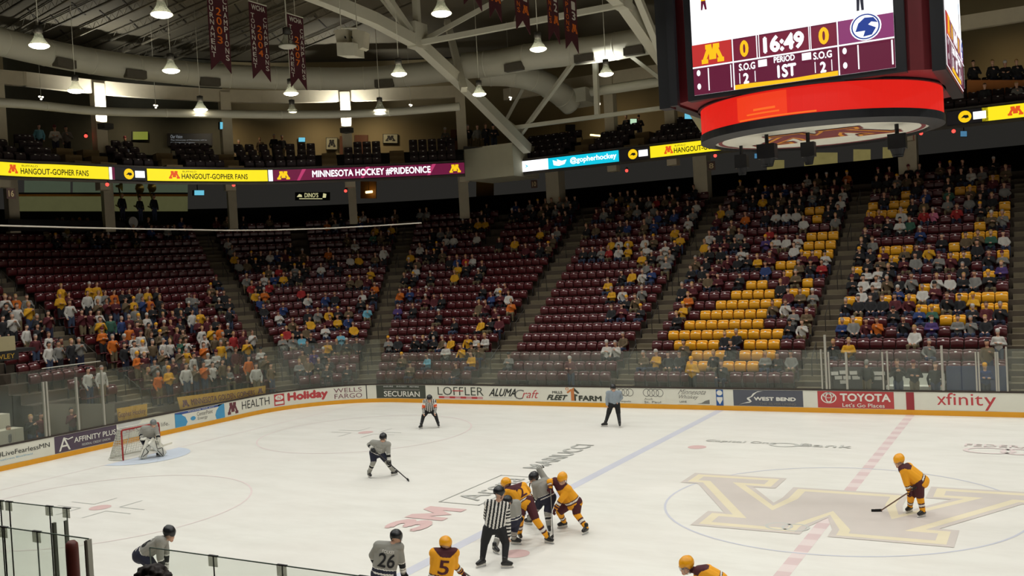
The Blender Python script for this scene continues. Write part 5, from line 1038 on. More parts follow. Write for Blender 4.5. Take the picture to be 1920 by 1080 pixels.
# loudspeaker cluster
c = at(655, 80, 'x', -20.5); t = thing('loudspeaker_cluster', 'white loudspeaker cluster hanging below the long roof truss', 'loudspeaker', c); mb = MB(); WSP = mat('speaker_white', (206, 200, 176), .6)
U = lambda a, b, d=0: c+RT*a/1811*36+np.array([0, 0, 1])*b/1811*36+np.array([0, 1, 0])*d
for nm, pts in (('cabinet', [(-32, 26), (-8, 30), (-4, 2), (-18, -16), (-24, -14)]), ('cabinet', [(34, 24), (8, 30), (6, 2), (20, -14), (28, -10)])):
    mb = MB(); fr = [U(a, b) for a, b in pts]; bk = [U(a*.8, b, .6) for a, b in pts]; k = len(pts); mb.poly(fr, WSP); mb.poly(bk, WSP); mb.add(fr+bk, [(i, (i+1) % k, k+(i+1) % k, k+i) for i in range(k)], WSP); at_parent(mb.build(nm), t)
mb = MB(); mb.add([U(-18, -2, -.3), U(18, -2, -.3), U(18, -30, -.3), U(-18, -30, -.3), U(-18, -2, .4), U(18, -2, .4), U(18, -30, .4), U(-18, -30, .4)], [(0,1,2,3),(7,6,5,4),(0,4,5,1),(1,5,6,2),(2,6,7,3),(3,7,4,0)], mat('speaker_front', (216, 212, 190), .6)); at_parent(mb.build('front_cabinet'), t)
for a in (-7, 7): mb = MB(); mb.add([U(a-2, 14, -.05), U(a+2, 13, -.05), U(a+3, 8, -.05), U(a-1, 9, -.05)], [(0, 1, 2, 3)], DARK); at_parent(mb.build('port'), t)
mb = MB(); mb.tube([U(-16, 31), U(18, 31)], .04, STEEL, 6); mb.tube([U(-16, 31), (*U(-16, 31)[:2], ZR_+.05)], .02, STEEL, 5); mb.tube([U(18, 31), (*U(18, 31)[:2], ZR_+.05)], .02, STEEL, 5); at_parent(mb.build('hanging_frame'), t)
# ------------------------------------------------------------------ high bay lamps
HOOD = glass_material('lamp_hood', (.8, .8, .76), .16); LENS = mat('lamp_lens', (255, 244, 220), .5, emit=9.0, var=0); LOFF = mat('lamp_unlit', (190, 186, 170), .5)
LD = bpy.data.lights.new('high_bay_light', 'AREA'); LD.shape = 'DISK'; LD.size = .62; LD.energy = LAMP_POWER; LD.color = LAMP_COLOR; LD.spread = LAMP_SPREAD
def lamp_parts():
    h = MB(); h.lathe([(.09, .5), (.14, .42), (.17, .3), (.34, .06), (.385, 0), (.37, 0), (.35, .05)], HOOD, 24)
    l = MB(); l.lathe([(.001, -.1), (.14, -.09), (.26, -.06), (.34, -.015), (.36, .03), (.001, .03)], LENS, 24); l2 = MB(); l2.lathe([(.001, -.1), (.14, -.09), (.26, -.06), (.34, -.015), (.36, .03), (.001, .03)], LOFF, 24)
    b = MB(); b.box((-.11, -.11, .48), (.11, .11, .74), mat('ballast_grey', (70, 68, 62), .6)); s_ = MB(); s_.tube([(0, 0, .74), (0, 0, ZR_-LAMP_Z)], .015, STEEL, 6)
    return [mesh_of(x, n) for x, n in ((h, 'hood'), (l, 'lens'), (l2, 'lens_off'), (b, 'ballast'), (s_, 'stem'))]
LPART = lamp_parts(); nl = 0
LAMPS = [(x, y, True) for x in LAMP_X for y in LAMP_Y if not (x < -30 and abs(y) > 14)]+[(-31.3, 14.9, True), (-27.5, 17.9, True)]
def lamp_on(x, y): return not (abs(x+20.9) < .1 and abs(y-3.1) < .1)
seen = set()
for x, y, _ in LAMPS:
    if abs(x) < 4.5 and abs(y) < 4: y = math.copysign(4.7, y)
    if (x, y) in seen or (abs(x+27.5) < .2 and y == 17.8): continue
    seen.add((x, y)); on = lamp_on(x, y); v = np.array([x, y, LAMP_Z])-CAM; px = 960+FPX*(v@RT)/(v@FW); py = 540-FPX*(v@UP)/(v@FW); vis = v@FW > 0 and 0 < px < 1920 and -25 < py
    nl += 1
    t = thing('high_bay_lamp', f'{"lit" if on else "unlit"} round high bay lamp over the ice, {ORD[nl]} counted from the goal end', 'lamp', (x, y, LAMP_Z), 'high bay lamps')
    for me, nm in ((LPART[0], 'hood'), (LPART[1 if on else 2], 'lens'), (LPART[3], 'ballast'), (LPART[4], 'stem')):
        o = bpy.data.objects.new(nm, me); COL.objects.link(o); o.parent = t
    if on: lo = bpy.data.objects.new('lamp_light', LD); COL.objects.link(lo); lo.parent = t; lo.location = (0, 0, -.13)
# upright floods that wash the second and fourth columns white, and warm lamps of the upper deck and concourse
def flood(pos, target, power, name, size=.3, color=LAMP_COLOR, spread=2.2):
    ld = bpy.data.lights.new(name, 'AREA'); ld.shape = 'DISK'; ld.size = size; ld.energy = power; ld.color = color; ld.spread = spread; o = bpy.data.objects.new(name, ld); COL.objects.link(o)
    o.location = tuple(pos); d = Vector(tuple(np.array(target)-np.array(pos))); o.rotation_euler = d.to_track_quat('-Z', 'Y').to_euler(); return o
for i in (1, 3):
    p, n = CP[i]; b = np.array([p[0]-n[0]*.75, p[1]-n[1]*.75, 16.2]); mb = MB(); mb.box((b[0]-.3, b[1]-.3, 15.75), (b[0]+.3, b[1]+.3, 16.05), mat('flood_box', (60, 58, 54), .5)); tag(mb.build('flood_light'), f'dark flood light box fixed to the {("", "second", "", "fourth")[i]} upper column', 'lamp')
    flood(b, (p[0], p[1], 18.6), 260, 'flood_beam', .25, LAMP_COLOR, 2.4)
bq = at(1130, 152, 'z', 16.6); flood(bq+np.array([0, 0, .2]), (bq[0]+.5, bq[1]+1, 21), 70, 'flood_beam', .3)
for u in (3, 10, 16, 21, 25.5, 29.5, 33): p, n = END.at(u, 6.2); warm = .8 if u > 17 else .06; flood((p[0], p[1], 17.6), (p[0]+n[0]*1.4, p[1]+n[1]*1.4, 14.4), 46*warm, 'deck_downlight', .4, (1, .82, .55), 2.6)
for x in (-20, -14, -8, 3.5, 7): flood((x, 31.6, 17.4), (x, 34, 14.4), 24, 'deck_downlight', .4, (1, .82, .55), 2.6)
for l, px, py in (('bright tube light on the upper wall above the white display', 1116, 254), ('small bright wall light above the upper seats by the elbow duct', 1060, 284)):
    p = at(px, py, 'y', 33); mb = MB(); mb.tube([p-np.array([.35, 0, -.08]), p+np.array([.35, 0, -.06])], .06, em('tube', (255, 226, 150), 3), 8); tag(mb.build('tube_light'), l, 'lamp')
p = at(692, 360, 'y', 35.6); mb = MB(); mb.tube([p-np.array([.3, 0, 0]), p+np.array([.3, 0, 0])], .1, em('tube', (255, 226, 150), 3), 8); mb.tube([p, (p[0], p[1], 14.3)], .02, DARK, 5); tag(mb.build('tube_light'), 'bright tube light in the concourse under the maroon display', 'lamp')
for l, px, py, v in (('small round bright lamp under the pipe end', 1122, 195, 25.5),): p = at(px, py, 'y', v); mb = MB(); mb.lathe([(.001, .12), (.09, .08), (.12, 0), (.09, -.08), (.001, -.12)], em('bulb', (255, 244, 220), 5), 12, p); tag(mb.build('bulb_lamp'), l, 'lamp')
for l, px, py, v in (('small cluster light hanging under the roof by the unlit deck, near first pipe', 77, 183, 'a'), ('small cluster light hanging under the roof between second and third columns', 292, 199, 'a'), ('small cluster light hanging under the roof near the fifth column', 770, 198, 'a'), ('small cluster light hanging under the roof beyond the truss', 957, 184, 'a')):
    p = at(px, py, 'z', 17); mb = MB()
    for dx, dz in ((-.09, .04), (.09, .04), (0, -.08)): mb.lathe([(.001, .05), (.05, .03), (.06, 0), (.04, -.04), (.001, -.05)], em('bulb_small', (255, 246, 226), 2.5), 8, p+np.array([0, dx, dz]))
    mb.tube([p, p+np.array([0, 0, 4.7])], .012, STEEL, 5); tag(mb.build('cluster_light'), l, 'lamp', 'small cluster lights')
# ------------------------------------------------------------------ banners
BANM = mat('banner_cloth', (72, 20, 30), .85, var=.15, scale=4); BT = mat('banner_white', (214, 208, 196), .8); BO = mat('banner_orange', (224, 112, 24), .8)
def banner(x, tl, tr, bl, br, notch, label, draw):
    P = [at(*tl, 'x', x), at(*tr, 'x', x), at(*bl, 'x', x), at(*br, 'x', x)]; y0, y1 = (P[0][1]+P[2][1])/2, (P[1][1]+P[3][1])/2; zt = max(P[0][2], P[1][2]); zb = (P[2][2]+P[3][2])/2
    fo = lambda off: (lambda u, v: (x+off, y0+(y1-y0)*u, zb+(zt-zb)*v)); t = thing('banner', label, 'banner', (x, y0, zt), 'hanging championship banners'); h = .45/(zt-zb)
    shp = [(0, 0), (.5, h), (1, 0), (1, 1), (0, 1)]; mb = MB(); put_poly(mb, shp, (0, 1, 0, 1), fo(0), BANM); put_poly(mb, shp, (0, 1, 0, 1), fo(-.02), BANM)
    mb.add([fo(o_)(u, v) for o_ in (0, -.02) for u, v in shp], [(i, (i+1) % 5, 5+(i+1) % 5, 5+i) for i in range(5)], BANM); at_parent(mb.build('cloth'), t)
    mb = MB(); draw(mb, fo(.008), (y1-y0)/(zt-zb)); at_parent(mb.build('lettering'), t)
    mb = MB(); mb.tube([fo(-.01)(0, 1), fo(-.01)(1, 1)], .03, STEEL, 6); mb.tube([fo(-.01)(.5, 1), (x, (y0+y1)/2, ZR_)], .012, STEEL, 5); at_parent(mb.build('hanging_rod'), t)
def col_text(mb, s, u0, u1, v0, v1, f, m, bold=.06):
    n = len(s); 
    for i, ch in enumerate(s):
        a = v1-(v1-v0)*(i+.08)/n; b = v1-(v1-v0)*(i+.9)/n; k = .3 if ch == 'I' else 1; c = (u0+u1)/2; put_text(mb, ch, (c-(u1-u0)/2*k, c+(u1-u0)/2*k, b, a), f, m, bold)
def champ(year, full=True):
    def d(mb, f, asp):
        h = .0; col_text(mb, 'TOURNAMENT', .06, .26, .14, .86, f, BT, .03); col_text(mb, year, .38, .64, .3, .72, f, BO, .03); col_text(mb, 'CHAMPIONS', .74, .93, .13, .84, f, BT, .03); put_text(mb, 'WCHA', (.12, .88, .9, .97), f, BT, .05)
    return d
X1 = -22.0
banner(X1, (386, -34), (427, -28), (397, 133), (432, 136), 0, 'maroon banner with white letter columns and orange year, first of the three', champ('2003'))
banner(X1, (465, 4), (499, 11), (476, 148), (509, 154), 0, 'maroon banner with white letter columns and orange year, middle of the three', champ('2004'))
banner(X1, (538, 26), (567, 33), (546, 163), (577, 170), 0, 'maroon banner with white columns of letters, partly hidden by an unlit lamp', champ('2007'))
X2 = -12.0
def small(s1, s2, flip=False):
    def d(mb, f, asp):
        if s1: col_text(mb, s1, .1, .32, .24, .98, f, BO, .03)
        if s2: col_text(mb, s2, .56, .86, .42, .98, f, BT, .04)
        put_poly(mb, M_PTS, (.5, .95, .26, .38), f, BO)
    return d
for (a, b, s1, s2, l) in (((871, 905, 6, 24), -110, '', '', 'mostly cut off above'), ((919, 942, 30, 46), -95, 'CHAMPIONS', '', 'small letter, second'), ((969, 995, 55, 66), -75, 'CHAMPIONS', '2011', 'third'), ((1030, 1051, 73, 86), -55, 'REGIONALS', '2012', 'fourth, with white year'), ((1062, 1086, 90, 102), -40, 'CHAMPIONS', '2013', 'last toward the scoreboard, with white year')):
    banner(X2, (a[0]-8, b-4), (a[1]-8, b+4), (a[0], a[2]), (a[1], a[3]), 0, f'maroon swallowtail banner in the row of five, {l}', small(s1, s2))
# ------------------------------------------------------------------ scoreboard
sb = thing('scoreboard', 'hanging scoreboard cube with lit screens over a round red display', 'scoreboard', (-.05, 0, 9.7))
def part(mb, name, par=sb, smooth=False, label=None):
    o = mb.build(name, None, smooth); at_parent(o, par)
    if label: o['label'] = label
    return o
SBK = mat('board_black', (24, 24, 28), .5); SBM = mat('board_maroon', (120, 34, 42), .5); SBW = mat('board_white', (190, 186, 176), .6)
XW, YS, XS = 2.35, -2.82, 3.2
mb = MB(); oc = [(-2.72, -3.0), (2.62, -3.0), (3.35, -2.5), (3.35, 2.5), (2.62, 3.0), (-2.72, 3.0), (-3.4, 2.5), (-3.4, -2.5)]
oc2 = [(x*.98, y*.9) for x, y in oc]
mb.add([(x, y, 10.72) for x, y in oc2]+[(x, y, 15.6) for x, y in oc2], [tuple(range(8))[::-1], tuple(range(8, 16))]+[(i, (i+1) % 8, 8+(i+1) % 8, 8+i) for i in range(8)], SBM); part(mb, 'cabinet', label='maroon cabinet')
for x0, x1, y0, y1 in ((-2.62, 2.5, -2.86, -2.6), (-2.62, 2.5, 2.6, 2.86)): mb = MB(); mb.box((x0, y0, 10.68), (x1, y1, 15.3), SBK); part(mb, 'screen_frame')
for x0, x1 in ((3.0, 3.28), (-3.3, -3.02)): mb = MB(); mb.box((x0, -2.55, 10.66), (x1, 2.5, 15.3), SBK); part(mb, 'screen_frame')
for x0, y0, x1, y1 in ((-3.42, -2.75, -3.12, -2.35), (-3.05, -3.0, -2.85, -2.8)): mb = MB(); mb.box((x0, y0, 10.6), (x1, y1, 15.5), SBK); part(mb, 'corner_post')
SV = em('screen_white', (252, 252, 255), 1.25); SC = em('score_maroon', (112, 24, 60), .72); SC2 = em('score_maroon_b', (128, 30, 58), .8); SG = em('score_gold', (255, 196, 20), 1.0); SR = em('score_red', (206, 52, 50), .85); SP = em('score_purple', (150, 60, 120), .8); SBLU = em('emblem_blue', (30, 62, 150), .9); SL = em('score_line', (250, 250, 252), 1.2); SSK = em('shirt_blue', (110, 160, 196), .9); SKB = em('figure_dark', (40, 40, 60), .6)
def scoreboard_screen(F, name, label):
    f, g, h, e = F(0), F(.012), F(.024), F(.036); mb = MB()
    put_rect(mb, (0, 1, 0, 1), f, SV, 1)
    put_rect(mb, (0, 1, 0, .335), g, SC, 1)
    put_rect(mb, (0, .21, .19, .335), h, SR, 1); put_rect(mb, (.745, 1, .19, .335), h, SP, 1)
    for b in ((.22, .34), (.355, .6), (.615, .735)): put_rect(mb, (b[0], b[1], .19, .325), h, SC2, 1)
    for b in ((0, 1, .178, .188), (.214, .22, 0, .335), (.738, .744, 0, .335), (.34, .345, .188, .335), (.352, .356, .188, .335), (.602, .606, .188, .335), (.61, .614, .188, .335), (.08, .086, .02, .17), (.83, .836, .02, .17), (.985, .992, .02, .17), (.2, .205, .02, .17), (.245, .249, .035, .105), (.325, .329, .035, .105), (.625, .629, .035, .105), (.705, .709, .035, .105)): put_rect(mb, b, e, SL, 1)
    put_poly(mb, M_PTS, (.05, .17, .2, .325), e, SG); put_text(mb, '0', (.255, .3, .205, .315), e, SG, .06); put_text(mb, '0', (.65, .7, .205, .315), e, SG, .06)
    put_text(mb, '16:49', (.375, .58, .205, .315), e, SL, .07)
    put_poly(mb, circle_pts(), (.8, .945, .19, .36), e, SL); e2 = F(.046); put_poly(mb, [(.825, .25), (.84, .3), (.87, .33), (.91, .325), (.93, .29), (.9, .3), (.885, .285), (.92, .26), (.9, .22), (.86, .215), (.87, .25)], (0, 1, 0, 1), e2, SBLU); put_ring(mb, .8725, .275, .066, .078, .1, e2, SBLU)
    put_text(mb, 'S.O.G', (.245, .33, .118, .165), e, SL, .05); put_text(mb, 'S.O.G', (.62, .71, .118, .165), e, SL, .05); put_text(mb, 'PERIOD', (.425, .53, .135, .175), e, SL, .05); put_text(mb, '1ST', (.44, .535, .035, .12), e, SL, .06)
    put_text(mb, '2', (.265, .295, .03, .1), e, SL, .06); put_text(mb, '2', (.65, .68, .03, .1), e, SL, .06)
    for a in (.345, .565): put_rect(mb, (a, a+.045, .125, .17), e, SL, 1)
    for a in (.02, .76):
        for b in (.035, .125): put_poly(mb, circle_pts(), (a, a+.02, b, b+.04), e, SL)
    put_poly(mb, [(.22, 0), (.735, 0), (.735, .03), (.5, .022), (.3, .03), (.22, .03)], (0, 1, 0, 1), e, SG)
    # the picture on the screen: an official and a skater on white ice
    put_poly(mb, [(.835, .52), (.865, .52), (.87, .58), (.86, .6), (.84, .6), (.83, .58)], (0, 1, 0, 1), g, SSK); put_poly(mb, circle_pts(), (.84, .862, .6, .64), g, SKB); put_poly(mb, [(.836, .52), (.866, .52), (.868, .38), (.856, .38), (.851, .46), (.846, .38), (.834, .38)], (0, 1, 0, 1), g, SKB)
    put_poly(mb, [(.06, .62), (.085, .62), (.088, .68), (.075, .7), (.058, .68)], (0, 1, 0, 1), g, SG); put_poly(mb, [(.06, .62), (.085, .62), (.09, .56), (.08, .56), (.073, .6), (.066, .56), (.058, .56)], (0, 1, 0, 1), g, SC)
    part(mb, name, label=label)
scoreboard_screen(lambda o: (lambda u, v: (-2.44+u*4.72, -2.87-o, 10.8+v*3.7)), 'screen', 'lit screen facing the camera side with score and clock')
scoreboard_screen(lambda o: (lambda u, v: (3.29+o, -2.35+u*4.7, 10.8+v*3.7)), 'screen', 'lit screen seen nearly edge-on')
RED = em('ring_red', (236, 34, 24), .85); REDB = em('ring_bright', (255, 110, 34), .95); CXS = -.05
ringf = lambda r, z0, z1: (lambda u, v: (CXS+r*math.cos(2*math.pi*u), r*math.sin(2*math.pi*u), z0+(z1-z0)*v))
mb = MB(); put_rect(mb, (0, 1, 0, 1), ringf(3.03, 10.0, 10.66), RED, 72); put_rect(mb, (.675, .745, 0.06, .94), ringf(3.036, 10.0, 10.66), em('ring_mid', (250, 62, 26), .9), 10)
for a, b, c, d in ((.69, .735, .2, .26), (.7, .73, .34, .42), (.678, .78, .03, .09)): put_rect(mb, (a, b, c, d), ringf(3.04, 10.0, 10.66), REDB, 8)
part(mb, 'ring_display', label='round red lit display')
mb = MB(); mb.lathe([(2.9, 10.7), (3.1, 10.7), (3.1, 10.66), (2.95, 10.66)], SBK, 72, (CXS, 0, 0)); mb.lathe([(2.98, 10.02), (3.06, 10.0), (3.06, 9.8), (2.7, 9.72), (2.7, 9.82)], SBK, 72, (CXS, 0, 0)); mb.lathe([(2.75, 10.72), (2.9, 10.68)], SBK, 72, (CXS, 0, 0)); part(mb, 'ring_rim', label='black rim')
mb = MB(); mb.lathe([(.001, 9.8), (2.72, 9.8)], SBW, 64, (CXS, 0, 0)); mb.lathe([(2.5, 9.79), (2.6, 9.785)], SBM, 64, (CXS, 0, 0)); part(mb, 'underside', label='pale underside with block letter')
mb = MB(); Ms = [(-x*.4, -y*.4) for x, y in M_RAW]; fz = lambda z: (lambda u, v: (CXS+u, v, z)); put_poly(mb, Ms, (0, 1, 0, 1), fz(9.785), SBM); put_poly(mb, inset(Ms, .07), (0, 1, 0, 1), fz(9.78), mat('emblem_gold', (226, 150, 30), .5)); put_poly(mb, inset(Ms, .17), (0, 1, 0, 1), fz(9.775), SBM); part(mb, 'emblem')
for x, y, k in ((-1.0, -1.5, .8), (-.1, -.9, .6), (2.0, -.6, .75), (-2.2, .4, .6)):
    mb = MB(); mb.box((CXS+x-.28*k, y-.22*k, 9.18), (CXS+x+.28*k, y+.22*k, 9.55), SBK); mb.tube([(CXS+x, y, 9.55), (CXS+x, y, 9.8)], .05, SBK, 8); mb.lathe([(.16*k, 8.98), (.24*k, 9.18)], SBK, 14, (CXS+x, y, 0)); mb.lathe([(.001, 9.02), (.2*k, 9.02)], DARK, 14, (CXS+x, y, 0)); part(mb, 'hanging_fixture', label='black fixture under the ring')
for sx in (-2, 2):
    for sy in (-2, 2): mb = MB(); mb.tube([(sx, sy, 15.5), (sx, sy, ZR_)], .03, STEEL, 6); part(mb, 'suspension_cable')
# ------------------------------------------------------------------ goal
gn = thing('goal_net', 'red hockey goal frame with white net in front of the end boards', 'goal', (-27.06, 0, 0)); GR = mat('goal_red', (158, 42, 40), .4)
for sy in (-.915, .915): mb = MB(); mb.tube([(-27.06, sy, 0), (-27.06, sy, 1.1), (-27.06, sy*.97, 1.2)], .035, GR, 10); part(mb, 'goal_post', gn)
mb = MB(); mb.tube([(-27.06, -.89, 1.2), (-27.06, .89, 1.2)], .035, GR, 10); part(mb, 'crossbar', gn)
NETW = mat('net_white', (206, 204, 194), .7); mb = MB(); base = [(-27.06, -.915, .03), (-27.75, -1.0, .03), (-28.05, -.6, .03), (-28.1, 0, .03), (-28.05, .6, .03), (-27.75, 1.0, .03), (-27.06, .915, .03)]
mb.tube(catmull(base, 4), .04, NETW, 8); mb.tube(catmull([(-27.06, -.89, 1.2), (-27.55, -.7, 1.2), (-27.6, 0, 1.2), (-27.55, .7, 1.2), (-27.06, .89, 1.2)], 4), .025, NETW, 8); mb.tube([(-27.6, 0, 1.2), (-28.1, 0, .03)], .02, NETW, 6); part(mb, 'base_frame', gn)
mb = MB(); A_ = catmull(base, 5); B_ = catmull([(-27.06, -.89, 1.2), (-27.45, -.8, 1.2), (-27.55, -.5, 1.2), (-27.6, 0, 1.2), (-27.55, .5, 1.2), (-27.45, .8, 1.2), (-27.06, .89, 1.2)], 5)
for a, b in zip(A_, B_): mb.tube([a, b], .007, NETW, 4, False)
for k in range(1, 12): f_ = k/12; mb.tube([a*(1-f_)+b*f_ for a, b in zip(A_, B_)], .007, NETW, 4, False)
for k in range(1, 10): y = -.89+k*.178; mb.tube([(-27.06, y, 1.2), (-27.58, y*.75, 1.2)], .007, NETW, 4, False)
mb.add([tuple(p) for p in A_]+[tuple(p) for p in B_], [(i, i+1, len(A_)+i+1, len(A_)+i) for i in range(len(A_)-1)], glass_material('net_mesh', (.8, .8, .78), .1)); part(mb, 'net', gn)
# ------------------------------------------------------------------ penalty box and tunnel
pb = thing('penalty_bench', 'long white counter wall inside the penalty box', 'counter', (1.4, W+1.75, 0)); p0, p1 = at(1664, 700, 'y', W+1.8), at(1772, 720, 'y', W+1.8)
mb = MB(); mb.box((p0[0], W+1.75, .5), (p1[0], W+1.85, p0[2]), mat('counter_white', (206, 206, 196), .6)); part(mb, 'back_panel', pb); mb = MB(); mb.box((p0[0], W+1.2, .5), (p1[0], W+1.75, .98), SBW); part(mb, 'seat_shelf', pb)
mb = MB(); x0, x1 = at(1775, 715, 'y', W+1.8)[0], at(1890, 715, 'y', W+1.8)[0]; mb.box((x0, W+1.76, .4), (x1, W+1.86, 1.75), mat('box_blue', (66, 74, 104), .7)); tag(mb.build('penalty_box_panel'), 'dull blue back panel of the far penalty box', 'panel')
mb = MB(); x0, x1 = at(1552, 715, 'y', W+1.8)[0], at(1655, 715, 'y', W+1.8)[0]; mb.box((x0, W+1.76, .4), (x1, W+1.86, 1.7), mat('box_dark', (70, 66, 62), .7)); tag(mb.build('penalty_box_panel'), 'dark back panel of the penalty box beside the stairs', 'panel')
n = 0
for px, py in ((1565, 700), (1581, 698), (1600, 699), (1572, 708), (1588, 708), (1605, 708), (1640, 700), (1652, 700), (1646, 709), (1582, 716)):
    n += 1; q = at(px, py, 'y', W+1.74); mb = MB(); mb.add([(q[0]-.16, q[1], q[2]+.07), (q[0]-.14, q[1]-.03, q[2]-.08), (q[0]+.16, q[1]-.03, q[2]-.07), (q[0]+.15, q[1], q[2]+.08)], [(0, 1, 2, 3)], mat('towel', (206, 200, 190), .9)); mb.add([(v[0], v[1]+.012, v[2]) for v in mb.v[:4]], [(3, 2, 1, 0)], mat('towel', (206, 200, 190), .9)); tag(mb.build('paper_sheet'), f'small pale sheet stuck on the penalty box wall, {ORD[n]} of ten', 'paper', 'sheets in the penalty box')
for px, py, c, l in ((1622, 706, 'K', 'beside the stuck papers'), (1683, 712, 'K', 'first at the white counter'), (1713, 712, 'K', 'second at the white counter'), (1752, 712, 'K', 'last at the white counter'), (1845, 696, 'B', 'in the blue-backed box'), (1850, 660, 'N', 'standing high by the far aisle, tan coat')):
    q = at(px, py-6, 'y', W+1.0 if py > 690 else W+2.2); person_at(c, (q[0], q[1], 0.3 if py > 690 else 1.0), math.pi if px == 1622 else 0.2, True, f'{CNAME[c.lower()]}-clad person in penalty box, {l}', 'people in the penalty box', random.Random(px), v=px % 4)
for px, py, c, rz, l in ((1070, 690, 'M', 0, 'standing front-row fan in maroon jersey, by the four-ring adverts'), (1298, 697, 'Y', 0, 'standing front-row fan in gold jersey and black trousers near the blue stripe')):
    q = at(px, py, 'y', W+1.0); person_at(c, (q[0], q[1]+.28, max(.01, q[2]-1.18)), rz, True, l, None, random.Random(px), v=1)
TB = mat('tunnel_wall', (92, 98, 88), .8, var=.1); mb = MB(); mb.box((-39.2, -14, 0), (-39, .12, 4.4), TB); mb.box((-39, -14, 4.3), (-33.6, .12, 4.45), DARK); struct(mb.build('wall_tunnel'))
wall_panel('wall_stand_front', 84, 215, 757, 815, mat('stand_front', (118, 110, 94), .75), x=-32.3)
mb = MB(); mb.box((-33.2, -14, 4.45), (-33.0, -1.2, 5.05), mat('beige_front', (160, 148, 112), .7)); struct(mb.build('wall_tunnel_front'))
q = at(8, 661, 'x', -32.9); f = lambda u, v: (-32.97, -14+u*12.9, 4.05+v*.36); mb = MB(); put_rect(mb, (0, 1, 0, 1), f, DARK, 2); g = lambda u, v: (-32.95, -14+u*12.9, 4.05+v*.36); put_text(mb, 'N YOWLEY', (.86, .985, .22, .78), g, mat('sign_gold', (190, 150, 50), .6), .02); tag(mb.build('tunnel_sign'), 'dark strip with gold lettering under the beige wall over the tunnel', 'sign')
for nm, (a, b, c, d), x, m in (('door_6', (38, 78, 712, 800), -38.8, mat('tunnel_door', (110, 110, 98), .7)), ('wall_tunnel_panel', (0, 32, 720, 800), -38.9, TB)): wall_panel(nm, a, b, c, d, m, x=x)
mb = MB(); a = at(0, 778, 'x', -33); b = at(20, 805, 'x', -33); mb.box((-33.6, -6, 0), (-33, b[1], a[2]), mat('cabinet_white', (196, 190, 170), .6)); tag(mb.build('white_cabinet'), 'white cabinet with a dark latch at the tunnel mouth', 'cabinet')
mb = MB(); a = at(18, 806, 'x', -32.2); b = at(45, 820, 'x', -32.2); mb.box((-32.9, a[1]-1, 0), (-32.2, b[1], a[2]), mat('cabinet_white', (196, 190, 170), .6)); tag(mb.build('white_bench'), 'low white bench behind the pale hashtag advert', 'bench')
for px, py, c, l in ((51, 800, 'K', 'in black at the tunnel mouth'), (68, 796, 'M', 'beside the black-clad figure, dark maroon coat'), (127, 790, 'M', 'with gold sleeves behind the violet advert'), (8, 832, 'G', 'crouching by the hashtag advert')):
    q = at(px, py, 'x', -32.6); person_at(c, (-32.6, q[1], 0.0), math.radians(90), True, f'tunnel attendant {l}', 'people in the rink tunnel', random.Random(px+1), v=px % 4).scale = (1, 1, .8 if px == 8 else .97)
# ------------------------------------------------------------------ glass of the near boards
def near_pane(x0, x1, y, z0, z1, label, clips=True):
    t = thing('near_rink_glass', label, 'glass', (x0, y, z0), 'panes of the near rink glass'); mb = MB(); mb.box((x0, y-.006, z0), (x1, y+.006, z1), GLASS_NEAR); part(mb, 'pane', t)
    mb = MB(); mb.box((x0, y-.009, z1-.008), (x1, y+.009, z1+.008), mat('glass_edge', (92, 108, 98), .3)); part(mb, 'edge', t)
    for xx in (x0, x1) if clips else (): mb = MB(); mb.box((xx-.004, y-.012, z0), (xx+.004, y+.012, z1), mat('seam_grey', (96, 104, 96), .4)); part(mb, 'seam', t)
    if clips: mb = MB(); mb.box((x1-.1, y-.02, z1-.17), (x1+.1, y-.008, z1+.012), glass_material('clip_clear', (.62, .62, .58), .2) if 'clip_clear' not in bpy.data.materials else bpy.data.materials['clip_clear']); mb.box((x1-.1, y-.021, z1-.002), (x1+.1, y+.02, z1+.016), DARK); part(mb, 'clip', t)
nb = MB(); nb.box((-22, -W-.12, 0), (6, -W, .98), WHITE); nb.box((-22, -W-.14, .98), (6, -W+.02, 1.02), DARKRAIL); nb.box((-22, -W, 0), (6, -W+.015, .2), YELLOWK); struct(nb.build('wall_near_boards'))
Y1 = -W-.06
xs = [at(px, 1030, 'y', Y1)[0] for px in (281, 399, 527, 680)]; xs += [xs[-1]+1.35, xs[-1]+2.7]
for i, (a, b) in enumerate(zip(xs, xs[1:])): near_pane(a, b, Y1, 1.0, 2.25, f'low near glass pane along the bottom edge, {ORD[i+1]} from the crouching grey skater')
xs = [-15.5, at(1, 945, 'y', Y1)[0], at(17, 940, 'y', Y1)[0], at(93, 955, 'y', Y1)[0], at(125, 955, 'y', Y1)[0]]
for i, (a, b) in enumerate(zip(xs, xs[1:])): near_pane(a, b, Y1, 1.0, 2.77, f'tall near glass pane at the bottom corner, {ORD[4-i]} from its open end')
Y2 = -16.7
xs = [-13.5, at(7, 985, 'y', Y2)[0], at(69, 992, 'y', Y2)[0], at(166, 1008, 'y', Y2)[0]]
for i, (a, b) in enumerate(zip(xs, xs[1:])): near_pane(a, b, Y2, 1.0, 2.93, f'front row of near glass at the bottom corner, {ORD[3-i]} from its end post', i < 2)
def npost(px, top, y, wd, m, label): p = at(px, top, 'y', y); mb = MB(); mb.box((p[0]-wd/2, y-.03, .6), (p[0]+wd/2, y+.03, p[2]), m); tag(mb.build('near_glass_post'), label, 'post')
PG = mat('post_grey', (82, 84, 72), .4); npost(101, 980, Y1-.1, .06, PG, 'slim dark grey post behind the front row of near glass'); npost(123, 976, Y1-.1, .035, PG, 'thin grey post at the open end of the tall near glass')
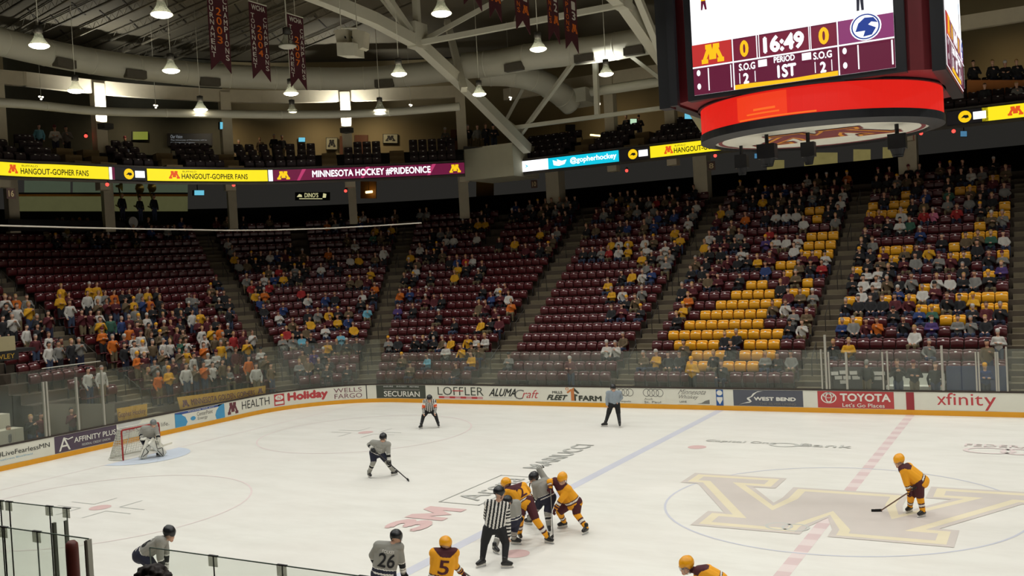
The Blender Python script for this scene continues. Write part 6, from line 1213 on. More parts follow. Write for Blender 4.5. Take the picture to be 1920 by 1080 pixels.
p = at(166, 1010, 'y', Y2); mb = MB(); mb.box((p[0]-.06, Y2-.04, .6), (p[0]-.03, Y2+.04, 2.9), mat('post_brown', (70, 46, 36), .5)); mb.box((p[0]-.03, Y2-.04, .6), (p[0]+.02, Y2+.04, 2.92), ALU); tag(mb.build('near_glass_post'), 'two-tone metal end post of the front near glass', 'post')
p = at(134, 1014, 'y', -17.4); mb = MB(); mb.lathe([(.001, 3.1), (.05, 3.1), (.085, 3.06), (.09, 2.98), (.09, .4)], mat('pad_maroon', (92, 34, 24), .5, var=.3, scale=9), 18, (p[0], -17.4, p[2]-3.1)); tag(mb.build('padded_post', None, True), 'round maroon padded post at the bottom corner', 'post')
struct((lambda m_: (m_.box((-18, -24, 0), (6, -W-.16, .6), CONC), m_)[1])(MB()).build('floor_near_bench'))
# dark curly head of someone in front of the camera
hd = at(285, 1096, 'y', -21.2); o = thing('person', 'dark curly-haired head rising at the bottom edge, before the crouching skater', 'person', hd-np.array([0, 0, 1.5]))
caps = [(hd, .1, hd+np.array([0, .02, -.06]), .085, 'skin'), (hd-np.array([0, 0, .12]), .06, hd-np.array([0, .02, .25]), .065, 'skin'), (hd+np.array([-.2, -.02, -.34]), .09, hd+np.array([.2, -.02, -.34]), .09, 'shirt'), (hd+np.array([0, -.02, -.4]), .17, hd+np.array([0, 0, -.9]), .16, 'shirt')]
me = capsules_mesh(caps, .02, 'body'); colour_by_capsule(me, caps, {'skin': SKIN, 'shirt': CLOTH['k']}); b = bpy.data.objects.new('body', me); COL.objects.link(b); at_parent(b, o)
r = random.Random(3); hc = []
for i in range(90):
    a, e = r.uniform(0, 6.28), r.uniform(-.1, 1.5); d = np.array([math.cos(a)*math.cos(e), math.sin(a)*math.cos(e), math.sin(e)]); hc.append((hd+d*.1, .03, hd+d*(.12+r.uniform(0, .035)), .022, 'hair'))
me = capsules_mesh(hc, .012, 'hair', 1); colour_by_capsule(me, hc, {'hair': mat('curl_dark', (38, 26, 20), .7, var=.3, scale=40)}); b = bpy.data.objects.new('hair', me); COL.objects.link(b); at_parent(b, o)
# ------------------------------------------------------------------ skaters and officials
FIG = {"front_linesman": {"head": [-6.004, -7.483, 1.65], "face": [-5.972, -7.375, 1.583], "neck": [-6.026, -7.499, 1.496], "shL": [-6.217, -7.609, 1.404], "shR": [-5.913, -7.417, 1.328], "elL": [-6.35, -7.553, 1.079], "haL": [-6.338, -7.404, 0.805], "elR": [-5.863, -7.419, 1.019], "haR": [-5.85, -7.445, 0.609], "hipL": [-6.255, -7.643, 0.836], "hipR": [-6.006, -7.504, 0.82], "knL": [-6.346, -7.702, 0.517], "knR": [-5.906, -7.49, 0.499], "anL": [-6.37, -7.79, 0.16], "anR": [-5.82, -7.73, 0.16], "toeL": [-6.4, -7.86, 0.05], "toeR": [-5.69, -7.66, 0.05]},
 "gold_two": {"head": [-6.741, -5.913, 1.455], "face": [-6.828, -5.872, 1.379], "neck": [-6.643, -5.918, 1.345], "shL": [-6.632, -6.027, 1.3], "shR": [-6.422, -5.622, 1.348], "elL": [-6.738, -5.92, 1.086], "haL": [-6.735, -5.809, 0.862], "elR": [-6.424, -5.397, 1.212], "haR": [-6.382, -5.321, 0.983], "hipL": [-6.389, -5.841, 0.979], "hipR": [-6.229, -5.808, 1.039], "knL": [-6.303, -6.03, 0.697], "knR": [-5.988, -5.855, 0.608], "anL": [-6.62, -5.58, 0.16], "anR": [-5.79, -5.67, 0.16], "toeL": [-6.43, -5.79, 0.05], "toeR": [-5.57, -5.71, 0.05]},
 "grey_center": {"head": [-6.347, -6.57, 1.199], "face": [-6.434, -6.506, 1.136], "neck": [-6.325, -6.501, 1.17], "shL": [-6.386, -6.537, 1.12], "shR": [-6.307, -6.264, 1.073], "elL": [-6.456, -6.525, 0.865], "haL": [-6.502, -6.384, 0.661], "elR": [-6.268, -6.19, 0.851], "haR": [-6.273, -6.139, 0.727], "hipL": [-6.39, -6.433, 0.751], "hipR": [-6.323, -6.304, 0.724], "knL": [-6.581, -6.569, 0.483], "knR": [-6.355, -6.307, 0.433], "anL": [-6.62, -6.8, 0.16], "anR": [-6.53, -6.02, 0.16], "toeL": [-6.41, -6.91, 0.05], "toeR": [-6.44, -6.0, 0.05]},
 "grey_upright": {"head": [-6.537, -4.849, 1.385], "face": [-6.567, -4.936, 1.315], "neck": [-6.471, -4.816, 1.236], "shL": [-6.449, -4.861, 1.219], "shR": [-6.351, -4.576, 1.234], "elL": [-6.495, -4.861, 0.896], "haL": [-6.64, -4.921, 0.798], "elR": [-6.549, -4.508, 1.531], "haR": [-6.61, -4.313, 1.552], "hipL": [-6.333, -4.747, 0.88], "hipR": [-6.218, -4.625, 0.859], "knL": [-6.516, -4.741, 0.617], "knR": [-6.236, -4.759, 0.497], "anL": [-7.02, -4.31, 0.16], "anR": [-6.2, -4.79, 0.16], "toeL": [-7.17, -4.28, 0.05], "toeR": [-6.13, -4.9, 0.05]},
 "gold_right": {"head": [-5.806, -4.677, 1.371], "face": [-5.816, -4.766, 1.274], "neck": [-5.796, -4.619, 1.205], "shL": [-5.98, -4.663, 1.261], "shR": [-5.702, -4.66, 1.119], "elL": [-6.137, -4.751, 1.286], "haL": [-6.086, -4.806, 1.142], "elR": [-5.792, -4.796, 0.885], "haR": [-5.965, -4.866, 0.616], "hipL": [-5.733, -4.481, 0.699], "hipR": [-5.528, -4.502, 0.762], "knL": [-5.977, -4.6, 0.492], "knR": [-5.526, -4.542, 0.468], "anL": [-6.02, -4.29, 0.16], "anR": [-5.25, -4.6, 0.16], "toeL": [-6.13, -4.41, 0.05], "toeR": [-5.27, -4.73, 0.05]},
 "grey_wide": {"head": [-14.473, -0.61, 1.344], "face": [-14.444, -0.699, 1.272], "neck": [-14.509, -0.635, 1.17], "shL": [-14.773, -0.783, 1.187], "shR": [-14.34, -0.541, 1.099], "elL": [-14.921, -0.81, 1.125], "haL": [-14.688, -0.911, 1.003], "elR": [-14.308, -0.588, 0.826], "haR": [-14.261, -0.625, 0.558], "hipL": [-14.824, -0.704, 0.851], "hipR": [-14.64, -0.601, 0.84], "knL": [-14.766, -0.816, 0.571], "knR": [-14.405, -0.591, 0.57], "anL": [-15.03, -0.76, 0.16], "anR": [-14.39, -0.27, 0.16], "toeL": [-14.84, -0.87, 0.05], "toeR": [-14.38, -0.23, 0.05]},
 "ref_orange": {"head": [-18.675, 8.335, 1.283], "face": [-18.621, 8.249, 1.21], "neck": [-18.704, 8.373, 1.147], "shL": [-18.894, 8.289, 1.145], "shR": [-18.537, 8.489, 1.133], "elL": [-18.972, 8.251, 0.889], "haL": [-18.922, 8.18, 0.61], "elR": [-18.496, 8.518, 0.892], "haR": [-18.494, 8.42, 0.604], "hipL": [-18.947, 8.512, 0.698], "hipR": [-18.768, 8.613, 0.697], "knL": [-18.963, 8.212, 0.517], "knR": [-18.494, 8.475, 0.498], "anL": [-18.97, 8.02, 0.16], "anR": [-18.37, 8.45, 0.16], "toeL": [-18.97, 7.97, 0.05], "toeR": [-18.33, 8.41, 0.05]},
 "far_linesman": {"head": [-10.859, 10.358, 1.569], "face": [-10.808, 10.294, 1.517], "neck": [-10.844, 10.363, 1.414], "shL": [-11.051, 10.246, 1.366], "shR": [-10.641, 10.476, 1.35], "elL": [-11.105, 10.209, 1.103], "haL": [-11.086, 10.157, 0.855], "elR": [-10.608, 10.604, 1.127], "haR": [-10.698, 10.377, 0.964], "hipL": [-10.962, 10.285, 0.89], "hipR": [-10.739, 10.409, 0.876], "knL": [-11.074, 10.212, 0.508], "knR": [-10.709, 10.416, 0.475], "anL": [-11.13, 10.01, 0.16], "anR": [-10.5, 10.01, 0.16], "toeL": [-11.18, 9.99, 0.05], "toeR": [-10.47, 9.94, 0.05]},
 "gold_far_right": {"head": [1.673, -0.87, 1.442], "face": [1.613, -0.941, 1.341], "neck": [1.748, -0.832, 1.288], "shL": [1.781, -0.929, 1.235], "shR": [1.85, -0.638, 1.228], "elL": [1.836, -0.93, 0.889], "haL": [1.89, -0.882, 0.67], "elR": [1.897, -0.587, 0.829], "haR": [1.893, -0.653, 0.567], "hipL": [2.094, -0.761, 0.905], "hipR": [2.157, -0.497, 0.901], "knL": [2.106, -0.707, 0.506], "knR": [1.888, -0.634, 0.499], "anL": [2.15, -0.66, 0.16], "anR": [1.81, -0.3, 0.16], "toeL": [2.05, -0.8, 0.05], "toeR": [1.68, -0.56, 0.05]},
 "goalie": {"head": [-26.193, -0.074, 1.365], "face": [-26.073, -0.124, 1.244], "neck": [-26.256, -0.112, 1.236], "shL": [-26.533, -0.269, 1.187], "shR": [-26.17, -0.008, 1.154], "elL": [-26.657, -0.344, 0.963], "haL": [-26.467, -0.413, 0.8], "elR": [-26.066, -0.013, 0.909], "haR": [-25.951, -0.07, 0.658], "hipL": [-26.686, -0.192, 0.785], "hipR": [-26.425, -0.046, 0.768], "knL": [-26.402, -0.325, 0.554], "knR": [-26.171, -0.195, 0.572], "anL": [-26.52, -0.46, 0.16], "anR": [-26.22, 0.21, 0.16], "toeL": [-26.59, -0.43, 0.05], "toeR": [-26.33, 0.14, 0.05]},
 "gold_five": {"head": [-5.516, -10.497, 1.359], "face": [-5.534, -10.394, 1.303], "neck": [-5.492, -10.544, 1.259], "shL": [-5.638, -10.65, 1.199], "shR": [-5.418, -10.447, 1.162], "elL": [-5.787, -10.579, 0.958], "haL": [-5.78, -10.318, 0.674], "elR": [-5.41, -10.391, 0.916], "haR": [-5.365, -10.199, 0.695], "hipL": [-5.696, -10.695, 0.696], "hipR": [-5.52, -10.551, 0.671], "knL": [-5.786, -10.615, 0.379], "knR": [-5.553, -10.462, 0.357], "anL": [-5.67, -10.84, 0.16], "anR": [-5.35, -10.72, 0.16], "toeL": [-5.66, -10.81, 0.05], "toeR": [-5.33, -10.65, 0.05]},
 "grey_twentysix": {"head": [-6.429, -10.887, 1.518], "face": [-6.459, -10.79, 1.456], "neck": [-6.427, -10.945, 1.431], "shL": [-6.706, -11.126, 1.372], "shR": [-6.395, -10.873, 1.305], "elL": [-6.893, -11.098, 1.166], "haL": [-6.953, -10.909, 0.885], "elR": [-6.36, -10.859, 1.047], "haR": [-6.391, -10.769, 0.746], "hipL": [-6.727, -11.151, 0.826], "hipR": [-6.574, -11.02, 0.803], "knL": [-6.837, -11.084, 0.446], "knR": [-6.558, -10.928, 0.428], "anL": [-6.74, -11.27, 0.16], "anR": [-6.39, -11.1, 0.16], "toeL": [-6.73, -11.28, 0.05], "toeR": [-6.36, -11.07, 0.05]},
 "grey_six": {"head": [-11.575, -12.07, 1.468], "face": [-11.506, -12.057, 1.37], "neck": [-11.655, -12.118, 1.362], "shL": [-11.613, -12.301, 1.345], "shR": [-11.85, -12.0, 1.265], "elL": [-11.61, -12.33, 1.004], "haL": [-11.611, -12.248, 0.652], "elR": [-11.859, -11.954, 0.989], "haR": [-11.845, -12.013, 0.579], "hipL": [-12.037, -12.477, 1.063], "hipR": [-12.211, -12.266, 0.997], "knL": [-11.731, -12.347, 0.739], "knR": [-11.998, -12.155, 0.653], "anL": [-12.39, -12.13, 0.16], "anR": [-12.32, -12.1, 0.16], "toeL": [-12.2, -12.09, 0.05], "toeR": [-12.18, -12.05, 0.05]},
 "gold_low": {"head": [-0.754, -9.897, 1.249], "face": [-0.787, -9.94, 1.213], "neck": [-0.663, -9.849, 1.151], "shL": [-0.513, -9.902, 1.151], "shR": [-0.477, -9.517, 1.062], "elL": [-0.546, -9.96, 0.941], "haL": [-0.639, -9.96, 0.73], "elR": [-0.733, -9.667, 0.827], "haR": [-0.759, -9.743, 0.645], "hipL": [-0.243, -9.755, 0.951], "hipR": [-0.289, -9.507, 0.909], "knL": [-0.398, -9.826, 0.675], "knR": [-0.401, -9.578, 0.553], "anL": [-0.33, -9.47, 0.16], "anR": [-0.41, -9.62, 0.16], "toeL": [-0.47, -9.45, 0.05], "toeR": [-0.55, -9.59, 0.05]}}
JG = mat('jersey_grey', (150, 148, 140), .85, var=.06, scale=5); JY = mat('jersey_gold', (240, 164, 22), .8, var=.06, scale=5); JM = mat('jersey_maroon', (74, 24, 32), .8, var=.1); JN = mat('jersey_navy', (30, 32, 52), .8); JW = mat('jersey_white', (226, 222, 214), .8); JK = mat('jersey_black', (24, 24, 26), .8); JO = mat('armband_orange', (236, 92, 40), .7); JB = mat('shirt_greyblue', (142, 152, 160), .85, var=.12, scale=14)
HELK = mat('helmet_black', (26, 27, 30), .3); HELY = mat('helmet_gold', (240, 164, 24), .3); HELG = mat('mask_grey', (110, 114, 112), .35); VIS = mat('visor', (196, 190, 178), .2); CAGE = mat('cage', (150, 150, 146), .3, .4)
STICKM = mat('stick_dark', (52, 48, 46), .5); STICKG = mat('stick_grey', (120, 118, 112), .5); TAPE = mat('tape_black', (24, 24, 24), .8)
STEELB = mat('blade_steel', (196, 198, 200), .25, .6); BOOT = mat('skate_black', (28, 27, 27), .4); PADW = mat('pad_white', (226, 222, 208), .6)
A3 = lambda p: np.array(p, float)
def unit(v): return v/(np.linalg.norm(v)+1e-9)
def skater(key, label, kit):
    J = {k: A3(v) for k, v in FIG[key].items()}; root = thing('person', label, 'person', ((J['anL'][0]+J['anR'][0])/2, (J['anL'][1]+J['anR'][1])/2, 0.0))
    pads = kit.get('pads', 1.0); jer, pan, sock = kit['jersey'], kit['pants'], kit['sock']
    mats = dict(kit['mats']); mats.setdefault('skin', SKIN2); mats['eye'] = DARK; mats['lip'] = mat('lip', (150, 84, 76), .6)
    hips = (J['hipL']+J['hipR'])/2; shc = (J['shL']+J['shR'])/2; side = unit(J['shR']-J['shL']); up = unit(shc-hips); fwd = unit(J['face']-J['head']); bk = np.cross(side, up)
    if bk@fwd > 0: bk = -bk
    bk = unit(bk)
    jf = jer(J, side, up, hips, shc) if callable(jer) else jer
    hd = J['head']; caps = []
    caps += [(hd, .1, hd+A3((0, 0, -.07))+fwd*.03, .082, 'skin'), (hd+fwd*.1-A3((0, 0, .035)), .014, hd+fwd*.112-A3((0, 0, .05)), .016, 'skin'), (hd-A3((0, 0, .1))+fwd*.06, .04, hd-A3((0, 0, .11))+fwd*.065, .04, 'skin'), (J['neck']*.6+shc*.4, .065, hd-A3((0, 0, .08)), .06, kit.get('neck', 'skin'))]
    sL, sR = J['shL'], J['shR']; q = .085*pads
    if np.linalg.norm(sR-sL) < .4: m_ = (sL+sR)/2; sL, sR = m_-side*.2, m_+side*.2
    caps.append((sL, q+.02, sR, q+.02, jf))
    hL, hR = J['hipL'], J['hipR']; hs = unit(hR-hL)
    if np.linalg.norm(hR-hL) < .22: m_ = (hL+hR)/2; hL, hR = m_-hs*.12, m_+hs*.12
    lo = hips+up*.1 if kit.get('tuck') else hips-up*.03
    caps += [(shc-up*.1, .15*pads, lo, (.15 if kit.get('tuck') else .17)*pads, jf), (sL*.62+shc*.38-up*.08, .12*pads, lo+(hL-hips)*.75, (.125 if kit.get('tuck') else .145)*pads, jf), (sR*.62+shc*.38-up*.08, .12*pads, lo+(hR-hips)*.75, (.125 if kit.get('tuck') else .145)*pads, jf)]
    caps += [(hL, .13*pads, hR, .13*pads, pan)]
    for s in 'LR':
        sh, el, ha = (sL if s == 'L' else sR), J['el'+s], J['ha'+s]
        caps += [(sh, .085*pads, el, .07*pads, kit.get('arm', jf)), (el, .07*pads, el+(ha-el)*.86, .056*pads, kit.get('forearm', kit.get('arm', jf)))]
        hp, kn, an = (hL if s == 'L' else hR), J['kn'+s], J['an'+s]
        caps += [(hp, .13*pads, kn+(hp-kn)*.12, .1*pads, pan), (kn, .088*pads, an, .06*pads, sock)]
    me = capsules_mesh(caps, .0145, 'body', 3); ey = unit(np.cross(fwd, A3((0, 0, 1))))
    colour_by_capsule(me, caps, mats, [(hd+fwd*.098+ey*s*.036+A3((0, 0, .0)), .017, 'eye') for s in (-1, 1)]+[(hd+fwd*.1-A3((0, 0, .085)), .02, 'lip')])
    body = bpy.data.objects.new('body', me); COL.objects.link(body); at_parent(body, root)
    # helmet: shell open at the face, with ear guards, chin strap and visor or cage
    hm = kit.get('helmet', HELK); mb = MB(); upv = A3((0, 0, 1)); ux = unit(np.cross(fwd, upv)); uz = unit(np.cross(ux, fwd)); n1, n2 = 20, 10; vs = []; fs = []
    c = hd+A3((0, 0, .018))-fwd*.012
    for i in range(n2+1):
        e = math.pi/2*(1-i/n2*1.42)
        for k in range(n1):
            a = 2*math.pi*k/n1; cf = math.cos(a); ee = e if not (cf > .5 and e < .24) else .24+.02*(e-.24)
            rr = .136; ridge = 1+.035*math.cos(6*a)*(e > .2); vs.append(c+rr*ridge*(math.cos(ee)*(cf*fwd*1.12+math.sin(a)*ux*.94))+rr*math.sin(ee)*uz)
    for i in range(n2):
        for k in range(n1): fs.append((i*n1+k, i*n1+(k+1) % n1, (i+1)*n1+(k+1) % n1, (i+1)*n1+k))
    mb.add(vs, fs, hm)
    hl = part(mb, 'helmet', root, True)
    if kit.get('face') == 'cage':
        mb = MB()
        for t in (-.06, -.02, .02, .06): mb.tube([c+fwd*.13+ux*t*1.2+uz*.02, c+fwd*.155+ux*t-uz*.06, c+fwd*.12+ux*t*.8-uz*.15], .005, CAGE, 4)
        for z in (-.02, -.06, -.1, -.14): mb.tube([c+fwd*.07+ux*.11+uz*z, c+fwd*.15+uz*z, c+fwd*.07-ux*.11+uz*z], .005, CAGE, 4)
        part(mb, 'face_cage', root)
    elif kit.get('face') == 'visor':
        mb = MB(); vs = []
        for i in range(9):
            a = -1.1+2.2*i/8
            for z in (.02, -.085): vs.append(c+(.15*math.cos(a))*fwd+.135*math.sin(a)*ux+uz*z)
        mb.add(vs, [(2*i, 2*i+2, 2*i+3, 2*i+1) for i in range(8)], glass_material('visor_glass', (.86, .86, .86), .12)); part(mb, 'visor', root, True)
    mb = MB(); mb.tube([c+ux*.118-uz*.03, c+ux*.085+fwd*.06-uz*.13, c-ux*.085+fwd*.06-uz*.13, c-ux*.118-uz*.03], .008, DARK if hm is HELK else JM, 5); part(mb, 'chin_strap', root)
    # gloves or bare hands: palm, four curled fingers of unequal length, a thumb off the side
    for s in 'LR':
        el, ha = J['el'+s], J['ha'+s]; d = unit(ha-el); sc = 1.0 if kit.get('glove') else .72; pr = unit(np.cross(d, A3((0, 0, 1)))+.001); gr = unit(np.cross(pr, d)); m1 = kit.get('glove') or mats['skin']
        if not kit.get('glove') and kit.get('relaxed', True): pr, gr = gr, pr
        w0 = el+(ha-el)*.8; gc = [(w0, .052*sc if sc == 1 else .04, ha-d*.02, .05*sc, 'g'), (ha-d*.02-pr*.03*sc, .036*sc, ha+d*.045*sc-pr*.03*sc, .032*sc, 'g'), (ha-d*.02+pr*.03*sc, .036*sc, ha+d*.045*sc+pr*.03*sc, .032*sc, 'g')]
        for i, (o_, l_) in enumerate(((-.045, .8), (-.016, 1.0), (.014, .95), (.043, .74))):
            k0 = ha+d*.06*sc+pr*o_*sc; k1 = k0+d*.045*sc*l_-gr*.012*sc; k2 = k1+d*.012*sc-gr*.045*sc*l_; k3 = k2-d*.03*sc-gr*.012*sc
            gc += [(k0, .017*sc, k1, .0165*sc, 'g'), (k1, .0165*sc, k2, .0155*sc, 'g'), (k2, .0155*sc, k3, .014*sc, 'g')]
        t0 = ha+d*.0*sc+pr*.05*sc; t1 = t0+pr*.035*sc+d*.035*sc-gr*.02*sc; gc += [(t0, .02*sc, t1, .018*sc, 'g'), (t1, .018*sc, t1+d*.03*sc-gr*.02*sc-pr*.008*sc, .015*sc, 'g')]
        gm = capsules_mesh(gc, .0095 if sc == 1 else .0075, 'hand', 1); colour_by_capsule(gm, gc, {'g': m1}); o = bpy.data.objects.new('glove' if kit.get('glove') else 'hand', gm); COL.objects.link(o); at_parent(o, root)
        if kit.get('glove') and kit.get('cuff'): mb = MB(); w1 = el+(ha-el)*.66; mb.tube([w1, w0], .066, kit['cuff'], 12, True, .07); part(mb, 'glove_cuff', root)
    # skates
    for s in 'LR':
        an, to = J['an'+s].copy(), J['toe'+s].copy(); f_ = to-an; f_[2] = 0; f_ = unit(f_) if np.linalg.norm(f_) > .03 else unit(A3((fwd[0], fwd[1], 0))); g0 = A3((an[0], an[1], .02)); t_up = unit(J['kn'+s]-J['an'+s])
        an2 = A3((an[0], an[1], .17)); sc_ = [(an2+A3((0, 0, .05)), .062, an2-A3((0, 0, .04)), .058, 'b'), (an2-f_*.05-A3((0, 0, .06)), .045, an2+f_*.14-A3((0, 0, .075)), .042, 'b'), (an2+f_*.02-A3((0, 0, .02)), .05, an2+f_*.15-A3((0, 0, .065)), .04, 'b')]
        bmn = capsules_mesh(sc_, .013, 'skate', 1); colour_by_capsule(bmn, sc_, {'b': kit.get('boot', BOOT)}); o = bpy.data.objects.new('skate', bmn); COL.objects.link(o); at_parent(o, root)
        sd = A3((-f_[1], f_[0], 0)); mb = MB(); b0 = A3((an[0], an[1], 0)); P = [b0+f_*x+A3((0, 0, z)) for x, z in ((-.1, .012), (-.08, 0.0), (.17, 0.0), (.2, .014), (.19, .03), (-.09, .03))]; H = [b0+f_*x+A3((0, 0, z)) for x, z in ((-.09, .03), (.19, .03), (.17, .075), (.1, .055), (.02, .05), (-.02, .075), (-.09, .075))]
        for Q, hw, m_ in ((P, .004, STEELB), (H, .011, JW)):
            k = len(Q); mb.add([p+sd*hw for p in Q]+[p-sd*hw for p in Q], [tuple(range(k)), tuple(range(2*k-1, k-1, -1))]+[(i, k+i, k+(i+1) % k, (i+1) % k) for i in range(k)], m_)
        b = mb.build('blade'); b.parent = o
    # number or lettering laid on the jersey
    bvh = BVHTree.FromPolygons([v.co for v in me.vertices], [p.vertices for p in me.polygons])
    for txt, dirn, ctr, wdt, hgt, m_, nm, uu in kit.get('marks', []):
        out = unit(bk+.9*unit(CAM-hips)) if dirn == 'seen' else bk if dirn == 'back' else -bk if dirn == 'front' else dirn; rt = unit(np.cross(up, out)); ctr_ = hips+(shc-hips)*ctr
        if uu is not None: ctr_ = uu(J)
        P, Fc, _ = text2d(txt, .012); tb = bmesh.new(); tv = [tb.verts.new((p[0], p[1], 0)) for p in P]
        for q in Fc:
            try: tb.faces.new([tv[i] for i in q])
            except ValueError: pass
        bmesh.ops.triangulate(tb, faces=tb.faces[:])
        for _ in range(3): bmesh.ops.subdivide_edges(tb, edges=[e_ for e_ in tb.edges if e_.calc_length() > .12], cuts=1)
        bmesh.ops.triangulate(tb, faces=tb.faces[:]); tb.verts.index_update(); P = [v.co[:2] for v in tb.verts]; Fc = [tuple(v.index for v in q.verts) for q in tb.faces]; tb.free(); mb = MB(); vs = []
        for p in P:
            w_ = ctr_+rt*(p[0]-.5)*wdt+up*(p[1]-.5)*hgt; hit = bvh.ray_cast(Vector(w_+out*.5), Vector(-out)); vs.append((np.array(hit[0])+out*.011) if hit[0] is not None else w_+out*.16)
        mb.add(vs, Fc, m_); part(mb, nm, root)
    return root, J, bk, up, side
def bands(spec):
    def f(t, p):
        for lim, nm in spec:
            if t <= lim: return nm
        return spec[-1][1]
    return f
def jersey(body, hem, yoke=None):
    def mk(J, side, up, hips, shc):
        h = np.linalg.norm(shc-hips)
        def f(t, p):
            v = (p-hips)@up/h
            for lim, nm in hem:
                if v < lim: return nm
            if yoke and v > .9 and abs((p-shc)@side) < .1+.5*(v-.9): return yoke
            return body
        return f
    return mk
def stripes(a, b, wd):
    def mk(J, side, up, hips, shc):
        return lambda t, p: a if int(math.floor(((p-shc)@side)/wd)) % 2 == 0 else b
    return mk
MG = {'grey': JG, 'navy': JN, 'white': JW, 'black': JK}; MY = {'gold': JY, 'maroon': JM, 'white': JW}
grey_kit = dict(jersey=jersey('grey', ((.02, 'navy'), (.08, 'white'), (.2, 'navy'), (.23, 'white'))), pants='navy', sock=bands(((.28, 'grey'), (.33, 'white'), (.5, 'black'), (.55, 'white'), (1, 'grey'))), arm=bands(((.9, 'grey'),)), forearm=bands(((.12, 'grey'), (.2, 'white'), (.6, 'black'), (.68, 'white'), (1, 'grey'))), mats=MG, glove=JK, cuff=JW, pads=1.1, face='visor', neck='skin')
gold_kit = dict(jersey=jersey('gold', ((.02, 'gold'), (.08, 'maroon'), (.16, 'white'), (.2, 'maroon')), 'maroon'), pants='maroon', sock=bands(((.4, 'gold'), (.5, 'maroon'), (.64, 'white'), (.72, 'maroon'), (1, 'gold'))), arm=bands(((1, 'gold'),)), forearm=bands(((.3, 'gold'), (.42, 'maroon'), (.6, 'white'), (.7, 'maroon'), (1, 'gold'))), mats=MY, glove=JM, cuff=JM, pads=1.1, helmet=HELY, face='cage', neck='maroon')
ref_kit = dict(jersey=stripes('black', 'white', .042), pants='black', sock='black', mats={'black': JK, 'white': JW, 'orange': JO, 'greyblue': JB}, pads=1.0, face='visor', neck='skin', tuck=True)
def kit(base, **k): d = dict(base); d.update(k); return d
def arm_str(J, side, up, hips, shc): return None
skater('front_linesman', 'linesman in black and white stripes standing before the face-off, seen from behind', kit(ref_kit, arm=lambda t, p: 'black' if int(t*9) % 2 else 'white', pads=1.06))
skater('gold_two', 'gold-jerseyed skater lunging in the face-off scrum, number two on the back', kit(gold_kit, marks=[('2', 'back', .62, .2, .26, JM, 'jersey_number', None)]))
skater('grey_center', 'grey-jerseyed skater bent low behind the striped linesman', kit(grey_kit))
skater('grey_upright', 'grey-jerseyed skater in black helmet swinging an arm up behind the scrum', kit(grey_kit))
skater('gold_right', 'gold-jerseyed skater leaning on a stick at the scrum, facing the grey players', kit(gold_kit, marks=[]))
skater('grey_wide', 'grey-jerseyed skater standing alone mid-ice with stick reaching out', kit(grey_kit, marks=[('PENN STATE', 'front', .6, .26, .09, JW, 'jersey_lettering', None)]))
skater('ref_orange', 'referee with orange armbands crouching before the dark grey advert', kit(ref_kit, arm=bands(((.55, 'white'), (.95, 'orange'), (1, 'white'))), forearm=lambda t, p: 'orange' if t < .12 else ('black' if int(t*8) % 2 else 'white')))
skater('far_linesman', 'linesman in grey-blue shirt standing by the far boards near the rings', kit(ref_kit, jersey='greyblue', arm='greyblue'))
skater('gold_far_right', 'gold-jerseyed skater waiting bent over on the centre ice logo', kit(gold_kit))
goalie_kit = kit(grey_kit, pads=1.25, helmet=HELG, face='cage')
gr_, GJ, gbk, gup, gsd = skater('goalie', 'goaltender in grey with white leg pads before the red goal', goalie_kit)
for s in 'LR':
    kn, an = GJ['kn'+s], GJ['an'+s]; d = unit(an-kn); ff = unit(A3((1, -.25, 0))-d*(A3((1, -.25, 0))@d)); sd = unit(np.cross(d, ff)); mb = MB(); top = kn-d*.26+ff*.12; bot = an+d*.1+ff*.12; vs = []; fs = []; n = 9
    for i in range(n):
        t = i/(n-1); c_ = top+(bot-top)*t+ff*.03*math.sin(t*3.1)
        for a in range(8):
            q_ = 2*math.pi*a/8; vs.append(c_+sd*.16*math.copysign(abs(math.cos(q_))**.5, math.cos(q_))*(1-.1*t)+ff*.075*math.copysign(abs(math.sin(q_))**.5, math.sin(q_)))
    for i in range(n-1):
        for a in range(8): fs.append((i*8+a, i*8+(a+1) % 8, (i+1)*8+(a+1) % 8, (i+1)*8+a))
    fs += [tuple(range(8)), tuple((n-1)*8+a for a in range(8))]; mb.add(vs, fs, PADW)
    for k0, k1, o0, o1 in ((.1, .42, -.1, .06), (.45, .6, .08, -.1), (.62, .9, -.1, .05), (.5, .95, .11, .1)): mb.tube([top+(bot-top)*k0+ff*.11+sd*o0, top+(bot-top)*(k0+k1)/2+ff*.115+sd*(o0+o1)/2, top+(bot-top)*k1+ff*.1+sd*o1], .012, TAPE, 5)
    part(mb, 'leg_pad', gr_, True)
mb = MB(); c_ = GJ['haR']; mb.box((-.1, -.03, -.16), (.1, .03, .16), PADW, Matrix.Translation(Vector(c_+A3((.08, -.05, 0)))) @ Matrix.Rotation(-.3, 4, 'Z')); part(mb, 'blocker_pad', gr_)
mb = MB(); c_ = GJ['haL']+A3((.06, 0, 0)); mb.lathe([(.001, .03), (.1, .05), (.15, .0), (.12, -.04), (.001, -.05)], PADW, 14, c_); part(mb, 'catching_glove', gr_, True)
skater('gold_five', 'gold-jerseyed skater with number five cut by the bottom edge, back turned', kit(gold_kit, marks=[('5', 'back', .52, .22, .28, JM, 'jersey_number', None)]))
skater('grey_twentysix', 'grey-jerseyed skater with number twenty-six at the bottom edge, back turned', kit(grey_kit, marks=[('26', 'back', .56, .34, .28, JK, 'jersey_number', None), ('FOLKES', 'back', .88, .24, .06, JW, 'name_lettering', None)]))
skater('grey_six', 'grey-jerseyed skater crouching sideways behind the low near glass', kit(grey_kit, marks=[('6', 'seen', .42, .2, .26, JK, 'jersey_number', None), ('6', 'seen', .72, .13, .12, JW, 'name_lettering', None)]))
skater('gold_low', 'gold-jerseyed skater low at the bottom edge below the centre logo', kit(gold_kit))
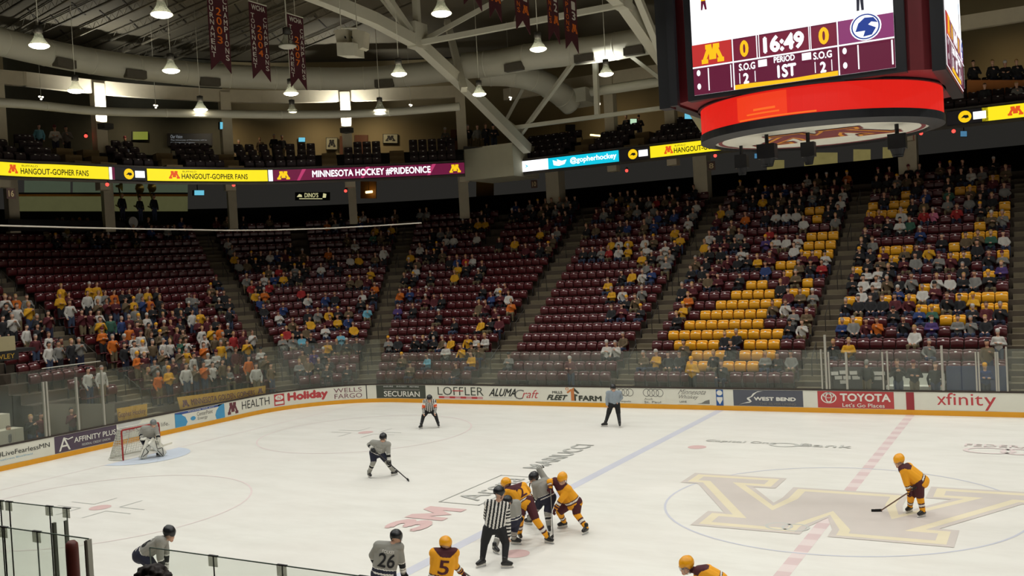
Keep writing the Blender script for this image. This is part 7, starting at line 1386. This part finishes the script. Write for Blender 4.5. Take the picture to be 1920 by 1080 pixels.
# ------------------------------------------------------------------ sticks (held, so things of their own)
def stick(top, heel, toe, label, m=STICKM, wd=.022, goalie=False):
    top, heel, toe = A3(top), A3(heel), A3(toe); t = thing('hockey_stick', label, 'hockey stick', heel); mb = MB(); mb.beam(top, heel, wd, wd*1.3, m); part(mb, 'shaft', t)
    d = unit(toe-heel); mb = MB(); mb.beam(heel-d*.02, heel+(toe-heel)*.6, .018, .075, TAPE if not goalie else PADW); mb.beam(heel+(toe-heel)*.58, toe+np.cross(d, A3((0, 0, 1)))*.015, .016, .068, TAPE if not goalie else PADW); part(mb, 'blade', t)
    mb = MB(); e = unit(top-heel); mb.beam(top-e*.12, top+e*.01, wd*1.25, wd*1.5, TAPE); part(mb, 'grip_tape', t)
    if goalie: mb = MB(); mb.beam(heel, heel+(top-heel)*.45, .026, .09, PADW); part(mb, 'paddle', t)
def fp(key, j): return A3(FIG[key][j])
ice = lambda px, py, z=.04: at(px, py, 'z', z)
h0, h1 = fp('grey_wide', 'haL'), fp('grey_wide', 'haR'); hl = ice(763.5, 898.5); stick(h0+(h0-hl)*.05, hl, ice(767.5, 901), 'dark hockey stick held out by the lone grey skater mid-ice')
hl = ice(1037, 1005); stick(fp('gold_right', 'haL')+A3((0, 0, .08)), hl, ice(1028, 1013), 'upright hockey stick planted by the gold skater at the scrum', STICKG)
stick(fp('grey_upright', 'haL')+A3((.03, 0, .45)), ice(985, 962), ice(979, 965), 'dark hockey stick held by the grey skater behind the scrum')
hl = ice(1652, 957); h0 = fp('gold_far_right', 'haL'); stick(h0+(h0-hl)*.22, hl, ice(1634, 957.5), 'hockey stick with black taped blade held on the centre logo', mat('stick_brown', (110, 84, 70), .5))
h0 = fp('goalie', 'haR'); hl = ice(305, 835.5); stick(h0+(h0-hl)*.5, hl, ice(322, 830.5), 'pale goalie stick lying in front of the goal', PADW, .026, True)
h0 = fp('gold_five', 'haR'); stick(h0+A3((-.45, .1, .2)), h0+A3((.22, .25, -.25)), h0+A3((.42, .32, -.2)), 'hockey stick held low by the gold number five skater', STICKG)
